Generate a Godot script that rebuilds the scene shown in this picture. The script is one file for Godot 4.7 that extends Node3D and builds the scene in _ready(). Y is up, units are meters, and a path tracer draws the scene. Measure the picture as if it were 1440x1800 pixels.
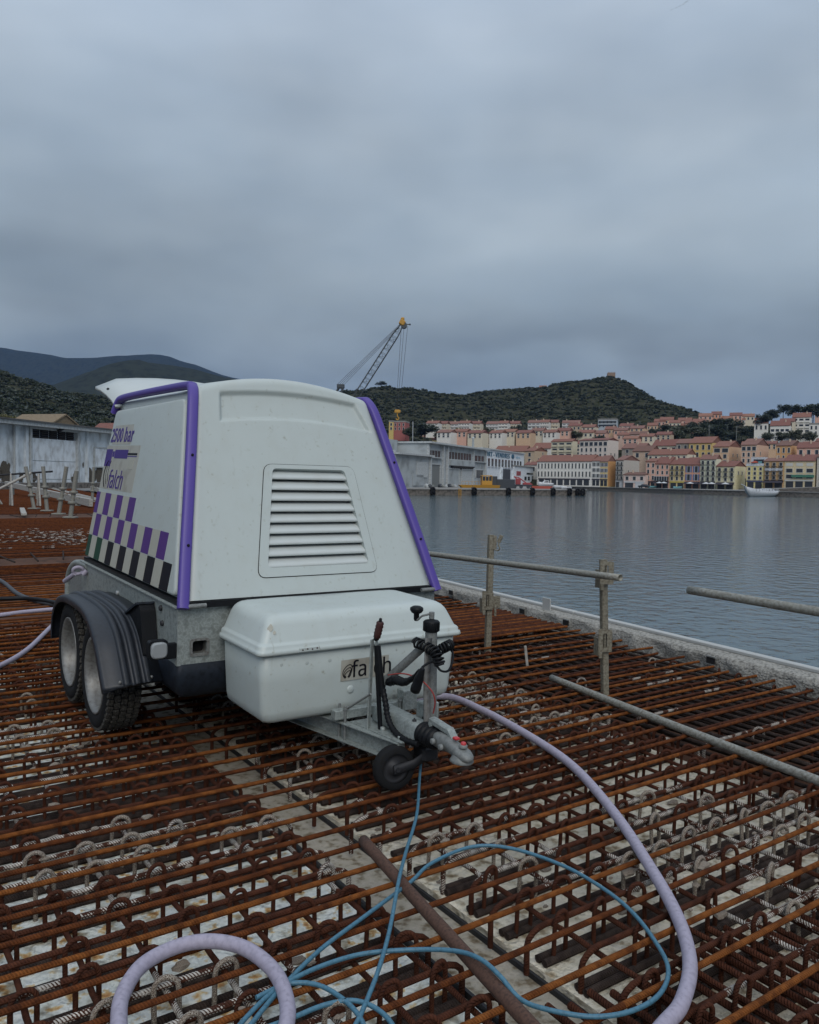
extends Node3D
# A quay deck stripped to its reinforcement, with a water-jet pump trailer, a harbour basin and a hillside town.
# Units: metres, y = 0 is the top of the reinforcement mat.

var M := {}
var T := {}
var rng := RandomNumberGenerator.new()
const WATER_Y := -2.3
const QUAY_Y := -0.9

func _ready():
	rng.seed = 11
	# ---- camera
	var cam := Camera3D.new()
	cam.name = "camera"
	cam.position = Vector3(0, 1.5, 0)
	cam.rotation_order = EULER_ORDER_YXZ
	cam.rotation = Vector3(deg_to_rad(-2.36), 0, deg_to_rad(0.75))
	cam.fov = 64.733
	cam.near = 0.05
	cam.far = 20000.0
	add_child(cam)
	# ---- sky, haze, exposure
	var env := Environment.new()
	env.background_mode = Environment.BG_SKY
	var sky := Sky.new()
	var pano := PanoramaSkyMaterial.new()
	pano.panorama = overcast_panorama()
	sky.sky_material = pano
	env.sky = sky
	env.tonemap_mode = Environment.TONE_MAPPER_LINEAR
	env.tonemap_exposure = 1.0
	env.sdfgi_enabled = true
	env.ssao_enabled = true
	env.ssil_enabled = true
	env.fog_enabled = true
	env.fog_density = 0.00004
	env.fog_light_color = Color(0.42, 0.60, 0.88)
	var we := WorldEnvironment.new()
	we.name = "world_environment"
	we.environment = env
	add_child(we)
	# ---- the sun, spread wide by the cloud
	var sun := DirectionalLight3D.new()
	sun.name = "sun"
	sun.light_energy = 0.5
	sun.light_angular_distance = 40.0
	sun.light_color = Color(1.0, 0.975, 0.94)
	sun.shadow_enabled = true
	add_child(sun)
	sun.look_at_from_position(Vector3(1.5, 7.5, 9.0), Vector3.ZERO)
	make_materials()
	build_setting()
	build_deck()
	build_trailer()
	build_hoses()
	build_railing()
	build_left_yard()
	build_pier()
	build_crane()
	build_town()
	build_trees()
	build_birds()

# ---------------------------------------------------------------- sky
func overcast_panorama() -> ImageTexture:
	var w := 1536
	var h := 768
	var n1 := FastNoiseLite.new()
	n1.seed = 3
	n1.noise_type = FastNoiseLite.TYPE_SIMPLEX_SMOOTH
	n1.frequency = 0.55
	n1.fractal_octaves = 5
	var n2 := FastNoiseLite.new()
	n2.seed = 21
	n2.noise_type = FastNoiseLite.TYPE_SIMPLEX_SMOOTH
	n2.frequency = 2.6
	n2.fractal_octaves = 4
	var im = Image.create(w, h, false, Image.FORMAT_RGBF)
	var cols := [[0.0, Vector3(0.245, 0.305, 0.345)], [5.0, Vector3(0.265, 0.328, 0.375)], [12.0, Vector3(0.325, 0.398, 0.455)], [22.0, Vector3(0.405, 0.49, 0.575)], [33.0, Vector3(0.475, 0.57, 0.69)], [60.0, Vector3(0.80, 0.90, 1.03)], [90.0, Vector3(0.90, 1.0, 1.12)]]
	var banks = [[-25.5, 12.2, 3.2, 2.0, -0.26], [-17.0, 9.0, 9.0, 1.6, -0.10], [-5.0, 16.5, 8.0, 1.7, -0.12], [-4.0, 8.5, 4.5, 1.6, -0.16], [-24.0, 8.8, 6.0, 1.4, -0.12], [8.5, 17.0, 4.5, 1.2, 0.09], [-14.0, 18.0, 9.0, 1.5, 0.07], [16.0, 12.0, 10.0, 1.6, 0.06], [19.0, 9.0, 8.0, 1.2, -0.06], [-52.0, 11.0, 12.0, 3.0, -0.16], [48.0, 13.0, 14.0, 2.5, -0.12], [95.0, 12.0, 16.0, 3.0, -0.14], [150.0, 14.0, 16.0, 2.5, -0.12], [-110.0, 13.0, 16.0, 3.0, -0.14], [-160.0, 10.0, 14.0, 2.5, -0.14]]
	for y in h:
		var el = (0.5 - (y + 0.5) / h) * 180.0
		if el < -1.5:
			im.fill_rect(Rect2i(0, y, w, h - y), Color(0.16, 0.19, 0.22))
			break
		var e = maxf(el, 0.0)
		var k := 0
		while k < cols.size() - 2 and e > cols[k + 1][0]:
			k += 1
		var t: float = clampf((e - cols[k][0]) / (cols[k + 1][0] - cols[k][0]), 0, 1)
		var base: Vector3 = (cols[k][1] as Vector3).lerp(cols[k + 1][1], t)
		var sy = sin(deg_to_rad(e))
		var cy = cos(deg_to_rad(e))
		for x in w:
			var az = ((x + 0.5) / w - 0.5) * TAU
			var dx = sin(az) * cy
			var dz = -cos(az) * cy
			# a cloud deck seen from below: farther cloud is foreshortened
			var q = 1.0 / (sy + 0.22)
			var a = n1.get_noise_3d(dx * q * 1.5, dz * q * 1.5, 0.0)
			var b = n2.get_noise_3d(dx * 1.1, sy * 3.2, dz * 1.1)
			var c = n1.get_noise_3d(dx * 2.6, sy * 5.5, dz * 2.6 + 40.0)
			var m = 0.96 + 0.28 * a + 0.13 * b + 0.22 * c
			# darker rags of low cloud hang near the hills
			var low = clampf(1.0 - e / 15.0, 0, 1)
			m -= 0.42 * low * smoothstep(0.02, 0.55, b * 0.8 + c + 0.12)
			# banks of lower cloud: [azimuth, elevation, half width, half height, strength] in degrees, with ragged edges
			var azd = rad_to_deg(az) + 2.5 * c
			var eld = el + 1.6 * b + 1.2 * c
			for bk in banks:
				var qx = (azd - bk[0]) / bk[2]
				var qy = (eld - bk[1]) / bk[3]
				var rr = qx * qx + qy * qy
				if rr < 6.0:
					m += bk[4] * exp(-rr) * (1.0 + 0.8 * b)
			m = clampf(m, 0.55, 1.35)
			var tint = 0.035 * b + 0.03 * a
			im.set_pixel(x, y, Color(base.x * m * (1.0 + tint), base.y * m, base.z * m * (1.0 - tint)))
	return ImageTexture.create_from_image(im)

# ---------------------------------------------------------------- materials
func lin(r: float, g: float, b: float) -> Color:
	return Color(r, g, b).linear_to_srgb()

func noise_tex(freq: float, stops: Array, sz := 512, sd := 1, oct := 4, kind := FastNoiseLite.TYPE_SIMPLEX_SMOOTH) -> NoiseTexture2D:
	var t := NoiseTexture2D.new()
	var n := FastNoiseLite.new()
	n.noise_type = kind
	n.seed = sd
	n.frequency = freq
	n.fractal_octaves = oct
	t.noise = n
	t.width = sz
	t.height = sz
	t.seamless = true
	var g := Gradient.new()
	var off = PackedFloat32Array()
	var col = PackedColorArray()
	for s in stops:
		off.append(s[0])
		col.append(s[1])
	g.offsets = off
	g.colors = col
	t.color_ramp = g
	return t

func bump_tex(freq: float, strength: float, sd := 5, oct := 4, sz := 512) -> NoiseTexture2D:
	var t := NoiseTexture2D.new()
	var n := FastNoiseLite.new()
	n.noise_type = FastNoiseLite.TYPE_SIMPLEX_SMOOTH
	n.seed = sd
	n.frequency = freq
	n.fractal_octaves = oct
	t.noise = n
	t.width = sz
	t.height = sz
	t.seamless = true
	t.as_normal_map = true
	t.bump_strength = strength
	return t

func mat(key: String, c: Color, rough := 0.7, metal := 0.0) -> StandardMaterial3D:
	var m := StandardMaterial3D.new()
	m.resource_name = key
	m.albedo_color = c
	m.roughness = rough
	m.metallic = metal
	m.cull_mode = BaseMaterial3D.CULL_DISABLED
	M[key] = m
	return m

func tri(m: StandardMaterial3D, tex: Texture2D, scale: float, nrm: Texture2D = null, nscale := 1.0, world := false):
	m.albedo_texture = tex
	m.uv1_triplanar = true
	m.uv1_world_triplanar = world
	m.uv1_scale = Vector3.ONE * scale
	if nrm:
		m.normal_enabled = true
		m.normal_texture = nrm
		m.normal_scale = nscale

func g(v: float, a := 0.0) -> Color:   # a neutral multiplier with a slight warm shift a
	return Color(v * (1.0 + a), v, v * (1.0 - a))

func make_materials():
	var dirt = noise_tex(0.012, [[0.0, g(0.965, 0.01)], [0.45, g(0.99)], [1.0, g(1.0)]], 512, 4)
	var mottled = noise_tex(0.03, [[0.0, g(0.72)], [0.4, g(0.86)], [0.55, g(0.97)], [0.7, g(0.84)], [1.0, g(1.0)]], 512, 8, 3)
	var grime = noise_tex(0.02, [[0.0, g(0.55, 0.06)], [0.4, g(0.85, 0.02)], [1.0, g(1.0)]], 512, 14, 5)
	var fine = bump_tex(0.08, 2.0, 9)
	tri(mat("white_shell", lin(0.425, 0.475, 0.465), 0.42), dirt, 0.9)
	tri(mat("white_box", lin(0.45, 0.505, 0.495), 0.38), dirt, 1.1)
	tri(mat("white_paint", lin(0.48, 0.52, 0.515), 0.4), dirt, 1.0)
	for k in ["white_shell", "white_box"]:
		var wm2: StandardMaterial3D = M[k]
		wm2.detail_enabled = true
		wm2.detail_blend_mode = BaseMaterial3D.BLEND_MODE_MUL
		wm2.detail_uv_layer = BaseMaterial3D.DETAIL_UV_1
		wm2.detail_albedo = noise_tex(0.035, [[0.0, Color(0.80, 0.77, 0.72)], [0.13, Color(0.93, 0.92, 0.9)], [0.22, Color(1, 1, 1)], [1.0, Color(1, 1, 1)]], 512, 19, 6)
	mat("purple", lin(0.072, 0.044, 0.27), 0.45)
	mat("purple_print", lin(0.055, 0.032, 0.18), 0.5)
	mat("violet_print", lin(0.075, 0.03, 0.17), 0.5)
	mat("black_print", lin(0.006, 0.006, 0.01), 0.5)
	mat("green_print", lin(0.012, 0.05, 0.03), 0.5)
	tri(mat("cream_print", lin(0.36, 0.36, 0.31), 0.5), dirt, 3.0)
	tri(mat("sticker", lin(0.36, 0.355, 0.31), 0.35), noise_tex(0.008, [[0.0, g(0.8, 0.03)], [0.5, g(1.0)], [1.0, g(1.0)]], 512, 31), 1.3)
	tri(mat("galvanised", lin(0.33, 0.37, 0.36), 0.5, 0.25), mottled, 1.5, fine, 0.1)
	tri(mat("galvanised_dull", lin(0.24, 0.255, 0.25), 0.6, 0.25), mottled, 2.2)
	tri(mat("skirt", lin(0.02, 0.027, 0.04), 0.5), grime, 2.0)
	tri(mat("fender", lin(0.017, 0.022, 0.032), 0.46), grime, 2.5, fine, 0.12)
	mat("black_plastic", lin(0.008, 0.009, 0.011), 0.45)
	mat("black_gap", lin(0.006, 0.006, 0.007), 0.9)
	tri(mat("tyre", lin(0.012, 0.013, 0.015), 0.85), noise_tex(0.03, [[0.0, Color(1, 1, 1)], [0.5, Color(1, 1, 1)], [0.75, Color(1.0, 0.95, 0.85)], [1.0, Color(1, 0.92, 0.8)]], 512, 44), 2.0)
	tri(mat("muddy_tread", lin(0.075, 0.07, 0.06), 0.9), noise_tex(0.03, [[0.0, g(0.35)], [0.45, g(0.6)], [0.7, g(1.0)], [1.0, g(1.0)]], 512, 45), 4.0)
	tri(mat("rim", lin(0.25, 0.26, 0.26), 0.45, 0.3), grime, 3.0)
	mat("lens", lin(0.26, 0.28, 0.29), 0.12)
	mat("red_plastic", lin(0.42, 0.03, 0.035), 0.4)
	mat("red_wire", lin(0.30, 0.035, 0.03), 0.5)
	tri(mat("grip_red", lin(0.06, 0.018, 0.018), 0.6), grime, 8.0)
	mat("steel_dark", lin(0.035, 0.036, 0.04), 0.5, 0.3)
	# hoses
	tri(mat("hose_purple", lin(0.335, 0.31, 0.395), 0.6), noise_tex(0.02, [[0.0, g(0.82)], [0.4, g(0.96)], [0.62, g(1.0)], [0.75, g(1.1, 0.02)], [1.0, g(0.95)]], 512, 51, 5), 4.0)
	tri(mat("hose_blue", lin(0.055, 0.16, 0.235), 0.5), noise_tex(0.03, [[0.0, g(0.7)], [0.5, g(1.0)], [1.0, g(1.1)]], 256, 52), 9.0)
	tri(mat("hose_grey", lin(0.06, 0.07, 0.085), 0.6), grime, 5.0)
	# scaffold
	tri(mat("tube_galv", lin(0.27, 0.275, 0.25), 0.55, 0.2), noise_tex(0.02, [[0.0, g(0.55, 0.06)], [0.42, g(0.85, 0.03)], [0.6, g(1.0)], [0.74, g(1.0)], [0.8, g(1.6)], [1.0, g(1.4)]], 512, 61, 5), 4.5)
	tri(mat("post_galv", lin(0.23, 0.225, 0.185), 0.6, 0.15), noise_tex(0.02, [[0.0, g(0.5, 0.08)], [0.45, g(0.85, 0.04)], [1.0, g(1.1)]], 512, 62, 5), 4.0)
	tri(mat("pipe_rust", lin(0.085, 0.042, 0.028), 0.85), noise_tex(0.03, [[0.0, g(0.5)], [0.5, g(0.9)], [0.72, g(1.2)], [0.8, Color(1.9, 1.9, 1.9)], [1.0, g(1.3)]], 512, 63, 5), 5.0)
	tri(mat("beam_white", lin(0.42, 0.42, 0.40), 0.6), grime, 1.0)
	# reinforcement, drawn along each bar: u round it, v in metres
	bar_materials()
	# concrete
	var conc = noise_tex(0.011, [[0.0, Color(0.52, 0.46, 0.36)], [0.26, Color(0.74, 0.71, 0.66)], [0.42, Color(0.93, 0.93, 0.91)], [0.75, Color(1.0, 1.0, 1.0)], [1.0, Color(0.86, 0.85, 0.82)]], 1024, 71, 6)
	var cm = mat("concrete", lin(0.80, 0.83, 0.80), 0.9)
	tri(cm, conc, 0.7, bump_tex(0.05, 9.0, 72, 5), 0.8, true)
	cm.detail_enabled = true
	cm.detail_blend_mode = BaseMaterial3D.BLEND_MODE_MUL
	var spots = noise_tex(0.035, [[0.0, Color(1, 1, 1)], [0.60, Color(1, 1, 1)], [0.72, Color(0.95, 0.83, 0.66)], [0.8, Color(0.86, 0.66, 0.44)], [1.0, Color(0.75, 0.5, 0.32)]], 512, 73, 5)
	cm.detail_albedo = spots
	cm.detail_uv_layer = BaseMaterial3D.DETAIL_UV_1
	var cb = mat("concrete_buff", lin(0.66, 0.61, 0.51), 0.9)
	tri(cb, conc, 0.9, bump_tex(0.05, 9.0, 74, 5), 0.8, true)
	tri(mat("concrete_joint", lin(0.34, 0.31, 0.26), 0.9), conc, 1.1, bump_tex(0.05, 6.0, 78, 5), 0.6, true)
	tri(mat("deck_rusty", lin(0.085, 0.036, 0.018), 0.95), noise_tex(0.02, [[0.0, g(0.45)], [0.5, g(1.0)], [0.8, g(1.5)], [1.0, Color(2.2, 2.4, 2.6)]], 512, 75, 5), 0.35, null, 1.0, true)
	tri(mat("curb_rough", lin(0.36, 0.35, 0.32), 0.95), noise_tex(0.03, [[0.0, g(0.5)], [0.35, g(0.78)], [0.5, g(0.96)], [1.0, g(1.08)]], 512, 76, 5), 1.6, bump_tex(0.05, 14.0, 77, 5), 1.0, true)
	tri(mat("curb_trim", lin(0.42, 0.43, 0.42), 0.55, 0.1), dirt, 1.0)
	# far places
	var wallgrain = noise_tex(0.03, [[0.0, g(0.8, 0.02)], [0.45, g(0.95)], [1.0, g(1.04)]], 512, 81, 5)
	T.wall = wallgrain
	var rooft = noise_tex(0.05, [[0.0, g(0.62)], [0.4, g(0.88)], [0.62, g(1.05)], [1.0, g(1.25, -0.05)]], 512, 82, 5)
	var roofs := [[0.23, 0.105, 0.078], [0.20, 0.085, 0.068], [0.27, 0.135, 0.095], [0.22, 0.115, 0.093], [0.17, 0.09, 0.07]]
	for i in roofs.size():
		tri(mat("roof_%d" % i, lin(roofs[i][0], roofs[i][1], roofs[i][2]), 0.9), rooft, 0.11)
	mat("pane_dark", lin(0.035, 0.04, 0.048), 0.15)
	mat("shutter_grey", lin(0.22, 0.24, 0.25), 0.7)
	mat("shutter_blue", lin(0.10, 0.13, 0.25), 0.7)
	mat("shutter_white", lin(0.5, 0.5, 0.48), 0.7)
	mat("shutter_brown", lin(0.12, 0.06, 0.04), 0.7)
	mat("iron", lin(0.03, 0.03, 0.034), 0.6)
	mat("awning_dark", lin(0.035, 0.032, 0.045), 0.8)
	mat("awning_green", lin(0.05, 0.16, 0.11), 0.8)
	mat("awning_white", lin(0.48, 0.50, 0.52), 0.8)
	mat("shop_blue", lin(0.05, 0.06, 0.13), 0.6)
	mat("shop_yellow", lin(0.42, 0.34, 0.08), 0.7)
	mat("teal", lin(0.13, 0.30, 0.33), 0.6)
	mat("parasol_red", lin(0.32, 0.06, 0.035), 0.8)
	tri(mat("shed_blue", lin(0.66, 0.72, 0.76), 0.8), noise_tex(0.016, [[0.0, g(0.68, 0.02)], [0.45, g(0.92)], [1.0, g(1.05)]], 512, 83, 5), 0.05)
	tri(mat("shed_door", lin(0.68, 0.73, 0.77), 0.75), noise_tex(0.02, [[0.0, g(0.78, 0.02)], [0.45, g(0.95)], [1.0, g(1.04)]], 512, 84, 5), 0.06)
	tri(mat("bare_plaster", lin(0.12, 0.105, 0.085), 0.95), grime, 0.5)
	mat("shed_roof", lin(0.10, 0.10, 0.10), 0.85)
	tri(mat("hall_grey", lin(0.36, 0.395, 0.41), 0.8), noise_tex(0.018, [[0.0, g(0.72, 0.02)], [0.45, g(0.94)], [1.0, g(1.05)]], 512, 85, 5), 0.02)
	tri(mat("hall_trim", lin(0.44, 0.47, 0.48), 0.75), wallgrain, 0.1)
	tri(mat("hall_white", lin(0.66, 0.71, 0.76), 0.75), wallgrain, 0.08)
	tri(mat("quay_stone", lin(0.15, 0.135, 0.12), 0.9), noise_tex(0.02, [[0.0, g(0.4)], [0.45, g(0.85)], [1.0, g(1.2)]], 512, 86, 5), 0.12)
	tri(mat("paving", lin(0.26, 0.255, 0.245), 0.9), wallgrain, 0.05)
	mat("letter_teal", lin(0.02, 0.10, 0.17), 0.6)
	mat("letter_pale", lin(0.30, 0.46, 0.58), 0.6)
	mat("machine_yellow", lin(0.42, 0.22, 0.025), 0.55)
	mat("machine_red", lin(0.26, 0.04, 0.045), 0.5)
	mat("barge_red", lin(0.36, 0.075, 0.05), 0.6)
	mat("box_dark", lin(0.035, 0.042, 0.052), 0.6)
	tri(mat("hull_white", lin(0.55, 0.58, 0.62), 0.35), wallgrain, 0.1)
	mat("crane_steel", lin(0.055, 0.065, 0.075), 0.6, 0.2)
	tri(mat("hill_scrub", lin(0.050, 0.050, 0.037), 0.95), noise_tex(0.02, [[0.0, Color(0.5, 0.55, 0.5)], [0.4, Color(0.8, 0.85, 0.75)], [0.58, Color(1.0, 1.0, 0.95)], [0.68, Color(1.7, 1.5, 1.25)], [1.0, Color(2.2, 1.8, 1.45)]], 1024, 91, 6), 0.008, null, 1.0, true)
	tri(mat("hill_far", lin(0.034, 0.040, 0.030), 0.95), noise_tex(0.02, [[0.0, g(0.65)], [0.5, g(1.0)], [1.0, g(1.5, 0.06)]], 512, 92, 6), 0.003, null, 1.0, true)
	tri(mat("slope_ground", lin(0.07, 0.065, 0.045), 0.95), noise_tex(0.02, [[0.0, Color(0.5, 0.6, 0.45)], [0.5, Color(1, 1, 0.95)], [1.0, Color(1.9, 1.6, 1.3)]], 512, 93, 5), 0.02, null, 1.0, true)
	var greens := [[0.048, 0.057, 0.042], [0.062, 0.068, 0.048], [0.070, 0.070, 0.047], [0.034, 0.045, 0.038], [0.11, 0.10, 0.04]]
	for i in greens.size():
		var lm = mat("leaf_%d" % i, lin(greens[i][0], greens[i][1], greens[i][2]), 0.8)
		lm.backlight_enabled = true
		lm.backlight = lin(0.03, 0.04, 0.015)
	mat("bark", lin(0.06, 0.05, 0.04), 0.9)
	for k in ["hill_far", "hill_scrub", "slope_ground"]:
		M[k].metallic_specular = 0.08
	for k in ["tyre", "black_plastic", "skirt", "steel_dark", "black_print", "green_print", "violet_print", "purple_print"]:
		M[k].metallic_specular = 0.28
	# water
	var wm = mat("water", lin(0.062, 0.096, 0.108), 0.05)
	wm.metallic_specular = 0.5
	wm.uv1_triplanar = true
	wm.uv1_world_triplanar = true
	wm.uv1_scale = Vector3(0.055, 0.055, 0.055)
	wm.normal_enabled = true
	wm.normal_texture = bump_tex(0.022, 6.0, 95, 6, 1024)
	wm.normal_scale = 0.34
	mat("bird", lin(0.02, 0.02, 0.022), 0.9)

func bar_materials():
	# height and colour of deformed bars: 1024 px = 1 m along, 64 px round
	var wv := 1024
	var wu := 64
	var hm = Image.create(wu, wv, false, Image.FORMAT_RGBA8)
	var n := FastNoiseLite.new()
	n.seed = 101
	n.frequency = 0.05
	n.fractal_octaves = 4
	var rib = PackedFloat32Array()
	rib.resize(wu * wv)
	for y in wv:
		for x in wu:
			var a = TAU * x / wu
			# two rows of slanting ribs and two lengthwise seams
			var side = fposmod(float(x) / wu * 2.0, 1.0)
			var along = (y + side * 20.0) / 10.24
			var r = smoothstep(0.30, 0.02, absf(fposmod(along, 1.0) - 0.5)) * smoothstep(0.0, 0.12, minf(side, 1.0 - side))
			r = maxf(r, 0.8 * smoothstep(0.06, 0.02, minf(side, 1.0 - side)))
			rib[y * wu + x] = r
			var v = clampf(0.15 + 0.7 * r + 0.08 * n.get_noise_3d(cos(a) * 12.0, sin(a) * 12.0, float(y)), 0, 1)
			hm.set_pixel(x, y, Color(v, v, v))
	hm.bump_map_to_normal_map(4.0)
	T.bar_n = ImageTexture.create_from_image(hm)
	var sets := {
		"bar_orange": [Color(0.215, 0.075, 0.020), Color(0.095, 0.031, 0.010), 0.0],
		"bar_red": [Color(0.135, 0.043, 0.014), Color(0.060, 0.020, 0.009), 0.0],
		"bar_brown": [Color(0.085, 0.031, 0.018), Color(0.044, 0.017, 0.011), 0.0],
		"bar_grey": [Color(0.062, 0.046, 0.040), Color(0.026, 0.020, 0.019), 0.0],
		"bar_pasted": [Color(0.070, 0.029, 0.018), Color(0.042, 0.018, 0.013), 1.0]}
	var pn := FastNoiseLite.new()
	pn.seed = 107
	pn.frequency = 0.012
	pn.fractal_octaves = 4
	for key in sets:
		var hi: Color = sets[key][0]
		var lo: Color = sets[key][1]
		var len_px := 1024
		var im = Image.create(wu, len_px, false, Image.FORMAT_RGBA8)
		for y in len_px:
			for x in wu:
				var a = TAU * x / wu
				var zc = cos(TAU * y / len_px)
				var zs = sin(TAU * y / len_px)
				var s = 1.0 * len_px / TAU
				var v = 0.5 + 0.7 * pn.get_noise_3d(zc * s * 0.6 + 300.0, zs * s * 0.6, cos(a) * 6.0) + 0.8 * n.get_noise_3d(cos(a) * 9.0 + zc * s * 0.5, sin(a) * 9.0, zs * s * 0.5)
				var c = lo.lerp(hi, clampf(v, 0, 1))
				if sets[key][2] > 0:
					var p = pn.get_noise_3d(cos(a) * 9.0 + zc * s, sin(a) * 9.0, zs * s)
					var r: float = rib[(y % wv) * wu + x]
					if p + 0.60 * (0.42 - r) + 0.25 * n.get_noise_3d(x * 3.0, y * 1.5, 50.0) > 0.13:
						var b = 0.30 + 0.22 * v
						c = Color(b, b * 0.95, b * 0.87)
				im.set_pixel(x, y, c.linear_to_srgb())
		var m = mat(key, Color(1, 1, 1), 0.85)
		m.metallic_specular = 0.22
		m.albedo_texture = ImageTexture.create_from_image(im)
		m.normal_enabled = true
		m.normal_texture = T.bar_n
		m.normal_scale = 1.2
	tri(mat("paste", lin(0.42, 0.40, 0.36), 0.95), noise_tex(0.05, [[0.0, Color(0.28, 0.18, 0.13)], [0.46, Color(0.40, 0.28, 0.22)], [0.52, Color(0.85, 0.83, 0.8)], [1.0, Color(1, 1, 1)]], 512, 110, 5), 9.0)

# ---------------------------------------------------------------- shape helpers
func ms() -> SurfaceTool:
	var s := SurfaceTool.new()
	s.begin(Mesh.PRIMITIVE_TRIANGLES)
	s.set_smooth_group(-1)
	return s

func fin(st: SurfaceTool) -> ArrayMesh:
	st.generate_normals()
	return st.commit()

func part(called: String, st, m, parent: Node = self, at := Transform3D()) -> MeshInstance3D:
	var o := MeshInstance3D.new()
	o.name = called
	o.mesh = fin(st) if st is SurfaceTool else st
	if m:
		o.material_override = M[m] if m is String else m
	o.transform = at
	parent.add_child(o, true)
	return o

func numbered(called: String) -> String:
	if not has_node(called):
		return called
	var i := 1
	while has_node("%s_%03d" % [called, i]):
		i += 1
	return "%s_%03d" % [called, i]

func tag(o: Node, label: String, category: String, group := "") -> Node:
	o.set_meta("label", label)
	o.set_meta("category", category)
	if group:
		o.set_meta("group", group)
	return o

func thing(called: String, label: String, category: String, at := Transform3D(), group := "") -> Node3D:
	var o := Node3D.new()
	o.name = numbered(called)
	o.transform = at
	add_child(o)
	tag(o, label, category, group)
	return o

func struct(called: String, st, m, parent: Node = self) -> MeshInstance3D:
	var o := part(numbered(called) if parent == self else called, st, m, parent)
	if parent == self:
		o.set_meta("kind", "structure")
	return o

func quad(st: SurfaceTool, a: Vector3, b: Vector3, c: Vector3, d: Vector3):
	st.add_vertex(a); st.add_vertex(b); st.add_vertex(c)
	st.add_vertex(a); st.add_vertex(c); st.add_vertex(d)

func hexa(st: SurfaceTool, p: Array):   # 8 corners: 0-3 bottom ring, 4-7 top ring
	quad(st, p[3], p[2], p[1], p[0])
	quad(st, p[4], p[5], p[6], p[7])
	for i in 4:
		var j = (i + 1) % 4
		quad(st, p[i], p[j], p[j + 4], p[i + 4])

func box(st: SurfaceTool, c: Vector3, s: Vector3, b := Basis()):
	var h = s * 0.5
	var p := []
	for y in [-1, 1]:
		for q in [[-1, -1], [1, -1], [1, 1], [-1, 1]]:
			p.append(c + b * Vector3(q[0] * h.x, y * h.y, q[1] * h.z))
	hexa(st, p)

func bevel_box(st: SurfaceTool, c: Vector3, s: Vector3, r := 0.006, b := Basis()):
	# a box with chamfered edges: three nested rings stacked in y
	var h = s * 0.5
	var rings := []
	for k in 4:
		var ins: float = r if k == 0 or k == 3 else 0.0
		var y: float = [-h.y, -h.y + r, h.y - r, h.y][k]
		var ring := PackedVector3Array()
		for q in [[-1, -1, 0], [-1, -1, 1], [1, -1, 1], [1, -1, 0], [1, 1, 0], [1, 1, 1], [-1, 1, 1], [-1, 1, 0]]:
			var x: float = q[0] * (h.x - ins - (r if q[2] == 1 else 0.0))
			var z: float = q[1] * (h.z - ins - (r if q[2] == 0 else 0.0))
			ring.append(c + b * Vector3(x, y, z))
		rings.append(ring)
	loft(st, rings, true, true)

func loft(st: SurfaceTool, rings: Array, cap0 := false, cap1 := false, closed := true):
	var n: int = rings[0].size()
	for i in rings.size() - 1:
		var a: PackedVector3Array = rings[i]
		var b: PackedVector3Array = rings[i + 1]
		for j in (n if closed else n - 1):
			var k = (j + 1) % n
			quad(st, a[j], a[k], b[k], b[j])
	for e in 2:
		if (cap0 if e == 0 else cap1):
			var ring: PackedVector3Array = rings[0 if e == 0 else rings.size() - 1]
			var mid := Vector3.ZERO
			for v in ring:
				mid += v
			mid /= n
			for j in n:
				var k = (j + 1) % n
				if e == 0:
					st.add_vertex(mid); st.add_vertex(ring[k]); st.add_vertex(ring[j])
				else:
					st.add_vertex(mid); st.add_vertex(ring[j]); st.add_vertex(ring[k])

func spline(p: Array, k := 6) -> PackedVector3Array:
	var out := PackedVector3Array()
	for i in p.size() - 1:
		var a: Vector3 = p[maxi(i - 1, 0)]
		var b: Vector3 = p[i]
		var c: Vector3 = p[i + 1]
		var d: Vector3 = p[mini(i + 2, p.size() - 1)]
		for j in k:
			out.append(b.cubic_interpolate(c, a, d, float(j) / k))
	out.append(p[p.size() - 1])
	return out

func frames(pts: PackedVector3Array, hint := Vector3.UP) -> Array:
	var out := []
	var up = hint
	for i in pts.size():
		var t = (pts[mini(i + 1, pts.size() - 1)] - pts[maxi(i - 1, 0)]).normalized()
		if absf(t.dot(up)) > 0.98:
			up = Vector3(0.3, 0.2, 0.93)
		var s = t.cross(up).normalized()
		up = s.cross(t).normalized()
		out.append([s, up, t])
	return out

func sweep(st: SurfaceTool, pts: PackedVector3Array, prof: PackedVector2Array, cap := true, hint := Vector3.UP, scales: Array = []):
	var fr = frames(pts, hint)
	var rings := []
	for i in pts.size():
		var ring := PackedVector3Array()
		var k: float = scales[i] if scales.size() else 1.0
		for q in prof:
			ring.append(pts[i] + fr[i][0] * q.x * k + fr[i][1] * q.y * k)
		rings.append(ring)
	st.set_smooth_group(0)
	loft(st, rings)
	st.set_smooth_group(-1)
	if cap:
		loft(st, [rings[0]], true, false)
		loft(st, [rings[rings.size() - 1]], false, true)

func circle(r: float, n := 8, ry := -1.0) -> PackedVector2Array:
	var out := PackedVector2Array()
	for i in n:
		var a = TAU * i / n
		out.append(Vector2(cos(a) * r, sin(a) * (r if ry < 0 else ry)))
	return out

func rod(st: SurfaceTool, a: Vector3, b: Vector3, r: float, n := 8):
	sweep(st, PackedVector3Array([a, b]), circle(r, n))

func tube(st: SurfaceTool, p: Array, r: float, n := 8, k := 5):
	sweep(st, spline(p, k), circle(r, n))

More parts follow.
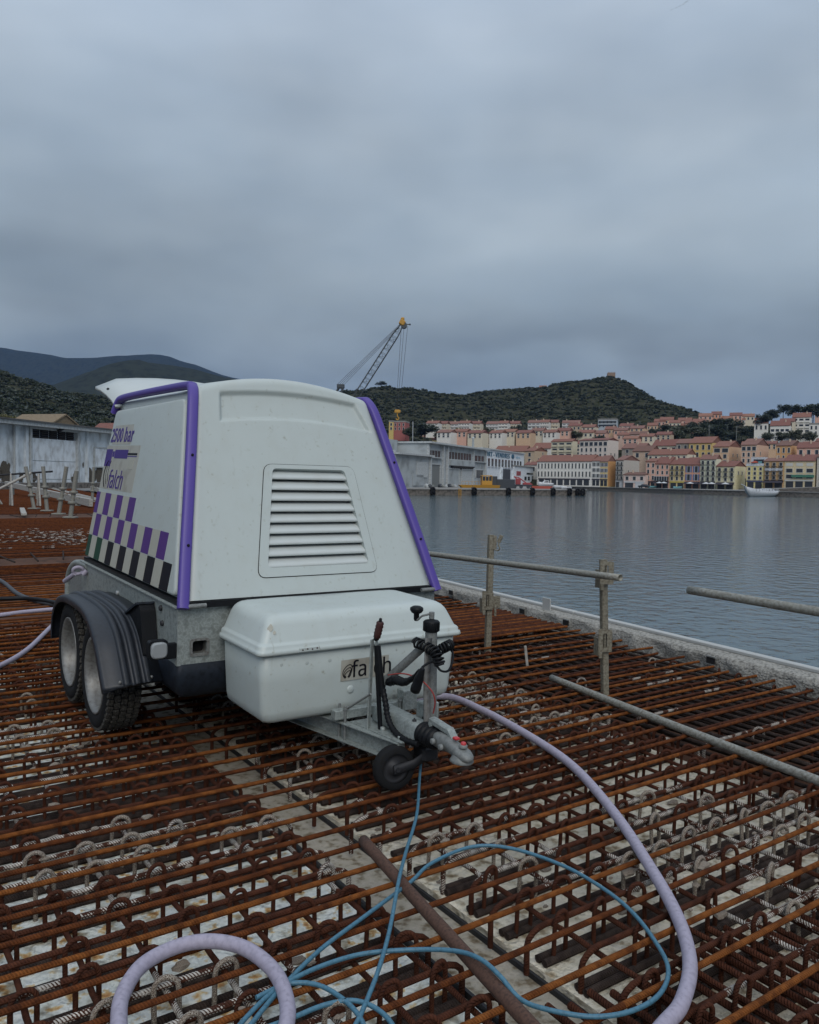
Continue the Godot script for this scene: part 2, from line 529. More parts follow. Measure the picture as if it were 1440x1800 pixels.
func lathe(st: SurfaceTool, prof: Array, at := Transform3D(), n := 24, cap := true):
	# prof: [radius, height along local y]
	var rings := []
	for q in prof:
		var ring := PackedVector3Array()
		for i in n:
			var a = TAU * i / n
			ring.append(at * Vector3(cos(a) * q[0], q[1], sin(a) * q[0]))
		rings.append(ring)
	st.set_smooth_group(0)
	loft(st, rings)
	st.set_smooth_group(-1)
	if cap:
		loft(st, [rings[0]], true, false)
		loft(st, [rings[rings.size() - 1]], false, true)

func prism(st: SurfaceTool, poly: PackedVector2Array, depth: float, at := Transform3D()):
	# poly in local x, y; extruded along local z from 0 to depth
	var idx = Geometry2D.triangulate_polygon(poly)
	var flip = 1 if Geometry2D.is_polygon_clockwise(poly) else -1
	for z in [0.0, depth]:
		for i in range(0, idx.size(), 3):
			for k in 3:
				var q = poly[idx[i + k]]
				st.add_vertex(at * Vector3(q.x, q.y, z))
	for i in poly.size():
		var a = poly[i]
		var b = poly[(i + 1) % poly.size()]
		quad(st, at * Vector3(a.x, a.y, 0), at * Vector3(b.x, b.y, 0), at * Vector3(b.x, b.y, depth), at * Vector3(a.x, a.y, depth))

func round_poly(p: Array, r: float, k := 5) -> PackedVector2Array:
	var out := PackedVector2Array()
	var n = p.size()
	for i in n:
		var b: Vector2 = p[i]
		var a: Vector2 = p[(i + n - 1) % n]
		var c: Vector2 = p[(i + 1) % n]
		var d = minf(r, minf(a.distance_to(b), b.distance_to(c)) * 0.45)
		var s = b + (a - b).normalized() * d
		var e = b + (c - b).normalized() * d
		for j in k + 1:
			var t = float(j) / k
			out.append(s.lerp(b, t).lerp(b.lerp(e, t), t))
	return out

func grow(p: PackedVector2Array, d: float) -> PackedVector2Array:   # same vertex count, moved along the vertex normals
	var out := PackedVector2Array()
	var n = p.size()
	var sgn = -1.0 if Geometry2D.is_polygon_clockwise(p) else 1.0
	for i in n:
		var a = p[(i + n - 1) % n]
		var c = p[(i + 1) % n]
		var t = (c - a).normalized()
		out.append(p[i] + Vector2(t.y, -t.x) * d * sgn)
	return out

func lettering(called: String, text: String, h: float, m: String, parent: Node, at: Transform3D, font := "Droid Sans", bold := false, italic := false, depth := 0.003) -> MeshInstance3D:
	var tm := TextMesh.new()
	var f := SystemFont.new()
	f.font_names = PackedStringArray([font])
	f.font_weight = 700 if bold else 400
	f.font_italic = italic
	tm.font = f
	tm.text = text
	tm.font_size = 48
	tm.pixel_size = h / 35.0
	tm.depth = depth
	tm.curve_step = 1.0
	var o := part(called, tm, m, parent, at)
	return o

# ---------------------------------------------------------------- the setting
func flat(st: SurfaceTool, pts: PackedVector2Array, y: float):
	var idx = Geometry2D.triangulate_polygon(pts)
	for i in idx:
		st.add_vertex(Vector3(pts[i].x, y, pts[i].y))

func build_setting():
	var st := ms()
	# the harbour water, a sheet that reaches the horizon
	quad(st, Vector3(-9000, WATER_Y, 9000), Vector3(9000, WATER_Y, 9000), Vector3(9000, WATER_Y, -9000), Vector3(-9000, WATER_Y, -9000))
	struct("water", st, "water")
	build_hills()

# ---------------------------------------------------------------- the deck: local x along the bars (b), local z = -c
const DECK_AZ := 55.8

func deck_xf() -> Transform3D:
	var a = deg_to_rad(DECK_AZ)
	var b := Vector3(sin(a), 0, -cos(a))
	return Transform3D(Basis(b, Vector3.UP, b.cross(Vector3.UP)), Vector3.ZERO)

func curb_b(c: float) -> float:
	return 5.62 + 0.088 * c

var bar_noise: FastNoiseLite

func bar_mesh(p0: Vector3, p1: Vector3, r: float, picker: Callable, n := 8, seg := 0.2, bend0 := 0.0, bend1 := 0.0, wob := 0.004) -> ArrayMesh:
	# a deformed bar; bend0, bend1: length of a hook turned down at the ends
	var pts := PackedVector3Array()
	var d = (p1 - p0).normalized()
	var len = p0.distance_to(p1)
	if bend0 > 0.0:
		pts.append(p0 + Vector3(0, -bend0, 0))
		for i in 5:
			var a = i / 4.0 * PI / 2.0
			pts.append(p0 + Vector3(0, -0.05, 0) + d * 0.085 * (1.0 - cos(a)) + Vector3(0, 0.05 * sin(a), 0))
	else:
		pts.append(p0)
	var k = int(len / seg)
	for i in range(1, k):
		var q = p0 + d * (len * i / k)
		q.y += wob * bar_noise.get_noise_3d(q.x * 3.0, 7.0 * r, q.z * 60.0)
		q += d.cross(Vector3.UP) * wob * 1.5 * bar_noise.get_noise_3d(q.x * 2.0 + 90.0, 0.0, q.z * 40.0)
		if (bend0 > 0 and len * i / k < 0.11) or (bend1 > 0 and len * (1.0 - float(i) / k) < 0.11):
			continue
		pts.append(q)
	if bend1 > 0.0:
		for i in 5:
			var a = (1.0 - i / 4.0) * PI / 2.0
			pts.append(p1 + Vector3(0, -0.05, 0) - d * 0.085 * (1.0 - cos(a)) + Vector3(0, 0.05 * sin(a), 0))
		pts.append(p1 + Vector3(0, -bend1, 0))
	else:
		pts.append(p1)
	return bar_along(pts, r, picker, n)

func bar_along(pts: PackedVector3Array, r: float, picker: Callable, n := 8) -> ArrayMesh:
	var fr = frames(pts)
	var v0 = rng.randf() * 7.0
	var groups := {}
	var run := 0.0
	for i in pts.size() - 1:
		var step = pts[i].distance_to(pts[i + 1])
		var key: String = picker.call((pts[i] + pts[i + 1]) * 0.5)
		if not groups.has(key):
			groups[key] = [PackedVector3Array(), PackedVector3Array(), PackedVector2Array(), PackedInt32Array()]
		var G: Array = groups[key]
		var V: PackedVector3Array = G[0]
		var N: PackedVector3Array = G[1]
		var U: PackedVector2Array = G[2]
		var I: PackedInt32Array = G[3]
		var b0 = V.size()
		for e in 2:
			var f: Array = fr[i + e]
			for j in n + 1:
				var a = TAU * j / n
				var nn: Vector3 = f[0] * cos(a) + f[1] * sin(a)
				V.append(pts[i + e] + nn * r)
				N.append(nn)
				U.append(Vector2(float(j) / n, v0 + run + (step if e else 0.0)))
		for j in n:
			var a0 = b0 + j
			var a1 = b0 + n + 1 + j
			I.append_array(PackedInt32Array([a0, a0 + 1, a1, a0 + 1, a1 + 1, a1]))
		G[0] = V; G[1] = N; G[2] = U; G[3] = I
		run += step
	# end faces
	var first: Array = groups[groups.keys()[0]]
	for e in 2:
		var V: PackedVector3Array = first[0]
		var N: PackedVector3Array = first[1]
		var U: PackedVector2Array = first[2]
		var I: PackedInt32Array = first[3]
		var at = 0 if e == 0 else pts.size() - 1
		var b0 = V.size()
		for j in n:
			var a = TAU * j / n
			V.append(pts[at] + (fr[at][0] * cos(a) + fr[at][1] * sin(a)) * r)
			N.append(fr[at][2] * (-1.0 if e == 0 else 1.0))
			U.append(Vector2(float(j) / n, 0.1))
		for j in n - 2:
			I.append_array(PackedInt32Array([b0, b0 + j + 2, b0 + j + 1]) if e == 0 else PackedInt32Array([b0, b0 + j + 1, b0 + j + 2]))
		first[0] = V; first[1] = N; first[2] = U; first[3] = I
	var am := ArrayMesh.new()
	for key in groups:
		var arr := []
		arr.resize(Mesh.ARRAY_MAX)
		arr[Mesh.ARRAY_VERTEX] = groups[key][0]
		arr[Mesh.ARRAY_NORMAL] = groups[key][1]
		arr[Mesh.ARRAY_TEX_UV] = groups[key][2]
		arr[Mesh.ARRAY_INDEX] = groups[key][3]
		am.add_surface_from_arrays(Mesh.PRIMITIVE_TRIANGLES, arr)
		am.surface_set_material(am.get_surface_count() - 1, M[key])
	return am

func pasted_at(p: Vector3) -> float:
	# where cement slurry has splashed the bars
	var v = bar_noise.get_noise_3d(p.x * 9.0, 3.0, p.z * 9.0) * 0.9 + bar_noise.get_noise_3d(p.x * 38.0, 40.0, p.z * 38.0) * 0.6
	var c = -p.z
	v -= 0.16
	v += 0.36 * exp(-pow((p.x - 3.2) / 0.95, 2.0) - pow((c - 4.3) / 1.3, 2.0))
	v += 0.16 * exp(-pow((p.x - 3.2) / 1.0, 2.0) - pow((c - 1.6) / 1.2, 2.0))
	v += 0.30 * exp(-pow((p.x - 0.72) / 0.38, 2.0)) * smoothstep(6.0, 4.5, c)
	v += 0.24 * exp(-pow((c - 6.2) / 1.2, 2.0)) * smoothstep(1.2, 0.6, p.x)
	if p.x > 4.0:
		v -= 0.16
	return v

func pick_top(p: Vector3) -> String:
	var v = bar_noise.get_noise_3d(p.x * 1.2, 66.0, p.z * 70.0)
	return "bar_orange" if v > -0.08 else "bar_red"

func pick_mid(p: Vector3) -> String:
	return "bar_pasted" if pasted_at(p) > 0.02 else "bar_brown"

func pick_cross(p: Vector3) -> String:
	return "bar_pasted" if pasted_at(p) > 0.12 else "bar_brown"

func pick_brown(_p: Vector3) -> String:
	return "bar_brown"

func pick_grey(_p: Vector3) -> String:
	return "bar_grey"

func hairpin(kind: String, h := 0.17, w := 0.036) -> ArrayMesh:
	var pts := PackedVector3Array([Vector3(-w, -h, 0)])
	for i in 9:
		var a = PI - PI * i / 8.0
		pts.append(Vector3(cos(a) * w, -w + sin(a) * w, 0))
	pts.append(Vector3(w, -h, 0))
	return bar_along(pts, 0.0085, func(_p): return kind, 7)

func multi(called: String, mesh: Mesh, xfs: Array, parent: Node, cols: Array = []) -> MultiMeshInstance3D:
	var mm := MultiMesh.new()
	mm.transform_format = MultiMesh.TRANSFORM_3D
	if cols.size():
		mm.use_colors = true
	mm.mesh = mesh
	mm.instance_count = xfs.size()
	for i in xfs.size():
		mm.set_instance_transform(i, xfs[i])
		if cols.size():
			mm.set_instance_color(i, cols[i])
	var o := MultiMeshInstance3D.new()
	o.name = called if parent != self else numbered(called)
	o.multimesh = mm
	parent.add_child(o, true)
	o.set_meta("kind", "stuff")
	return o

func build_deck():
	bar_noise = FastNoiseLite.new()
	bar_noise.seed = 17
	bar_noise.frequency = 0.11
	bar_noise.fractal_octaves = 2
	var X = deck_xf()
	# slabs under the mat
	var root := Node3D.new()
	root.name = "quay_deck"
	root.transform = X
	root.set_meta("kind", "structure")
	add_child(root)
	var st := ms()
	box(st, Vector3(-1.7, -0.258, -4.5), Vector3(6.56, 0.2, 9.4))
	part("concrete_slab", st, "concrete", root)
	st = ms()
	box(st, Vector3(2.97, -0.262, -4.5), Vector3(2.16, 0.2, 9.4))
	part("concrete_slab", st, "concrete_buff", root)
	st = ms()
	box(st, Vector3(1.735, -0.30, -4.5), Vector3(0.31, 0.2, 9.4))
	part("joint_bed", st, "concrete_joint", root)
	st = ms()
	for s in [[1.592, 0.07], [1.878, 0.03]]:   # steel formers along the joint
		box(st, Vector3(s[0], -0.21 + s[1] * 0.5, -4.5), Vector3(0.012, s[1], 9.38))
	part("joint_former", st, "steel_dark", root)
	st = ms()
	box(st, Vector3(5.6, -0.42, -4.5), Vector3(3.1, 0.1, 9.4))
	part("beam_bed", st, "deck_rusty", root)
	st = ms()
	flat(st, PackedVector2Array([Vector2(-9, -9.2), Vector2(6.4, -9.2), Vector2(13.0, -84), Vector2(15, -125), Vector2(-30, -125), Vector2(-30, -9.2)]), -0.11)
	part("far_deck", st, "deck_rusty", root)
	st = ms()
	box(st, Vector3(-1.0, -1.4, -3.0), Vector3(13.0, 1.8, 12.8))
	part("deck_body", st, "curb_rough", root)

	# ---- the reinforcement mat
	var rm := thing("reinforcement_mat", "rust-orange steel reinforcement mat over pale concrete slabs, spread under the white trailer", "reinforcement", X)
	var far := []
	var k := 0
	var c := 0.58
	while c < 92.0:
		var pitch: float = 0.182 * (1.0 + 0.05 * sin(k * 12.9))
		var cb = curb_b(c)
		if c < 12.6:
			var b1 = minf(cb, 6.6) - 0.05 - 0.20 * rng.randf() if c < 9.5 else cb - 0.1
			if not (c > 5.85 and c < 7.3):
				part("top_bar", bar_mesh(Vector3(-2.3, -0.0115 + 0.003 * rng.randf(), -c), Vector3(b1, -0.0115, -c + 0.05 * (rng.randf() - 0.5)), 0.0106, pick_top, 10, 0.2, 0, 0, 0.012), null, rm)
			else:
				part("top_bar", bar_mesh(Vector3(-2.3, -0.0115, -c), Vector3(4.2, -0.0115, -c), 0.0106, pick_top, 10, 0.2, 0, 0, 0.012), null, rm)
		elif not (c > 14.7 and c < 16.0) and not (c > 30.0 and c < 33.0):
			for s in 2:
				far.append(Transform3D(Basis(), Vector3(0.13 * c - 3.2 + s * 4.6 + rng.randf() * 0.5, -0.02 + 0.012 * rng.randf(), -c)))
		if c < 8.9:
			var cm = c + 0.085 + 0.012 * (rng.randf() - 0.5)
			part("stirrup_bar", bar_mesh(Vector3(-2.3, -0.032, -cm), Vector3(1.545 + 0.04 * rng.randf(), -0.032, -cm), 0.0105, pick_mid, 9, 0.12, 0, 0.15, 0.008), null, rm)
			part("stirrup_bar", bar_mesh(Vector3(1.74 + 0.2 * rng.randf(), -0.030, -cm), Vector3(4.03, -0.032, -cm), 0.0105, pick_mid, 9, 0.12, 0.15, 0.15, 0.008), null, rm)
			for q in 2:
				var cq = c + 0.062 + q * 0.036 + 0.01 * (rng.randf() - 0.5)
				part("bottom_bar", bar_mesh(Vector3(-2.3, -0.146, -cq), Vector3(1.56, -0.146, -cq), 0.0145, pick_grey, 7, 0.6, 0, 0, 0.004), null, rm)
				part("bottom_bar", bar_mesh(Vector3(1.91, -0.148, -cq), Vector3(4.0, -0.148, -cq), 0.0145, pick_grey, 7, 0.6, 0, 0, 0.004), null, rm)
		k += 1
		c += pitch if c < 12.6 else 0.21
	# far lines of bars
	multi("far_bars", bar_mesh(Vector3(0, 0, 0), Vector3(4.9, 0, 0), 0.013, pick_top, 5, 2.5), far.filter(func(t): return int(t.origin.z * -10.0) % 3 != 0), rm)
	multi("far_bars", bar_mesh(Vector3(0, 0, 0), Vector3(4.9, 0, 0), 0.013, pick_brown, 5, 2.5), far.filter(func(t): return int(t.origin.z * -10.0) % 3 == 0), rm)
	var splash := []
	for i in 150:
		var cc = rng.randfn(20.5, 1.6)
		splash.append(Transform3D(Basis().rotated(Vector3.UP, rng.randf() * 0.1), Vector3(rng.randfn(3.9, 0.75), 0.0, -cc)))
	multi("far_pasted_bars", bar_mesh(Vector3(0, 0, 0), Vector3(0.24, 0, 0), 0.012, func(_p): return "bar_pasted", 6, 0.08), splash, rm)
	var skew = []
	for i in 22:
		skew.append(Transform3D(Basis(Vector3.UP, 1.15 + 0.5 * rng.randf()), Vector3(-0.6 + i * 0.42 + 0.2 * rng.randf(), 0.02, -14.8 - 0.2 * rng.randf())))
		skew.append(Transform3D(Basis(Vector3.UP, 1.15 + 0.5 * rng.randf()), Vector3(-0.6 + i * 0.6 + 0.3 * rng.randf(), 0.02, -30.2)))
	multi("far_loose_bars", bar_mesh(Vector3(0, 0, 0), Vector3(1.6, 0, 0), 0.016, pick_grey, 5, 0.8), skew, rm)
	# cross bars and hairpins
	var spots := []
	var bs := []
	for j in 19:
		bs.append(-1.83 + j * 0.183 + 0.01 * rng.randf())
	for j in 11:
		bs.append(1.985 + j * 0.19 + 0.012 * rng.randf())
	for b in bs:
		part("cross_bar", bar_mesh(Vector3(b, -0.056, -0.5), Vector3(b + 0.02, -0.056, -8.95), 0.0098, pick_cross, 8, 0.14, 0, 0, 0.006), null, rm)
	k = 0
	c = 0.58
	while c < 8.9:
		for b in bs:
			if rng.randf() < 0.9:
				var p := Vector3(b + 0.012 * (rng.randf() - 0.5), 0.012 - 0.014 * rng.randf(), -(c + 0.052 + 0.015 * rng.randf()))
				spots.append(Transform3D(Basis().rotated(Vector3.UP, (rng.randf() - 0.5) * 0.7).rotated(Vector3.RIGHT, (rng.randf() - 0.5) * 0.15), p))
		c += 0.182 * (1.0 + 0.05 * sin(k * 12.9))
		k += 1
	spots.sort_custom(func(a, b): return (X * a.origin as Vector3).distance_squared_to(Vector3(0.3, 1.5, -0.6)) < (X * b.origin as Vector3).distance_squared_to(Vector3(0.3, 1.5, -0.6)))
	var pins := {"bar_brown": hairpin("bar_brown"), "bar_pasted": hairpin("bar_pasted"), "paste": hairpin("paste")}
	var rest := {"bar_brown": [], "bar_pasted": [], "paste": []}
	for i in spots.size():
		var v = pasted_at(spots[i].origin) + 0.25 * (rng.randf() - 0.5)
		var key := "bar_brown" if v < 0.22 else ("bar_pasted" if v > 0.3 and v < 0.36 else "paste")
		if i < 300:
			part("hairpin", pins[key], null, rm, spots[i])
		else:
			rest[key].append(spots[i])
	for key in rest:
		multi("hairpins", pins[key], rest[key], rm)
	# short bars of the transverse beam in front, laid across under the mat
	for i in 34:
		var b = 1.52 + i * 0.078 + 0.012 * rng.randf()
		part("short_bar", bar_mesh(Vector3(b, -0.083 - 0.02 * (i % 2), -0.4), Vector3(b + 0.015, -0.083 - 0.02 * (i % 2), -1.62 - 0.1 * rng.randf()), 0.0125, pick_brown, 8, 0.3), null, rm)
	# crumbs of cement caught on the bars
	var crumbs := []
	for i in 1500:
		var right = rng.randf() < 0.62
		var b: float = rng.randf_range(1.95, 4.05) if right else rng.randf_range(-0.6, 1.3)
		var cc: float = rng.randf_range(1.6, 7.0) if right else rng.randf_range(1.2, 5.0)
		if pasted_at(Vector3(b, 0, -cc)) < 0.05:
			continue
		var s = 0.006 + 0.014 * pow(rng.randf(), 3.0)
		var y: float = [-0.021, -0.045, -0.16, -0.16][rng.randi() % 4]
		if y == -0.021:
			cc = snappedf(cc - 0.665, 0.182) + 0.665
		crumbs.append(Transform3D(Basis.from_euler(Vector3(rng.randf() * 6, rng.randf() * 6, 0)).scaled(Vector3(s * 1.8, s * 0.8, s * 1.2)), Vector3(b, y, -cc)))
	st = ms()
	pebble(st, Vector3.ZERO, 1.0, 5)
	st.set_material(M.paste)
	multi("cement_crumbs", fin(st), crumbs, rm)

	# ---- the edge beam cage by the kerb
	var eb := thing("edge_beam_cage", "dense dark reinforcement cage of the edge beam beside the rough concrete curb", "reinforcement", X)
	for i in 22:
		var b = 4.12 + i * 0.105 + 0.02 * rng.randf()
		part("long_bar", bar_mesh(Vector3(b, -0.062, -0.6), Vector3(b + 0.03 + (0.02 * i), -0.062, -9.0), 0.0125, pick_grey, 8, 0.5), null, eb)
		part("lower_bar", bar_mesh(Vector3(b + 0.05, -0.13, -0.6), Vector3(b + 0.08 + 0.02 * i, -0.13, -9.0), 0.0125, pick_grey, 6, 0.8), null, eb)
	k = 0
	c = 0.62
	while c < 9.0:
		var cb = minf(curb_b(c), 6.6)
		part("stirrup_bar", bar_mesh(Vector3(4.08, -0.035, -c - 0.09), Vector3(cb - 0.3 - 0.25 * rng.randf(), -0.035, -c - 0.09), 0.0105, pick_mid, 8, 0.2, 0.14, 0.14, 0.008), null, eb)
		for q in 3:
			if rng.randf() < 0.75:
				var key := "bar_pasted" if rng.randf() < 0.18 else "bar_brown"
				part("hairpin", pins[key], null, eb, Transform3D(Basis().rotated(Vector3.UP, (rng.randf() - 0.5) * 1.2), Vector3(4.4 + q * 0.58 + 0.2 * rng.randf(), -0.006, -c - 0.05)))
		c += 0.182
	# loose bars laid side by side
	for i in 30:
		var cc = 5.88 + i * 0.047
		part("laid_bar", bar_mesh(Vector3(2.6 + 0.8 * rng.randf(), 0.004 + 0.006 * (i % 2), -cc), Vector3(curb_b(cc) - 0.12 - 0.1 * rng.randf(), 0.004, -cc - 0.02), 0.0125, pick_brown if i % 3 else pick_top, 8, 0.4, 0, 0, 0.005), null, eb)

	# ---- the curb along the water
	var dir := Vector3(-0.459, 0, -0.888).normalized()
	var out := Vector3(0.888, 0, -0.459).normalized()   # towards the water
	var base := Vector3(2.99, 0, -5.815)
	var cr := Node3D.new()
	cr.name = "curb"
	cr.set_meta("kind", "structure")
	add_child(cr)
	st = ms()
	var cn := FastNoiseLite.new()
	cn.seed = 5
	cn.frequency = 2.2
	cn.fractal_octaves = 4
	var strip = func(s: SurfaceTool, from: float, to: float, n: int, rows: Array):
		for i in n:
			for j in rows.size() - 1:
				var q := []
				for e in [[0, 0], [1, 0], [1, 1], [0, 1]]:
					var t: float = lerpf(from, to, float(i + e[0]) / n)
					var r: Array = rows[j + e[1]]
					var w: float = r[2] * cn.get_noise_2d(t, r[1] * 3.0)
					q.append(base + dir * t + out * (r[0] + w) + Vector3(0, r[1] + 0.3 * w, 0))
				quad(s, q[0], q[1], q[2], q[3])
	st.set_smooth_group(0)
	strip.call(st, -9.0, 12.0, 500, [[-0.02, -0.40, 0.03], [0.0, -0.15, 0.06], [0.005, -0.09, 0.06], [0.005, -0.03, 0.06], [0.01, 0.03, 0.05], [0.015, 0.066, 0.02], [0.03, 0.075, 0.01], [0.12, 0.08, 0.005], [0.22, 0.08, 0.0], [0.22, -0.5, 0.0], [0.22, -2.4, 0.0]])
	strip.call(st, 12.0, 120.0, 120, [[-0.02, -0.40, 0.0], [0.0, -0.1, 0.03], [0.01, 0.06, 0.02], [0.12, 0.08, 0.0], [0.22, 0.08, 0.0], [0.22, -2.4, 0.0]])
	part("concrete_edge", st, "curb_rough", cr)
	st = ms()
	for i in 43:
		var a = -9.0 + i * 3.0
		var q = base + dir * (a + 1.495) + out * 0.20 + Vector3(0, 0.094, 0)
		bevel_box(st, q, Vector3(0.07, 0.032, 2.985), 0.006, Basis(out, Vector3.UP, out.cross(Vector3.UP)))
	part("edge_trim", st, "curb_trim", cr)
	for t in [Vector2(0.67, -10.55), Vector2(1.45, -9.16), Vector2(1.77, -8.44), Vector2(2.71, -6.77)]:
		var s: float = (Vector3(t.x, 0, t.y) - base).dot(dir)
		st = ms()
		box(st, base + dir * s + out * -0.018 + Vector3(0, 0.02, 0), Vector3(0.012, 0.07, 0.085), Basis(out, Vector3.UP, out.cross(Vector3.UP)))
		part("anchor_pocket", st, "black_gap", cr)
		st = ms()
		for e in [[-0.041, 0.052, 0.094, 0.01], [-0.041, -0.012, 0.094, 0.01]]:
			box(st, base + dir * s + out * -0.022 + Vector3(0, e[1] + 0.0, 0), Vector3(0.012, e[3], e[2]), Basis(out, Vector3.UP, out.cross(Vector3.UP)))
		part("pocket_frame", st, "galvanised_dull", cr)
	# the white upright plate screwed to the curb
	var pl := thing("upright_plate", "small white upright plate fixed to the curb trim behind the railing", "plate", Transform3D(Basis(out, Vector3.UP, out.cross(Vector3.UP)), Vector3(1.52, -0.03, -8.83)))
	st = ms()
	bevel_box(st, Vector3(0, 0.11, 0), Vector3(0.012, 0.26, 0.14), 0.003)
	part("plate", st, "curb_trim", pl)

func pebble(st: SurfaceTool, at: Vector3, r: float, sd: int):
	# an uneven lump
	var n := FastNoiseLite.new()
	n.seed = sd
	n.frequency = 0.8
	var rings := []
	for i in 5:
		var ring := PackedVector3Array()
		var th = PI * (0.12 + 0.76 * i / 4.0)
		for j in 7:
			var ph = TAU * j / 7.0
			var d := Vector3(sin(th) * cos(ph), cos(th), sin(th) * sin(ph))
			ring.append(at + d * r * (1.0 + 0.55 * n.get_noise_3dv(d * 2.0)))
		rings.append(ring)
	loft(st, rings, true, true)

# ---------------------------------------------------------------- the pump trailer: local x across (r), y up (u), z to the nose (f)
func rl(u: float) -> float:
	return 0.285 + 0.178 * (u - 0.84)

func ff(u: float) -> float:
	return 0.592 - 0.43 * (u - 0.84)

const RC := 1.107

func crown(r: float) -> float:
	return 0.105 * (1.0 - pow((r - RC) / 0.62, 2.0))

func quad_sdf(p: Vector2, q: Array) -> float:   # signed distance to a convex quad, negative inside
	var d = -1e9
	for i in 4:
		var a: Vector2 = q[i]
		var b: Vector2 = q[(i + 1) % 4]
		var t = (b - a).normalized()
		d = maxf(d, (p - a).dot(Vector2(t.y, -t.x)))
	return d

func on_front(r: float, u: float, off := 0.0) -> Vector3:
	return Vector3(r, u, ff(u)) + Vector3(0, 0.395, 0.919) * off

func on_side(f: float, u: float, off := 0.0) -> Vector3:
	return Vector3(rl(u), u, f) + Vector3(-0.985, 0.175, 0) * off

func build_trailer():
	var X := Transform3D(Basis(Vector3(0.82397, -0.00885, -0.56656), Vector3(0.02113, 0.99966, 0.01512), Vector3(0.56624, -0.02443, 0.82388)).orthonormalized(), Vector3(-1.7806, 0.0, -4.6002))
	var t := thing("pump_trailer", "white tandem-axle pump trailer with purple edge trim and louvred front, nose to the camera", "trailer", X)
	build_hood(t)
	build_frame(t)
	build_wheels(t)
	build_toolbox(t)
	build_drawbar(t)

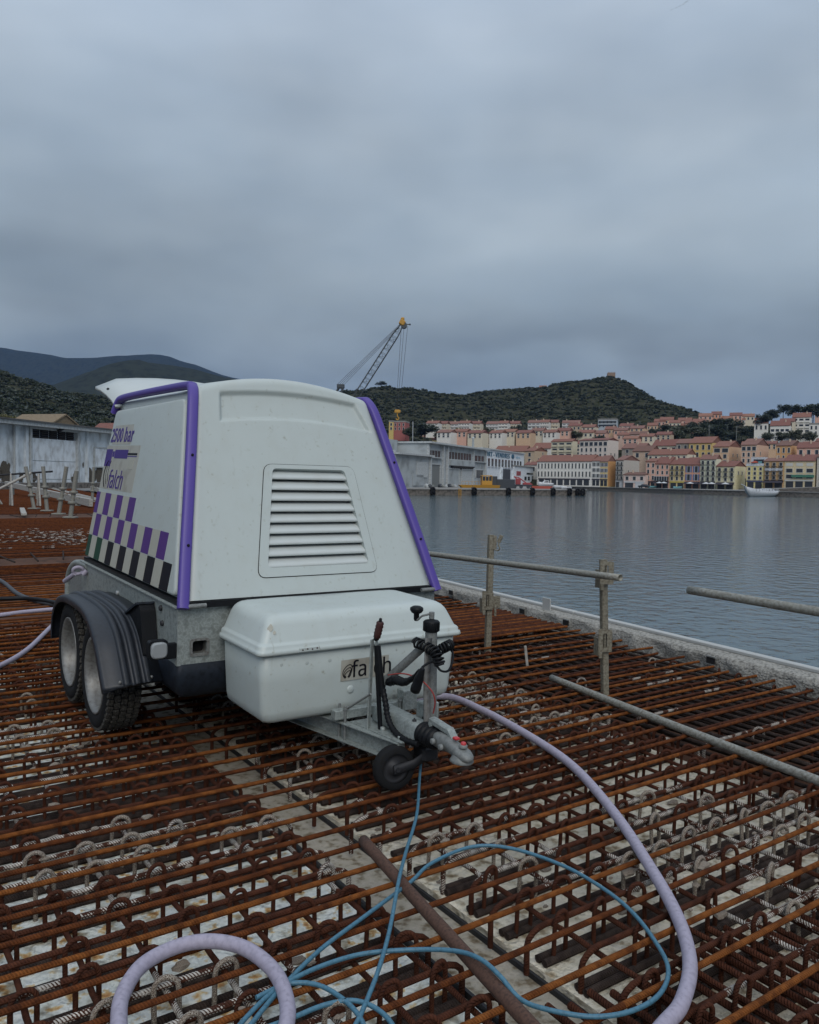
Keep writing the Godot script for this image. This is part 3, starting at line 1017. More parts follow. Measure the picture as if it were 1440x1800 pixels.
func build_hood(t: Node3D):
	# shell: sides, rear and roof; the front is its own panel
	var st := ms()
	st.set_smooth_group(0)
	var rings := []
	var levels := [0.845, 1.0, 1.3, 1.6, 1.85, 1.96, 2.0]
	for k in levels.size() + 5:
		var ring := PackedVector3Array()
		var u0: float = levels[mini(k, levels.size() - 1)]
		var e = k - levels.size() + 1
		var inset: float = 0.0 if e <= 0 else [0.012, 0.035, 0.2, 0.42, 0.56][e - 1]
		var rise: float = 0.0 if e <= 0 else [0.0, 0.006, 0.010, 0.010, 0.010][e - 1]
		for q in [[0, 1, 1, 1], [1, 1, 1, 0], [1, 0, 0, 0], [0, 0, 0, 1]]:   # front, right, rear, left
			for i in 14:
				var s = i / 14.0
				var a: float = lerpf(q[0], q[2], s)
				var b: float = lerpf(q[1], q[3], s)
				var r0 = rl(u0) + 0.02 + inset
				var r = lerpf(r0, 2.0 * RC - r0, a)
				var f = lerpf(-1.60 + 0.06 * (u0 - 0.84) + inset * 0.6, ff(u0 + smoothstep(1.6, 2.0, u0) * crown(r)) - (0.02 if e <= 0 else 0.10) - inset * 0.6, b)
				var top = smoothstep(1.6, 2.0, u0) * crown(r)
				ring.append(Vector3(r, u0 + rise + top, f))
		rings.append(ring)
	for i in rings.size() - 1:
		var A: PackedVector3Array = rings[i]
		var B: PackedVector3Array = rings[i + 1]
		for j in A.size():
			if i < levels.size() and j < 14:
				continue
			var k = (j + 1) % A.size()
			quad(st, A[j], A[k], B[k], B[j])
	loft(st, [rings[rings.size() - 1]], false, true)
	var hood := part("hood", st, "white_shell", t)

	# front panel with the pressed recess near the top and the louvre opening
	st = ms()
	st.set_smooth_group(0)
	var rec := [Vector2(0.64, 1.845), Vector2(1.675, 1.845), Vector2(1.595, 2.012), Vector2(0.66, 2.012)]
	var hole := [Vector2(0.775, 0.985), Vector2(1.485, 0.985), Vector2(1.435, 1.575), Vector2(0.915, 1.575)]
	var nu := 150
	var nr := 150
	var P := []
	var K := []
	for i in nu + 13:
		var row := PackedVector3Array()
		var keep := []
		for j in nr + 1:
			var a = float(j) / nr
			var v = minf(float(i) / nu, 1.0)
			var u = 0.85 + v * 1.135
			var r0 = rl(u) + 0.012
			var r = lerpf(r0, 2.0 * RC - r0, a)
			var uu = u + smoothstep(0.3, 1.0, v) * crown(r)
			var pos = on_front(r, uu, 0.0)
			var cv = crown(r)
			var sd = quad_sdf(Vector2(r, uu - 0.55 * (cv - 0.05)), rec)
			pos -= Vector3(0, 0.395, 0.919) * 0.026 * smoothstep(0.008, -0.014, sd)
			# the face bulges very slightly and rounds off at its sides
			var edge = minf(a, 1.0 - a) * 1.3
			pos -= Vector3(0, 0.2, 0.98) * 0.022 * pow(1.0 - clampf(edge / 0.05, 0, 1), 2.0)
			if i > nu:
				var s = float(i - nu) / 12.0
				var ang = minf(s * 1.6, 1.0) * 1.17
				pos += Vector3(0, 0.919, -0.395) * 0.07 * sin(ang) + Vector3(0, -0.395, -0.919) * 0.07 * (1.0 - cos(ang))
				pos += Vector3(0, 0.02, -1) * maxf(0.0, s - 0.62) * 0.7
			row.append(pos)
			keep.append(quad_sdf(Vector2(r, uu), hole) > 0.0 or i > nu)
		P.append(row)
		K.append(keep)
	for i in P.size() - 1:
		for j in nr:
			if K[i][j] or K[i + 1][j] or K[i][j + 1] or K[i + 1][j + 1]:
				quad(st, P[i][j], P[i][j + 1], P[i + 1][j + 1], P[i + 1][j])
	part("front_panel", st, "white_shell", t)

	# louvre: outline seam, plate, slats, dark duct behind
	var lv := Node3D.new()
	lv.name = "louvre"
	t.add_child(lv)
	var outer = round_poly([Vector2(0.728, 0.948), Vector2(1.527, 0.948), Vector2(1.486, 1.590), Vector2(0.873, 1.590)], 0.05)
	var inner = round_poly([Vector2(0.795, 0.998), Vector2(1.474, 0.998), Vector2(1.418, 1.566), Vector2(0.922, 1.566)], 0.028)
	var ring_plate = func(o: PackedVector2Array, i: PackedVector2Array, lo: float, hi: float) -> SurfaceTool:
		var s := ms()
		var n = o.size()
		for j in n:
			var k = (j + 1) % n
			var q := [o[j], o[k], i[k], i[j]]
			quad(s, on_front(q[0].x, q[0].y, hi), on_front(q[1].x, q[1].y, hi), on_front(q[2].x, q[2].y, hi), on_front(q[3].x, q[3].y, hi))
			quad(s, on_front(q[0].x, q[0].y, lo), on_front(q[1].x, q[1].y, lo), on_front(q[1].x, q[1].y, hi), on_front(q[0].x, q[0].y, hi))
			quad(s, on_front(q[3].x, q[3].y, lo - 0.03), on_front(q[2].x, q[2].y, lo - 0.03), on_front(q[2].x, q[2].y, hi), on_front(q[3].x, q[3].y, hi))
		return s
	part("seal", ring_plate.call(grow(outer, 0.0035), grow(outer, -0.01), -0.004, 0.0022), "black_gap", lv)
	part("frame", ring_plate.call(outer, inner, -0.004, 0.0055), "white_shell", lv)
	st = ms()
	hexa(st, [on_front(0.76, 0.97, -0.14), on_front(1.50, 0.97, -0.14), on_front(1.50, 0.97, -0.12), on_front(0.76, 0.97, -0.12), on_front(0.88, 1.60, -0.14), on_front(1.45, 1.60, -0.14), on_front(1.45, 1.60, -0.12), on_front(0.88, 1.60, -0.12)])
	part("duct", st, "black_gap", lv)
	for i in 9:
		var u0 = 1.000 + i * 0.0632
		var k0 = (u0 - 0.998) / 0.568
		st = ms()
		st.set_smooth_group(0)
		var prof := [[0.0, -0.004], [0.003, 0.0], [0.014, 0.0], [0.030, -0.010], [0.046, -0.022], [0.060, -0.034], [0.072, -0.05]]
		var rw := []
		for q in prof:
			var pr := PackedVector3Array()
			for e in 2:
				var kk: float = k0 + q[0] / 0.568
				var r: float = lerpf(0.795, 0.922, kk) - 0.008 if e == 0 else lerpf(1.474, 1.418, kk) + 0.008
				pr.append(on_front(r, u0 + q[0], q[1] + 0.001))
			rw.append(pr)
		for j in rw.size() - 1:
			quad(st, rw[j][0], rw[j][1], rw[j + 1][1], rw[j + 1][0])
		st.set_smooth_group(-1)
		for j in rw.size() - 1:   # underside, so the slat has thickness
			var d := Vector3(0, -0.0025, -0.003)
			quad(st, rw[j][0] + d, rw[j + 1][0] + d, rw[j + 1][1] + d, rw[j][1] + d)
		quad(st, rw[0][0], rw[0][0] + Vector3(0, -0.0025, -0.003), rw[0][1] + Vector3(0, -0.0025, -0.003), rw[0][1])
		part("slat", st, "white_paint", lv)

	# side panels, left (seen) and right
	for s in [0, 1]:
		var poly = round_poly([Vector2(-1.60, 0.858), Vector2(0.478, 0.858), Vector2(0.01, 1.965), Vector2(-1.50, 1.945)], 0.05, 5)
		st = ms()
		st.set_smooth_group(0)
		rings = []
		for q in [[0.0, -0.012], [0.0, 0.006], [-0.003, 0.011], [-0.007, 0.0145], [-0.013, 0.016]]:
			var ring := PackedVector3Array()
			for p in grow(poly, q[0]):
				var v = on_side(p.x, p.y, q[1])
				if s == 1:
					v.x = 2.0 * RC - v.x
				ring.append(v)
			rings.append(ring)
		loft(st, rings)
		var inn = grow(poly, -0.013)
		var idx = Geometry2D.triangulate_polygon(inn)
		for i in idx:
			st.add_vertex(rings[rings.size() - 1][i])
		var sp := part("side_panel", st, "white_shell", t)
		if s == 0:
			side_prints(sp)

	# purple trim: up the front corner and back along the roof edge, both sides
	for s in [0, 1]:
		var path := []
		for p in [Vector3(-0.006, 0.815, 0.012), Vector3(-0.006, 1.1, 0.014), Vector3(-0.004, 1.4, 0.016), Vector3(-0.002, 1.7, 0.014), Vector3(-0.002, 1.90, 0.010), Vector3(0.0, 1.985, 0.0)]:
			path.append(Vector3(rl(p.y) + p.x, p.y, ff(p.y) + p.z))
		path.append(Vector3(rl(2.04) + 0.004, 2.034, ff(2.03) - 0.035))
		path.append(Vector3(rl(2.04) + 0.004, 2.046, ff(2.03) - 0.11))
		path.append(Vector3(rl(2.04) + 0.002, 2.048, -0.5))
		path.append(Vector3(rl(2.04), 2.046, -1.0))
		path.append(Vector3(rl(2.04), 2.040, -1.40))
		path.append(Vector3(rl(2.0) + 0.0, 2.015, -1.52))
		path.append(Vector3(rl(1.9), 1.93, -1.565))
		if s == 1:
			for i in path.size():
				path[i].x = 2.0 * RC - path[i].x
		var prof := PackedVector2Array()
		for i in 16:
			var a = TAU * i / 16
			prof.append(Vector2(signf(cos(a)) * pow(absf(cos(a)), 0.6) * 0.031, signf(sin(a)) * pow(absf(sin(a)), 0.6) * 0.023))
		st = ms()
		sweep(st, spline(path, 5), prof, true, Vector3(0, 0.4, 0.9))
		var tr := part("edge_trim", st, "purple", t)
		for u in [1.13, 1.62]:
			st = ms()
			var c := Vector3(rl(u), u, ff(u) + 0.015)
			if s == 1:
				c.x = 2.0 * RC - c.x
			lathe(st, [[0.008, 0.0], [0.008, 0.028], [0.005, 0.031]], Transform3D(Basis(Vector3.RIGHT, Vector3(0, 0.395, 0.919), Vector3(0, -0.919, 0.395)), c), 10)
			part("bolt", st, "black_plastic", tr)
	# rubber seal at the foot of the hood
	st = ms()
	rings = []
	for u in [0.812, 0.846]:
		var ring := PackedVector3Array()
		for q in [[0.272, 0.606], [1.942, 0.606], [1.942, -1.6], [0.272, -1.6]]:
			ring.append(Vector3(q[0], u, q[1]))
		rings.append(ring)
	loft(st, rings, true, true)
	part("rubber_seal", st, "black_plastic", t)
	# open hatch at the rear of the roof, lifted on a strut
	st = ms()
	st.set_smooth_group(0)
	rings = []
	var edge := [[-1.50, 2.02], [-1.62, 2.075], [-1.78, 2.125], [-1.96, 2.17], [-2.12, 2.20]]
	for i in edge.size():
		var ring := PackedVector3Array()
		for e in [[0.0, 0.0], [0.0, 0.02]]:
			for j in 9:
				var a = j / 8.0 if e[1] == 0.0 else 1.0 - j / 8.0
				var r = lerpf(0.46, 2.0 * RC - 0.46, a)
				var lip = 0.05 * pow(1.0 - clampf(minf(a, 1.0 - a) * 9.0, 0, 1), 2.0)
				ring.append(Vector3(r, edge[i][1] + e[1] - lip + 0.06 * (crown(r) / 0.105), edge[i][0]))
		rings.append(ring)
	loft(st, rings, true, true)
	var hatch := part("rear_hatch", st, "white_paint", t)
	st = ms()
	rod(st, Vector3(0.50, 1.93, -1.58), Vector3(0.50, 2.12, -1.86), 0.008)
	rod(st, Vector3(0.50, 2.02, -1.71), Vector3(0.50, 2.135, -1.885), 0.012)
	part("gas_strut", st, "black_plastic", hatch)
	st = ms()
	bevel_box(st, Vector3(0.95, 2.15, -1.52), Vector3(0.10, 0.025, 0.05), 0.005)
	rod(st, Vector3(0.95, 2.13, -1.50), Vector3(0.95, 2.19, -1.50), 0.012)
	part("hinge", st, "black_plastic", hatch)

func side_quad(called: String, f0: float, f1: float, u0: float, u1: float, m: String, parent: Node, off := 0.0178):
	var st := ms()
	var p := [on_side(f0, u0, off - 0.003), on_side(f1, u0, off - 0.003), on_side(f1, u1, off - 0.003), on_side(f0, u1, off - 0.003), on_side(f0, u0, off), on_side(f1, u0, off), on_side(f1, u1, off), on_side(f0, u1, off)]
	hexa(st, p)
	return part(called, st, m, parent)

func side_text_xf(f: float, u: float, off: float, skew := 0.0) -> Transform3D:
	return Transform3D(Basis(Vector3(0, 0, 1), Vector3(0.175, 0.985, skew), Vector3(-0.985, 0.175, 0)), on_side(f, u, off))

func side_prints(sp: Node3D):
	# reflective prints: capacity line, nozzle picture with the maker's lettering, three rows of checks
	side_quad("print_ground", -1.42, -0.945, 1.69, 1.83, "sticker", sp, 0.0172)
	lettering("lettering", "2500 bar", 0.103, "purple_print", sp, side_text_xf(-1.19, 1.755, 0.0178, 0.0), "Droid Sans", true, false, 0.002)
	side_quad("nozzle_picture", -1.54, -0.69, 1.365, 1.682, "sticker", sp, 0.0172)
	side_quad("nozzle_shape", -1.53, -1.36, 1.53, 1.655, "purple_print", sp, 0.0185)
	side_quad("nozzle_shape", -1.29, -0.955, 1.59, 1.652, "purple_print", sp, 0.0185)
	side_quad("nozzle_shape", -1.35, -1.30, 1.60, 1.64, "purple_print", sp, 0.0185)
	side_quad("nozzle_shape", -0.955, -0.73, 1.616, 1.630, "black_print", sp, 0.0185)
	side_quad("nozzle_shape", -0.955, -0.73, 1.604, 1.610, "purple_print", sp, 0.0185)
	side_quad("bright_patch", -0.90, -0.78, 1.52, 1.585, "cream_print", sp, 0.0185)
	for k in 3:
		var st := ms()
		var pts := []
		for i in 9:
			var s = i / 8.0
			pts.append(on_side(-1.48 + k * 0.05 + 0.06 * pow(s - 0.5, 2.0) * 4.0 * (1.0 - 0.2 * k), 1.57 - s * (0.19 - 0.02 * k), 0.0164))
		tube(st, pts, 0.0035 if k else 0.006, 6, 2)
		part("hose_line", st, "black_print" if k == 0 else "steel_dark", sp)
	lettering("lettering", "falch", 0.13, "purple_print", sp, side_text_xf(-1.135, 1.435, 0.0192, 0.12), "Droid Sans", false, false, 0.002)
	# checks
	var rows := [[1.182, 1.338, 5], [1.021, 1.178, 0], [0.863, 1.017, -1]]
	for k in 3:
		for i in range(rows[k][2], 12):
			var f1 = 0.2 - 0.152 * i
			var f0 = maxf(f1 - 0.152, -1.575)
			var dark = posmod(i, 2) == (0 if k == 1 else 1)
			var m := "cream_print"
			if dark:
				m = "violet_print" if k < 2 else ("green_print" if i > 8 else "black_print")
			side_quad("check", f0 + 0.002, f1 - 0.002, rows[k][0], rows[k][1], m, sp, 0.0178)

func build_frame(t: Node3D):
	var st := ms()
	# front plate in four pieces round the square hole
	var fr := 0.572
	var h0 := Vector2(0.345, 0.558)
	var h1 := Vector2(0.425, 0.628)
	for b in [[0.262, h0.x, 0.50, 0.815], [h1.x, 1.952, 0.50, 0.815], [h0.x, h1.x, 0.50, h0.y], [h0.x, h1.x, h1.y, 0.815]]:
		box(st, Vector3((b[0] + b[1]) / 2, (b[2] + b[3]) / 2, fr - 0.004), Vector3(b[1] - b[0], b[3] - b[2], 0.008))
	# sides, rear
	box(st, Vector3(0.266, 0.6575, -0.53), Vector3(0.008, 0.315, 2.19))
	box(st, Vector3(1.948, 0.6575, -0.53), Vector3(0.008, 0.315, 2.19))
	box(st, Vector3(RC, 0.6575, -1.625), Vector3(1.674, 0.315, 0.008))
	# floor and lip
	box(st, Vector3(RC, 0.53, -0.53), Vector3(1.67, 0.01, 2.18))
	box(st, Vector3(RC, 0.8135, 0.58), Vector3(1.70, 0.006, 0.03))
	box(st, Vector3(0.262, 0.8135, -0.53), Vector3(0.03, 0.006, 2.2))
	var frame := part("chassis_frame", st, "galvanised", t)
	st = ms()
	var o = round_poly([h0 + Vector2(-0.014, -0.014), Vector2(h1.x + 0.014, h0.y - 0.014), h1 + Vector2(0.014, 0.014), Vector2(h0.x - 0.014, h1.y + 0.014)], 0.02)
	var n = round_poly([h0 + Vector2(-0.001, -0.001), Vector2(h1.x + 0.001, h0.y - 0.001), h1 + Vector2(0.001, 0.001), Vector2(h0.x - 0.001, h1.y + 0.001)], 0.016)
	for j in o.size():
		var k = (j + 1) % o.size()
		quad(st, Vector3(o[j].x, o[j].y, fr + 0.007), Vector3(o[k].x, o[k].y, fr + 0.007), Vector3(n[k].x, n[k].y, fr + 0.007), Vector3(n[j].x, n[j].y, fr + 0.007))
		quad(st, Vector3(o[j].x, o[j].y, fr), Vector3(o[k].x, o[k].y, fr), Vector3(o[k].x, o[k].y, fr + 0.007), Vector3(o[j].x, o[j].y, fr + 0.007))
		quad(st, Vector3(n[j].x, n[j].y, fr - 0.06), Vector3(n[k].x, n[k].y, fr - 0.06), Vector3(n[k].x, n[k].y, fr + 0.007), Vector3(n[j].x, n[j].y, fr + 0.007))
	part("tube_mouth", st, "rim", frame)
	st = ms()
	box(st, Vector3(0.385, 0.593, fr - 0.07), Vector3(0.1, 0.09, 0.01))
	part("tube_inside", st, "black_gap", frame)
	# hood catches: grey pins at the foot of the trim
	for s in [0.345, 1.87]:
		st = ms()
		rod(st, Vector3(s - 0.055, 0.826, 0.618), Vector3(s + 0.055, 0.826, 0.618), 0.013)
		part("hood_catch", st, "galvanised_dull", frame)
	for p in [Vector3(0.262, 0.72, -0.6), Vector3(0.262, 0.69, 0.33), Vector3(0.262, 0.77, 0.30)]:
		st = ms()
		lathe(st, [[0.016, 0.0], [0.016, 0.012], [0.008, 0.016]], Transform3D(Basis(Vector3.UP, Vector3.LEFT, Vector3.BACK), p), 8)
		part("bolt_head", st, "steel_dark" if p.z > 0 else "lens", frame)
	# dark plastic skirt
	st = ms()
	st.set_smooth_group(0)
	var rings := []
	for q in [[0.505, 0.0, 0.0], [0.43, 0.004, 0.003], [0.36, -0.012, -0.02], [0.315, -0.04, -0.05], [0.30, -0.075, -0.09]]:
		var ring := PackedVector3Array()
		for p in round_poly([Vector2(0.262 - q[1], 0.574 + q[2]), Vector2(1.952 + q[1], 0.574 + q[2]), Vector2(1.952 + q[1], -1.62), Vector2(0.262 - q[1], -1.62)], 0.035, 4):
			ring.append(Vector3(p.x, q[0], p.y))
		rings.append(ring)
	loft(st, rings, true, true)
	part("skirt", st, "skirt", t)
	# axles
	st = ms()
	for f in [-0.13, -0.80]:
		rod(st, Vector3(0.1, 0.31, f), Vector3(2.114, 0.31, f), 0.045, 10)
	part("axle", st, "steel_dark", t)
	# marker lamp on its bracket
	st = ms()
	bevel_box(st, Vector3(0.232, 0.585, 0.556), Vector3(0.062, 0.085, 0.03), 0.006)
	var lamp := part("marker_lamp", st, "black_plastic", t)
	st = ms()
	var ring2 := []
	for q in [[0.0, 0.0], [0.0, 0.02], [-0.008, 0.028]]:
		var ring := PackedVector3Array()
		for p in grow(round_poly([Vector2(0.125, 0.55), Vector2(0.212, 0.55), Vector2(0.212, 0.637), Vector2(0.125, 0.637)], 0.032), q[0]):
			ring.append(Vector3(p.x, p.y, 0.55 + q[1]))
		ring2.append(ring)
	loft(st, ring2, true, true)
	part("lens", st, "lens", lamp)
	st = ms()
	var hs = round_poly([Vector2(0.118, 0.543), Vector2(0.219, 0.543), Vector2(0.219, 0.644), Vector2(0.118, 0.644)], 0.02)
	prism(st, hs, 0.045, Transform3D(Basis(), Vector3(0, 0, 0.512)))
	part("housing", st, "black_plastic", lamp)
	# wheel chock stowed on the side
	st = ms()
	prism(st, round_poly([Vector2(-0.19, 0.625), Vector2(0.17, 0.775), Vector2(0.20, 0.745), Vector2(0.27, 0.50), Vector2(0.21, 0.49), Vector2(0.12, 0.58), Vector2(-0.03, 0.615)], 0.012, 3), 0.085, Transform3D(Basis(Vector3(0, 0, 1), Vector3(0, 1, 0), Vector3(-1, 0, 0)), Vector3(0.258, 0, 0)))
	var ch := part("wheel_chock", st, "black_plastic", t)
	st = ms()
	box(st, Vector3(0.209, 0.707, -0.008), Vector3(0.105, 0.012, 0.39), Basis(Vector3.RIGHT, -0.394))
	part("chock_top", st, "skirt", ch)
	# bent guard tube with its plate at the rear corner
	st = ms()
	sweep(st, spline([Vector3(0.27, 0.792, -1.46), Vector3(0.27, 0.785, -1.72), Vector3(0.27, 0.745, -1.93), Vector3(0.27, 0.64, -2.10), Vector3(0.27, 0.46, -2.13)], 6), circle(0.026, 10))
	var gd := part("guard_tube", st, "galvanised", t)
	st = ms()
	prism(st, PackedVector2Array([Vector2(-1.55, 0.40), Vector2(-1.55, 0.765), Vector2(-1.75, 0.76), Vector2(-1.92, 0.72), Vector2(-2.07, 0.63), Vector2(-2.10, 0.40)]), 0.006, Transform3D(Basis(Vector3(0, 0, 1), Vector3(0, 1, 0), Vector3(-1, 0, 0)), Vector3(0.278, 0, 0)))
	part("guard_plate", st, "galvanised_dull", gd)

func build_wheels(t: Node3D):
	# one wheel, axle along local -x (outer face towards -x)
	var wheels := []
	var proto := Node3D.new()
	proto.name = "wheel"
	var R := 0.325
	var st := ms()
	var tx := Transform3D(Basis(Vector3(0, 0, 1), Vector3(-1, 0, 0), Vector3(0, -1, 0)), Vector3(0.1, 0, 0))   # local y of the lathe = -x
	lathe(st, [[0.215, -0.085], [0.235, -0.098], [0.27, -0.104], [0.298, -0.098], [0.308, -0.085], [0.312, -0.06], [0.312, 0.06], [0.308, 0.085], [0.298, 0.098], [0.27, 0.104], [0.235, 0.098], [0.218, 0.085]], tx, 56, false)
	part("tyre", st, "tyre", proto)
	st = ms()
	for row in 5:
		for i in 44:
			var a = TAU * (i + (0.5 if row % 2 else 0.0)) / 44.0
			var x = -0.076 + row * 0.038
			var b := Basis(Vector3.RIGHT, a)
			bevel_box(st, Vector3(0.1 + x, 0, 0) + b * Vector3(0, R - 0.009 - (0.006 if row % 4 == 0 else 0.0), 0), Vector3(0.033, 0.022, 0.036), 0.003, b * Basis(Vector3.UP, 0.25 * (1 if row % 2 else -1)))
	part("tread", st, "muddy_tread", proto)
	st = ms()
	lathe(st, [[0.20, -0.08], [0.205, 0.06], [0.222, 0.085], [0.226, 0.098], [0.218, 0.100], [0.209, 0.088], [0.202, 0.070], [0.196, 0.055], [0.190, -0.02], [0.182, -0.042], [0.165, -0.048], [0.140, -0.034], [0.105, -0.006], [0.090, -0.004], [0.078, -0.018], [0.056, -0.018], [0.052, 0.034], [0.034, 0.046], [0.001, 0.046]], tx, 40, true)
	for i in 5:
		var a = TAU * i / 5.0
		lathe(st, [[0.011, -0.02], [0.011, 0.008], [0.006, 0.012]], tx * Transform3D(Basis(), Vector3(cos(a) * 0.066, 0, sin(a) * 0.066)), 6)
	part("rim", st, "rim", proto)
	st = ms()
	for i in 10:
		var a = TAU * i / 10.0
		lathe(st, [[0.017, -0.045], [0.017, -0.0165]], tx * Transform3D(Basis(), Vector3(cos(a) * 0.124, 0, sin(a) * 0.124)), 10)
	part("vent_hole", st, "black_gap", proto)
	for q in [[0.0, -0.13, 0.0], [0.0, -0.80, 0.0], [2.214, -0.13, PI], [2.214, -0.80, PI]]:
		var w: Node3D = proto if wheels.is_empty() else proto.duplicate()
		w.name = "wheel"
		w.transform = Transform3D(Basis(Vector3.UP, q[2]) * Basis(Vector3.RIGHT, 0.4 * wheels.size()), Vector3(q[0], 0.318, q[1]))
		t.add_child(w, true)
		wheels.append(w)
	# mudguard over both wheels, three ribs along it
	for s in [0, 1]:
		st = ms()
		st.set_smooth_group(0)
		var path = spline([Vector3(0, 0.34, -1.215), Vector3(0, 0.50, -1.185), Vector3(0, 0.63, -1.05), Vector3(0, 0.69, -0.82), Vector3(0, 0.705, -0.50), Vector3(0, 0.700, -0.20), Vector3(0, 0.672, 0.0), Vector3(0, 0.60, 0.165), Vector3(0, 0.48, 0.285), Vector3(0, 0.365, 0.385)], 5)
		var fr = frames(path, Vector3.UP)
		var rings := []
		var prof := [[-0.030, -0.045], [-0.034, -0.040], [-0.034, -0.012], [-0.028, 0.0], [-0.015, 0.005]]
		for k in 3:
			var x = 0.055 + k * 0.062
			prof.append_array([[x - 0.016, 0.004], [x - 0.0155, 0.006], [x - 0.008, 0.019], [x - 0.004, 0.021], [x + 0.012, 0.021], [x + 0.017, 0.019], [x + 0.024, 0.006], [x + 0.0245, 0.004]])
		prof.append_array([[0.262, 0.005], [0.262, -0.003], [0.0, -0.004], [-0.026, -0.012]])
		for i in path.size():
			var ring := PackedVector3Array()
			for q in prof:
				var nrm = Vector3(0, fr[i][2].z, -fr[i][2].y)
				var ahead = smoothstep(-0.5, 0.25, path[i].z)
				var v: Vector3 = path[i] + nrm * q[1] + Vector3(q[0] - (0.035 * ahead if q[0] < 0.0 else 0.0), 0, -0.05 * ahead * maxf(q[0], 0.0) / 0.26)
				if s == 1:
					v.x = 2.0 * RC - v.x
				ring.append(v)
			rings.append(ring)
		loft(st, rings, true, true)
		var fd := part("mudguard", st, "fender", t)
		if s == 0:
			for x in [0.02, 0.20]:
				st = ms()
				lathe(st, [[0.008, 0.0], [0.008, 0.01], [0.004, 0.013]], Transform3D(Basis(Vector3.RIGHT, 0.6), Vector3(x, 0.392, 0.378 - 0.2 * x)), 8)
				part("bolt", st, "rim", fd)

func build_toolbox(t: Node3D):
	var st := ms()
	st.set_smooth_group(0)
	var rings := []
	for q in [[0.285, 0.075, 0.05], [0.292, 0.045, 0.03], [0.312, 0.026, 0.012], [0.35, 0.018, 0.006], [0.50, 0.008, 0.0], [0.665, 0.0, -0.005]]:
		var ring := PackedVector3Array()
		for p in round_poly([Vector2(0.50 + q[1], 1.118 - q[2]), Vector2(1.714 - q[1], 1.118 - q[2]), Vector2(1.714 - q[1], 0.60), Vector2(0.50 + q[1], 0.60)], 0.05, 6):
			ring.append(Vector3(p.x, q[0], p.y))
		rings.append(ring)
	loft(st, rings, true, true)
	var bx := part("toolbox", st, "white_box", t)
	st = ms()
	st.set_smooth_group(0)
	rings = []
	# rim band, then the domed lid that leans back from front and sides
	for q in [[0.645, 0.018, 0.018], [0.647, -0.012, -0.014], [0.655, -0.018, -0.020], [0.672, -0.014, -0.016], [0.676, -0.006, -0.008], [0.690, -0.006, -0.008], [0.698, 0.0, 0.0], [0.704, 0.010, 0.008], [0.710, 0.013, 0.011], [0.785, 0.046, 0.042], [0.800, 0.054, 0.050], [0.818, 0.068, 0.066], [0.830, 0.086, 0.086], [0.837, 0.108, 0.110], [0.840, 0.14, 0.14], [0.841, 0.22, 0.22], [0.8415, 0.34, 0.34]]:
		var ring := PackedVector3Array()
		for p in round_poly([Vector2(0.49 + q[1], 1.13 - q[2]), Vector2(1.724 - q[1], 1.13 - q[2]), Vector2(1.724 - q[1], 0.595), Vector2(0.49 + q[1], 0.595)], 0.042, 6):
			ring.append(Vector3(p.x, q[0], p.y))
		rings.append(ring)
	loft(st, rings, true, true)
	var lid := part("toolbox_lid", st, "white_box", t)
	# latch plate with four rivets
	st = ms()
	bevel_box(st, Vector3(0.75, 0.664, 1.150), Vector3(0.115, 0.022, 0.006), 0.002)
	part("latch_plate", st, "white_box", lid)
	for i in 4:
		st = ms()
		lathe(st, [[0.004, 0.0], [0.004, 0.003]], Transform3D(Basis(Vector3.RIGHT, PI / 2), Vector3(0.71 + i * 0.027, 0.664 + 0.003 * (i % 2), 1.152)), 8)
		part("rivet", st, "grip_red", lid)
	# worn spots on the lid corner
	for p in [[Vector3(0.556, 0.776, 1.088), 0.015], [Vector3(0.575, 0.755, 1.101), 0.008], [Vector3(0.545, 0.728, 1.106), 0.007]]:
		st = ms()
		var poly := PackedVector2Array()
		for i in 11:
			var a = TAU * i / 11
			poly.append(Vector2(cos(a), sin(a) * 1.3) * p[1] * (0.7 + 0.5 * rng.randf()))
		prism(st, poly, 0.003, Transform3D(Basis(Vector3(0.8, 0, 0.6), -0.45).rotated(Vector3.UP, -0.55), p[0]))
		part("worn_spot", st, "cream_print", lid)
	# moulded bosses on the box front
	for p in [Vector2(0.61, 0.594), Vector2(0.753, 0.587), Vector2(0.885, 0.587), Vector2(1.018, 0.414), Vector2(1.301, 0.60), Vector2(1.45, 0.41)]:
		st = ms()
		lathe(st, [[0.022, -0.002], [0.020, 0.001], [0.012, 0.0035], [0.002, 0.0045]], Transform3D(Basis(Vector3.RIGHT, PI / 2), Vector3(p.x, p.y, 1.117)), 14)
		part("boss", st, "white_box", bx)
	# maker's sticker
	st = ms()
	box(st, Vector3(1.103, 0.521, 1.1195), Vector3(0.298, 0.112, 0.003))
	var sk := part("sticker", st, "sticker", bx)
	lettering("lettering", "falch", 0.088, "black_print", sk, Transform3D(Basis(), Vector3(1.145, 0.521, 1.1222)), "Droid Sans", false, false, 0.002)
	for k in 3:
		st = ms()
		var pts := []
		for i in 13:
			var s = i / 12.0
			var a = -0.35 * PI + s * TAU * 0.86
			var rr = (0.034 - 0.009 * k) * (1.0 + 0.25 * s * (1.0 - s))
			pts.append(Vector3(0.990 + cos(a) * rr * 0.75 + 0.016 * maxf(0.0, sin(a)), 0.512 - 0.006 * k + sin(a) * rr * 1.05, 1.1215))
		tube(st, pts, 0.0022, 5, 2)
		part("drop_line", st, "black_print", sk)

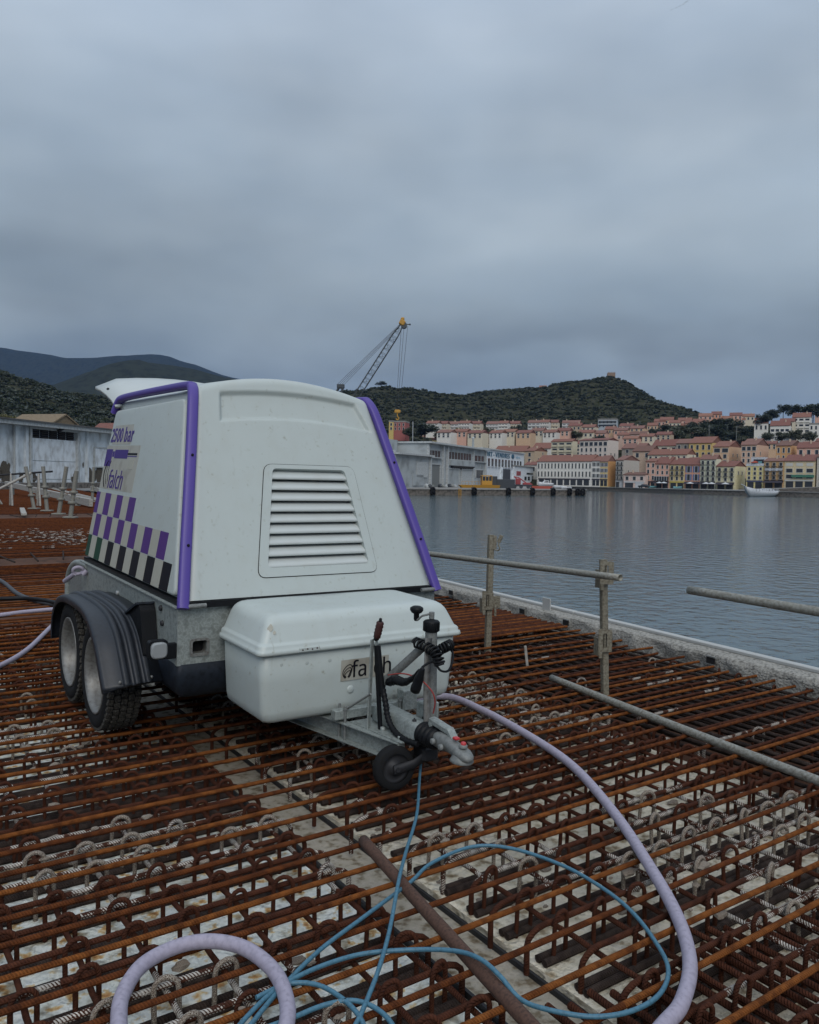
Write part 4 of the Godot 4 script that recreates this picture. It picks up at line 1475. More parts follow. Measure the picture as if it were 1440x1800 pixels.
func build_drawbar(t: Node3D):
	var db := Node3D.new()
	db.name = "drawbar"
	t.add_child(db)
	var st := ms()
	for s in [-1, 1]:
		var a := Vector3(RC + s * 0.40, 0.235, 0.2)
		var b := Vector3(RC + s * 0.085, 0.225, 1.60)
		var d = (b - a).normalized()
		var side = d.cross(Vector3.UP).normalized()
		# open C section beam: web and two flanges
		var L = a.distance_to(b)
		var bs := Basis(side, Vector3.UP, d)
		box(st, (a + b) / 2 + side * (0.022 * s), Vector3(0.006, 0.086, L), bs)
		box(st, (a + b) / 2 + Vector3(0, 0.045, 0), Vector3(0.05, 0.005, L), bs)
		box(st, (a + b) / 2 - Vector3(0, 0.045, 0), Vector3(0.05, 0.005, L), bs)
		box(st, b + d * 0.002, Vector3(0.048, 0.084, 0.004), bs)
	part("beam", st, "galvanised", db)
	# top plate between the beams and the overrun housing
	st = ms()
	prism(st, PackedVector2Array([Vector2(RC - 0.15, 1.22), Vector2(RC + 0.15, 1.22), Vector2(RC + 0.10, 1.62), Vector2(RC - 0.10, 1.62)]), 0.006, Transform3D(Basis(Vector3.RIGHT, Vector3.BACK, Vector3.DOWN), Vector3(0, 0.280, 0)))
	for p in [Vector2(-0.075, 1.42), Vector2(0.075, 1.42), Vector2(-0.07, 1.57), Vector2(0.07, 1.57)]:
		lathe(st, [[0.014, 0.0], [0.014, 0.014], [0.008, 0.017]], Transform3D(Basis(), Vector3(RC + p.x, 0.280, p.y)), 6)
	part("top_plate", st, "galvanised", db)
	st = ms()
	st.set_smooth_group(0)
	var rings := []
	for f in [1.26, 1.30, 1.60, 1.655, 1.665]:
		var ring := PackedVector3Array()
		var k: float = 0.85 if f == 1.26 or f == 1.665 else 1.0
		for p in round_poly([Vector2(-0.062, 0.0), Vector2(-0.046, 0.085 * k), Vector2(0.046, 0.085 * k), Vector2(0.062, 0.0)], 0.018, 4):
			ring.append(Vector3(RC + 0.01 + p.x * k, 0.282 + p.y, f))
		rings.append(ring)
	loft(st, rings, true, true)
	part("overrun_housing", st, "galvanised", db)
	for p in [Vector3(RC - 0.01, 0.366, 1.36), Vector3(RC - 0.01, 0.366, 1.60)]:
		st = ms()
		lathe(st, [[0.011, 0.0], [0.011, 0.008], [0.004, 0.009], [0.004, 0.016]], Transform3D(Basis(), p), 8)
		part("grease_nipple", st, "steel_dark", db)
	# bellows
	st = ms()
	var prof := []
	for i in 25:
		var s = i / 24.0
		prof.append([0.047 + 0.012 * absf(sin(s * PI * 4.0)) - 0.008 * s, s * 0.125])
	lathe(st, prof, Transform3D(Basis(Vector3.RIGHT, PI / 2), Vector3(RC, 0.325, 1.655)), 24)
	part("bellows", st, "black_plastic", db)
	# coupling head
	st = ms()
	st.set_smooth_group(0)
	rings = []
	for q in [[1.765, 0.030, 0.034, 0.33], [1.80, 0.032, 0.037, 0.332], [1.845, 0.032, 0.038, 0.333], [1.88, 0.029, 0.034, 0.332], [1.91, 0.032, 0.030, 0.328], [1.945, 0.039, 0.028, 0.324], [1.985, 0.039, 0.025, 0.318], [2.015, 0.029, 0.018, 0.312], [2.03, 0.015, 0.010, 0.310]]:
		var ring := PackedVector3Array()
		for i in 16:
			var a = TAU * i / 16
			ring.append(Vector3(RC + signf(cos(a)) * pow(absf(cos(a)), 0.75) * q[1], q[3] + signf(sin(a)) * pow(absf(sin(a)), 0.8) * q[2], q[0]))
		rings.append(ring)
	loft(st, rings, true, true)
	# flared skirt round the ball cup
	lathe(st, [[0.052, 0.0], [0.056, 0.004], [0.050, 0.012], [0.042, 0.03]], Transform3D(Basis(Vector3.RIGHT, 0.06), Vector3(RC, 0.284, 1.965)), 22)
	var cp := part("coupling_head", st, "galvanised_dull", db)
	for p in [Vector3(RC - 0.038, 0.333, 1.80), Vector3(RC - 0.040, 0.325, 1.865)]:
		st = ms()
		lathe(st, [[0.015, 0.0], [0.015, 0.012], [0.008, 0.015]], Transform3D(Basis(Vector3.UP, Vector3.LEFT, Vector3.BACK), p), 8)
		part("bolt_head", st, "galvanised_dull", cp)
	st = ms()
	bevel_box(st, Vector3(RC + 0.02, 0.392, 1.775), Vector3(0.042, 0.030, 0.15), 0.006, Basis(Vector3.RIGHT, 0.10))
	bevel_box(st, Vector3(RC + 0.018, 0.372, 1.868), Vector3(0.040, 0.028, 0.075), 0.006, Basis(Vector3.RIGHT, 0.75))
	bevel_box(st, Vector3(RC + 0.02, 0.368, 1.715), Vector3(0.046, 0.05, 0.03), 0.005)
	part("coupling_handle", st, "galvanised", cp)
	st = ms()
	lathe(st, [[0.020, 0.0], [0.020, 0.010], [0.014, 0.014]], Transform3D(Basis(Vector3.RIGHT, 0.12), Vector3(RC, 0.351, 1.972)), 14)
	part("locking_ring", st, "galvanised_dull", cp)
	st = ms()
	lathe(st, [[0.013, 0.0], [0.013, 0.010], [0.009, 0.013]], Transform3D(Basis(Vector3.RIGHT, 0.12), Vector3(RC, 0.362, 1.973)), 12)
	bevel_box(st, Vector3(RC + 0.004, 0.374, 1.915), Vector3(0.026, 0.012, 0.028), 0.003)
	part("red_indicator", st, "red_plastic", cp)
	# cross bar clamped over the beams in front of the toolbox
	st = ms()
	bevel_box(st, Vector3(RC - 0.01, 0.315, 1.185), Vector3(0.44, 0.05, 0.05), 0.004)
	bevel_box(st, Vector3(RC + 0.22, 0.345, 1.20), Vector3(0.09, 0.11, 0.07), 0.004)
	part("clamp_bar", st, "galvanised", db)
	for s in [-0.175, 0.165]:
		st = ms()
		rod(st, Vector3(RC + s, 0.16, 1.215), Vector3(RC + s, 0.36, 1.215), 0.007)
		rod(st, Vector3(RC + s, 0.16, 1.155), Vector3(RC + s, 0.36, 1.155), 0.007)
		bevel_box(st, Vector3(RC + s, 0.172, 1.185), Vector3(0.03, 0.008, 0.09), 0.002)
		lathe(st, [[0.013, 0.0], [0.013, 0.012]], Transform3D(Basis(), Vector3(RC + s, 0.342, 1.215)), 6)
		part("u_bolt", st, "galvanised_dull", db)
	st = ms()
	rod(st, Vector3(0.95, 0.335, 1.19), Vector3(0.955, 0.475, 1.42), 0.006)
	part("brake_rod", st, "galvanised_dull", db)
	# hand brake lever: two flat bars, dark rod between, red-brown grip with a button
	st = ms()
	for q in [[Vector3(0.985, 0.27, 1.36), Vector3(1.0, 0.73, 1.345), 0.034], [Vector3(1.035, 0.27, 1.40), Vector3(1.02, 0.72, 1.352), 0.026]]:
		var d: Vector3 = (q[1] - q[0])
		var y = d.normalized()
		var x := Vector3(0.8, 0, -0.5)
		x = (x - y * x.dot(y)).normalized()
		bevel_box(st, (q[0] + q[1]) / 2, Vector3(q[2], d.length(), 0.007), 0.002, Basis(x, y, x.cross(y)))
	var hb := part("hand_brake", st, "galvanised", db)
	st = ms()
	rod(st, Vector3(1.03, 0.28, 1.40), Vector3(1.015, 0.70, 1.36), 0.012)
	rod(st, Vector3(1.035, 0.46, 1.40), Vector3(1.02, 0.70, 1.365), 0.016)
	bevel_box(st, Vector3(1.02, 0.745, 1.352), Vector3(0.026, 0.05, 0.022), 0.006)
	part("gas_spring", st, "black_plastic", hb)
	st = ms()
	lathe(st, [[0.012, 0.0], [0.019, 0.006], [0.018, 0.02], [0.021, 0.028], [0.018, 0.036], [0.021, 0.046], [0.018, 0.054], [0.021, 0.064], [0.018, 0.072], [0.02, 0.082], [0.015, 0.09]], Transform3D(Basis(Vector3.BACK, -0.08) * Basis(Vector3.RIGHT, 0.22), Vector3(1.02, 0.735, 1.355)), 14)
	part("grip", st, "grip_red", hb)
	st = ms()
	lathe(st, [[0.008, 0.0], [0.008, 0.016], [0.005, 0.02]], Transform3D(Basis(Vector3.RIGHT, 0.22), Vector3(1.025, 0.822, 1.375)), 10)
	part("button", st, "black_plastic", hb)
	# spiral-wrapped cable from the lever to the coupling
	st = ms()
	var cab = spline([Vector3(1.04, 0.50, 1.39), Vector3(1.04, 0.42, 1.425), Vector3(1.04, 0.345, 1.455), Vector3(1.04, 0.30, 1.515), Vector3(1.04, 0.285, 1.60), Vector3(1.05, 0.29, 1.70)], 12)
	var sc := []
	for i in cab.size():
		sc.append(1.0 if i % 3 else 0.8)
	sweep(st, cab, circle(0.016, 9), true, Vector3.UP, sc)
	part("wrapped_cable", st, "black_plastic", db)
	build_jockey(db)
	# flat strap, pale flat bar, lead
	st = ms()
	var strap := [Vector3(1.07, 0.47, 1.31), Vector3(1.10, 0.585, 1.44), Vector3(1.14, 0.735, 1.60)]
	sweep(st, PackedVector3Array(strap), PackedVector2Array([Vector2(-0.004, -0.021), Vector2(0.004, -0.021), Vector2(0.004, 0.021), Vector2(-0.004, 0.021)]))
	part("diagonal_strap", st, "galvanised_dull", db)
	st = ms()
	sweep(st, PackedVector3Array([Vector3(1.13, 0.365, 1.66), Vector3(1.13, 0.60, 1.645), Vector3(1.14, 0.78, 1.635)]), PackedVector2Array([Vector2(-0.019, -0.003), Vector2(0.019, -0.003), Vector2(0.019, 0.003), Vector2(-0.019, 0.003)]), true, Vector3(0, 0, 1))
	part("flat_bar", st, "rim", db)
	st = ms()
	tube(st, [Vector3(1.06, 0.555, 1.41), Vector3(1.08, 0.585, 1.52), Vector3(1.09, 0.585, 1.64), Vector3(1.12, 0.54, 1.70), Vector3(1.14, 0.485, 1.705), Vector3(1.15, 0.42, 1.68)], 0.0035, 6)
	part("breakaway_wire", st, "red_wire", db)
	# coiled lead hung over the jockey wheel tube
	st = ms()
	var coil := PackedVector3Array()
	for k in 2:
		var ax = spline([Vector3(1.12, 0.745, 1.555), Vector3(1.13, 0.738, 1.63), Vector3(1.145, 0.715, 1.69), Vector3(1.155, 0.665, 1.715)] if k == 0 else [Vector3(1.17, 0.715, 1.66), Vector3(1.215, 0.735, 1.67), Vector3(1.255, 0.742, 1.66)], 30)
		var f2 = frames(ax)
		coil = PackedVector3Array()
		for i in ax.size():
			var a = i * TAU / 8.0
			coil.append(ax[i] + (f2[i][0] * cos(a) + f2[i][1] * sin(a)) * 0.023)
		sweep(st, coil, circle(0.0062, 6))
	tube(st, [coil[coil.size() - 1], Vector3(1.25, 0.70, 1.69), Vector3(1.20, 0.64, 1.73), Vector3(1.15, 0.64, 1.73), Vector3(1.12, 0.68, 1.70), Vector3(1.06, 0.66, 1.70)], 0.006, 6)
	part("coiled_lead", st, "black_plastic", db)
	st = ms()
	var ax2 := Vector3(-0.0, 0.124, 0.058).normalized()
	lathe(st, [[0.016, 0.0], [0.024, 0.004], [0.026, 0.03], [0.024, 0.034], [0.023, 0.08], [0.018, 0.10], [0.012, 0.135], [0.008, 0.14]], Transform3D(Basis(Vector3.RIGHT, ax2, Vector3.RIGHT.cross(ax2)), Vector3(1.05, 0.535, 1.66)), 16)
	part("lead_plug", st, "black_plastic", db)
	st = ms()
	sweep(st, spline([Vector3(1.06, 0.51, 1.40), Vector3(1.06, 0.545, 1.475), Vector3(1.06, 0.555, 1.56), Vector3(1.06, 0.595, 1.63), Vector3(1.06, 0.64, 1.68)], 8), circle(0.02, 8), true, Vector3.UP, [0.5, 0.7, 0.9, 1.1, 1.2, 1.1, 1.3, 1.2, 1.0, 1.2, 1.3, 1.1, 1.0, 1.2, 1.1, 1.0, 0.9, 1.0, 0.9, 0.8, 0.7, 0.8, 0.7, 0.6, 0.5, 0.6, 0.5, 0.5, 0.5, 0.5, 0.5, 0.5, 0.5])
	part("taped_lead", st, "black_plastic", db)

func build_jockey(db: Node3D):
	var st := ms()
	# outer tube, inner tube, cap with knurl, crank
	rod(st, Vector3(1.20, 0.30, 1.595), Vector3(1.20, 0.80, 1.572), 0.030, 20)
	rod(st, Vector3(1.20, 0.17, 1.600), Vector3(1.20, 0.32, 1.594), 0.024, 16)
	var jk := part("jockey_tube", st, "steel_dark", db)
	jk.material_override = M.galvanised_dull
	st = ms()
	lathe(st, [[0.034, 0.0], [0.040, 0.004], [0.040, 0.05], [0.034, 0.056], [0.012, 0.06], [0.012, 0.075]], Transform3D(Basis(), Vector3(1.20, 0.795, 1.572)), 24)
	for i in 24:
		var a = TAU * i / 24
		box(st, Vector3(1.20 + cos(a) * 0.040, 0.822, 1.572 + sin(a) * 0.040), Vector3(0.004, 0.042, 0.004), Basis(Vector3.UP, -a))
	part("cap", st, "black_plastic", jk)
	st = ms()
	rod(st, Vector3(1.20, 0.86, 1.572), Vector3(1.20, 0.892, 1.572), 0.014, 10)
	sweep(st, PackedVector3Array([Vector3(1.20, 0.885, 1.572), Vector3(1.165, 0.868, 1.535), Vector3(1.16, 0.845, 1.510)]), PackedVector2Array([Vector2(-0.012, -0.004), Vector2(0.012, -0.004), Vector2(0.012, 0.004), Vector2(-0.012, 0.004)]))
	part("crank", st, "galvanised_dull", jk)
	st = ms()
	lathe(st, [[0.010, 0.0], [0.014, 0.01], [0.014, 0.035], [0.026, 0.042], [0.034, 0.054], [0.033, 0.066], [0.020, 0.074], [0.002, 0.076]], Transform3D(Basis(), Vector3(1.155, 0.840, 1.505)), 18)
	part("crank_knob", st, "black_plastic", jk)
	# clamp block
	st = ms()
	bevel_box(st, Vector3(1.215, 0.385, 1.545), Vector3(0.09, 0.10, 0.075), 0.005)
	bevel_box(st, Vector3(1.17, 0.335, 1.50), Vector3(0.12, 0.008, 0.12), 0.003)
	part("clamp_block", st, "galvanised", jk)
	st = ms()
	bevel_box(st, Vector3(1.19, 0.352, 1.590), Vector3(0.07, 0.05, 0.02), 0.003)
	part("clamp_pad", st, "black_plastic", jk)
	# wheel, trailing to the left, axle turned a little towards the camera
	var hub := Vector3(0.985, 0.158, 1.60)
	var ax := Vector3(-0.10, 0.06, 0.99).normalized()
	var x := Vector3.UP.cross(ax).normalized()
	var B := Basis(x, ax, x.cross(ax))
	st = ms()
	lathe(st, [[0.070, -0.028], [0.098, -0.030], [0.106, -0.018], [0.107, 0.0], [0.106, 0.018], [0.098, 0.030], [0.070, 0.028]], Transform3D(B, hub), 36, false)
	var wh := part("jockey_wheel", st, "tyre", db)
	st = ms()
	lathe(st, [[0.072, -0.024], [0.072, 0.020], [0.062, 0.012], [0.036, 0.010], [0.030, 0.026], [0.014, 0.030], [0.001, 0.030]], Transform3D(B, hub), 28)
	part("wheel_disc", st, "steel_dark", wh)
	st = ms()
	for s in [-1, 1]:
		var o: Vector3 = ax * (0.040 * s)
		sweep(st, PackedVector3Array([hub + o - x * 0.02, hub + o + x * 0.09 + Vector3(0, 0.015, 0), hub + o + x * 0.16 + Vector3(0, 0.05, 0)]), PackedVector2Array([Vector2(-0.004, -0.022), Vector2(0.004, -0.022), Vector2(0.004, 0.022), Vector2(-0.004, 0.022)]))
	rod(st, hub - ax * 0.05, hub + ax * 0.05, 0.012)
	bevel_box(st, hub + x * 0.175 + Vector3(0, 0.055, 0), Vector3(0.09, 0.075, 0.11), 0.012, Basis(x, Vector3.UP, x.cross(Vector3.UP)))
	part("fork", st, "steel_dark", wh)

# ---------------------------------------------------------------- hoses
func xz(list: Array, y: float) -> Array:
	var out := []
	for p in list:
		out.append(Vector3(p[0], y, p[1]))
	return out

func hose(called: String, label: String, pts: Array, r: float, m: String, group := "", n := 12):
	var st := ms()
	tube(st, pts, r, n, 8)
	var o := part(numbered(called), st, m)
	tag(o, label, "hose", group)
	return o

func build_hoses():
	hose("purple_hose", "thick purple hose curving from under the white toolbox across the mat to the bottom right", xz([[-0.10, -5.25], [0.25, -5.45], [0.49, -5.114], [0.732, -4.56], [0.868, -4.11], [0.931, -3.545], [0.942, -3.067], [0.931, -2.701], [0.885, -2.439], [0.798, -2.247], [0.718, -2.149], [0.588, -2.016], [0.40, -1.92]], 0.022), 0.0225, "hose_purple", "purple water hoses", 16)
	hose("purple_hose", "thick purple hose bent in a loop at the bottom left of the foreground mat", xz([[-0.60, -1.80], [-0.70, -1.95], [-0.761, -2.106], [-0.798, -2.237], [-0.789, -2.38], [-0.714, -2.478], [-0.616, -2.511], [-0.5, -2.476], [-0.392, -2.366], [-0.332, -2.234], [-0.314, -2.115], [-0.33, -1.98], [-0.40, -1.85]], 0.022), 0.0225, "hose_purple", "purple water hoses", 16)
	hose("purple_hose", "purple hose running level from the left edge to behind the trailer mudguard", xz([[-5.6, -7.5], [-4.539, -8.236], [-4.27, -8.396], [-4.082, -8.628], [-3.75, -8.85], [-3.30, -8.7], [-2.9, -8.2]], 0.02), 0.022, "hose_purple", "purple water hoses")
	hose("purple_hose", "purple hose slanting up from the left edge to the trailer's rear wheel", xz([[-3.35, -5.5], [-3.205, -5.808], [-3.14, -6.169], [-3.214, -6.79], [-3.523, -8.048], [-3.55, -8.6], [-3.3, -9.0]], 0.02), 0.02, "hose_purple", "purple water hoses")
	var st := ms()
	# eyelet coupling on that hose above the mudguard
	var cpl := thing("hose_coupling", "small purple eyelet coupling on top of the black mudguard", "coupling", Transform3D(Basis(Vector3.UP, 0.4), Vector3(-2.425, 0.765, -5.90)))
	var ring := PackedVector3Array()
	for i in 21:
		var a = TAU * i / 20.0
		ring.append(Vector3(cos(a) * 0.034, 0.03 + sin(a) * 0.026, sin(a) * 0.012))
	sweep(st, ring, circle(0.013, 8), false)
	part("eyelet", st, "hose_purple", cpl)
	st = ms()
	tube(st, [Vector3(-0.02, 0.01, 0.0), Vector3(-0.05, -0.02, -0.05), Vector3(-0.09, -0.06, -0.14)], 0.017, 10)
	lathe(st, [[0.02, 0.0], [0.022, 0.02], [0.02, 0.04]], Transform3D(Basis(Vector3.BACK, -0.8), Vector3(0.03, 0.0, 0.0)), 10)
	part("shank", st, "hose_purple", cpl)
	hose("grey_hose", "grey hose running from the left edge to the trailer's rear", xz([[-7.6, -13.2], [-6.753, -12.426], [-5.662, -11.14], [-4.841, -9.938], [-4.387, -9.415], [-3.937, -9.07], [-3.3, -8.55]], 0.02), 0.026, "hose_grey")
	hose("black_hose", "short dark hose end lying across the grey hose left of the trailer", xz([[-4.95, -9.30], [-4.70, -9.33], [-4.45, -9.38], [-4.15, -9.22], [-3.95, -9.05]], 0.045), 0.024, "black_plastic")
	# the blue lead: down from the jockey wheel and in wide loops over the mat
	hose("blue_cable", "thin blue cable hanging from the jockey wheel straight down the foreground", [Vector3(0.075, 0.16, -3.90), Vector3(0.066, 0.03, -3.90), Vector3(0.05, 0.012, -3.529), Vector3(0.006, 0.03, -3.146), Vector3(-0.020, 0.052, -2.87), Vector3(-0.047, 0.026, -2.583), Vector3(-0.076, 0.022, -2.369), Vector3(-0.11, 0.014, -2.211), Vector3(-0.129, 0.012, -2.14), Vector3(-0.19, 0.012, -1.95)], 0.0072, "hose_blue", "blue cables", 10)
	hose("blue_cable", "thin blue cable laid in one wide loop over the mat, inside the curving purple hose", xz([[-0.52, -1.85], [-0.451, -2.025], [-0.414, -2.134], [-0.361, -2.282], [-0.268, -2.482], [-0.137, -2.684], [0.018, -2.92], [0.106, -3.078], [0.272, -3.219], [0.432, -3.208], [0.612, -3.068], [0.726, -2.897], [0.787, -2.743], [0.814, -2.57], [0.811, -2.417], [0.747, -2.292], [0.643, -2.214], [0.525, -2.188], [0.403, -2.217], [0.335, -2.262]], 0.0115) + [Vector3(0.285, 0.04, -2.32), Vector3(0.232, 0.052, -2.384), Vector3(0.16, 0.034, -2.455)] + xz([[0.036, -2.495], [-0.124, -2.47], [-0.243, -2.408], [-0.335, -2.33], [-0.389, -2.256], [-0.434, -2.157], [-0.47, -2.05]], 0.0125), 0.0072, "hose_blue", "blue cables", 10)
	hose("blue_cable", "short arc of blue cable bending down beside the purple loop", xz([[-0.42, -2.25], [-0.341, -2.314], [-0.249, -2.311], [-0.16, -2.235], [-0.106, -2.14], [-0.087, -2.02]], 0.012), 0.0072, "hose_blue", "blue cables", 10)
	hose("blue_cable", "lowest arc of blue cable at the bottom edge, right of the purple loop", xz([[-0.44, -2.08], [-0.353, -2.135], [-0.296, -2.172], [-0.223, -2.221], [-0.144, -2.243], [-0.078, -2.212], [-0.028, -2.142], [0.0, -2.03]], 0.012), 0.0072, "hose_blue", "blue cables", 10)

# ---------------------------------------------------------------- railing and loose tubes
func pipe(called: String, label: String, a: Vector3, b: Vector3, r: float, m: String, category := "pipe"):
	# an open-ended scaffold tube with wall thickness, very slightly bowed
	var st := ms()
	var d = (b - a).normalized()
	var s = d.cross(Vector3.UP).normalized()
	var u = s.cross(d)
	var rings := []
	for k in 24:
		var e = k - 1
		var t = clampf(e / 21.0, 0.0, 1.0)
		var rr = r if k > 0 and k < 23 else r * 0.82
		var ring := PackedVector3Array()
		for i in 16:
			var w = TAU * i / 16
			ring.append(a.lerp(b, t) + Vector3(0, -0.004 * sin(t * PI), 0) + (s * cos(w) + u * sin(w)) * rr)
		rings.append(ring)
	for e in 2:
		var src: PackedVector3Array = rings[0 if e == 0 else rings.size() - 1]
		var inn := PackedVector3Array()
		for v in src:
			inn.append(v + d * (0.12 if e == 0 else -0.12))
		if e == 0:
			rings.push_front(inn)
		else:
			rings.append(inn)
	st.set_smooth_group(0)
	loft(st, rings, true, true)
	var o := part(numbered(called), st, m)
	tag(o, label, category)
	return o

func toe_clip(parent: Node, y: float, dirz: Vector3, big := true):
	# slotted plate clip welded on a post
	var b := Basis(Vector3.UP.cross(dirz).normalized(), Vector3.UP, dirz)
	var st := ms()
	var o = round_poly([Vector2(-0.075, -0.085), Vector2(0.03, -0.085), Vector2(0.03, 0.075), Vector2(-0.075, 0.085)], 0.012, 3)
	var h = round_poly([Vector2(-0.040, -0.055), Vector2(-0.010, -0.055), Vector2(-0.010, 0.05), Vector2(-0.040, 0.05)], 0.014, 3)
	for j in o.size():
		var k = (j + 1) % o.size()
		for z in [0.027, 0.032]:
			quad(st, b * Vector3(o[j].x, y + o[j].y, z), b * Vector3(o[k].x, y + o[k].y, z), b * Vector3(h[k].x, y + h[k].y, z), b * Vector3(h[j].x, y + h[j].y, z))
		quad(st, b * Vector3(o[j].x, y + o[j].y, 0.027), b * Vector3(o[k].x, y + o[k].y, 0.027), b * Vector3(o[k].x, y + o[k].y, 0.032), b * Vector3(o[j].x, y + o[j].y, 0.032))
		quad(st, b * Vector3(h[j].x, y + h[j].y, 0.027), b * Vector3(h[k].x, y + h[k].y, 0.027), b * Vector3(h[k].x, y + h[k].y, 0.032), b * Vector3(h[j].x, y + h[j].y, 0.032))
	bevel_box(st, b * Vector3(-0.072, y - 0.05, -0.012), Vector3(0.005, 0.13, 0.08), 0.002, b)
	bevel_box(st, b * Vector3(-0.055, y - 0.10, 0.028), Vector3(0.028, 0.06, 0.005), 0.002, b)
	bevel_box(st, b * Vector3(-0.02, y + 0.0, -0.002), Vector3(0.012, 0.12, 0.05), 0.003, b)
	part("clip", st, "post_galv", parent)

func build_railing():
	var toward := Vector3(0.2, 0, 1).normalized()
	# post with hook, left
	var p1 := thing("railing_post", "weathered galvanised railing post with a wire hook at its top, nearest the trailer", "post", Transform3D(Basis(), Vector3(0.728, -0.1, -7.236)), "railing posts on the mat")
	var st := ms()
	sweep(st, PackedVector3Array([Vector3(-0.012, -0.18, 0.01), Vector3(0.012, 1.104, -0.045)]), round_poly([Vector2(-0.026, -0.026), Vector2(0.026, -0.026), Vector2(0.026, 0.026), Vector2(-0.026, 0.026)], 0.01, 3))
	part("upright", st, "post_galv", p1)
	st = ms()
	tube(st, [Vector3(0.03, 0.98, -0.02), Vector3(0.07, 0.965, 0.0), Vector3(0.085, 0.99, 0.01), Vector3(0.075, 1.03, 0.0), Vector3(0.11, 1.09, 0.0)], 0.006, 7)
	bevel_box(st, Vector3(0.045, 1.04, -0.02), Vector3(0.03, 0.12, 0.006), 0.002)
	bevel_box(st, Vector3(0.09, 1.07, -0.01), Vector3(0.035, 0.07, 0.006), 0.002, Basis(Vector3.BACK, -0.4))
	part("hook", st, "post_galv", p1)
	toe_clip(p1, 0.52, toward)
	st = ms()
	bevel_box(st, Vector3(0.055, 0.50, 0.0), Vector3(0.09, 0.11, 0.006), 0.003)
	bevel_box(st, Vector3(0.055, 0.42, 0.01), Vector3(0.02, 0.09, 0.02), 0.003)
	part("bracket", st, "post_galv", p1)
	# post with slotted clips, right
	var p2 := thing("railing_post", "weathered galvanised railing post with two slotted clips, holding the rail's end", "post", Transform3D(Basis(), Vector3(1.432, -0.1, -5.785)), "railing posts on the mat")
	st = ms()
	sweep(st, PackedVector3Array([Vector3(0.004, -0.18, 0.01), Vector3(-0.026, 1.035, -0.04)]), round_poly([Vector2(-0.024, -0.024), Vector2(0.024, -0.024), Vector2(0.024, 0.024), Vector2(-0.024, 0.024)], 0.01, 3))
	part("upright", st, "post_galv", p2)
	toe_clip(p2, 0.95, toward)
	toe_clip(p2, 0.46, toward)
	pipe("railing_tube", "grey scaffold tube clipped on two posts as the top rail beside the trailer", Vector3(-0.62, 0.80, -8.62), Vector3(1.442, 0.845, -5.478), 0.024, "tube_galv", "rail")
	# a second rail comes in from the right on a post outside the frame
	pipe("railing_tube", "grey scaffold tube ending in mid air at the right edge over the water", Vector3(1.632, 0.875, -4.678), Vector3(3.03, 0.86, -2.26), 0.0245, "tube_galv", "rail")
	var p3 := thing("railing_post", "weathered railing post out at the right, carrying the free rail tube", "post", Transform3D(Basis(), Vector3(2.62, -0.1, -2.90)))
	st = ms()
	sweep(st, PackedVector3Array([Vector3(0, -0.18, 0), Vector3(0, 1.05, 0)]), round_poly([Vector2(-0.024, -0.024), Vector2(0.024, -0.024), Vector2(0.024, 0.024), Vector2(-0.024, 0.024)], 0.01, 3))
	part("upright", st, "post_galv", p3)
	toe_clip(p3, 0.95, toward)
	pipe("loose_tube", "long grey scaffold tube lying loose on the mat towards the right edge", Vector3(1.08, 0.024, -5.996), Vector3(2.30, 0.026, -3.45), 0.0245, "tube_galv")
	pipe("rusty_pipe", "dark rusty pipe lying along the joint in the foreground under the blue cable", Vector3(-0.172, 0.012, -3.262), Vector3(0.46, 0.010, -1.92), 0.0225, "pipe_rust")
	# short loose pieces
	st = ms()
	bevel_box(st, Vector3(0.98, 0.05, -6.62), Vector3(0.022, 0.17, 0.012), 0.003, Basis(Vector3.BACK, 0.12))
	tag(part("wood_peg", st, "beam_white"), "short pale wooden peg stuck upright in the mat right of the left railing post", "peg")

# ---------------------------------------------------------------- far left of the deck
func scaffold_post(at: Vector3, h: float, lean: Vector2, label: String):
	var t := thing("scaffold_post", label, "post", Transform3D(Basis(), at), "grey posts standing on the far left deck")
	var st := ms()
	sweep(st, PackedVector3Array([Vector3.ZERO, Vector3(lean.x, h, lean.y)]), circle(0.075, 8))
	part("upright", st, "tube_galv", t)
	st = ms()
	bevel_box(st, Vector3(0, 0.03, 0), Vector3(0.42, 0.05, 0.32), 0.01)
	for k in 2:
		lathe(st, [[0.13, 0.0], [0.15, 0.03], [0.13, 0.09]], Transform3D(Basis(), Vector3(lean.x, h, lean.y) * (0.30 + 0.22 * k)), 10)
	bevel_box(st, Vector3(lean.x, h, lean.y) * 0.42 + Vector3(0.09, 0, 0), Vector3(0.26, 0.05, 0.07), 0.008)
	part("foot_and_clamps", st, "tube_galv", t)

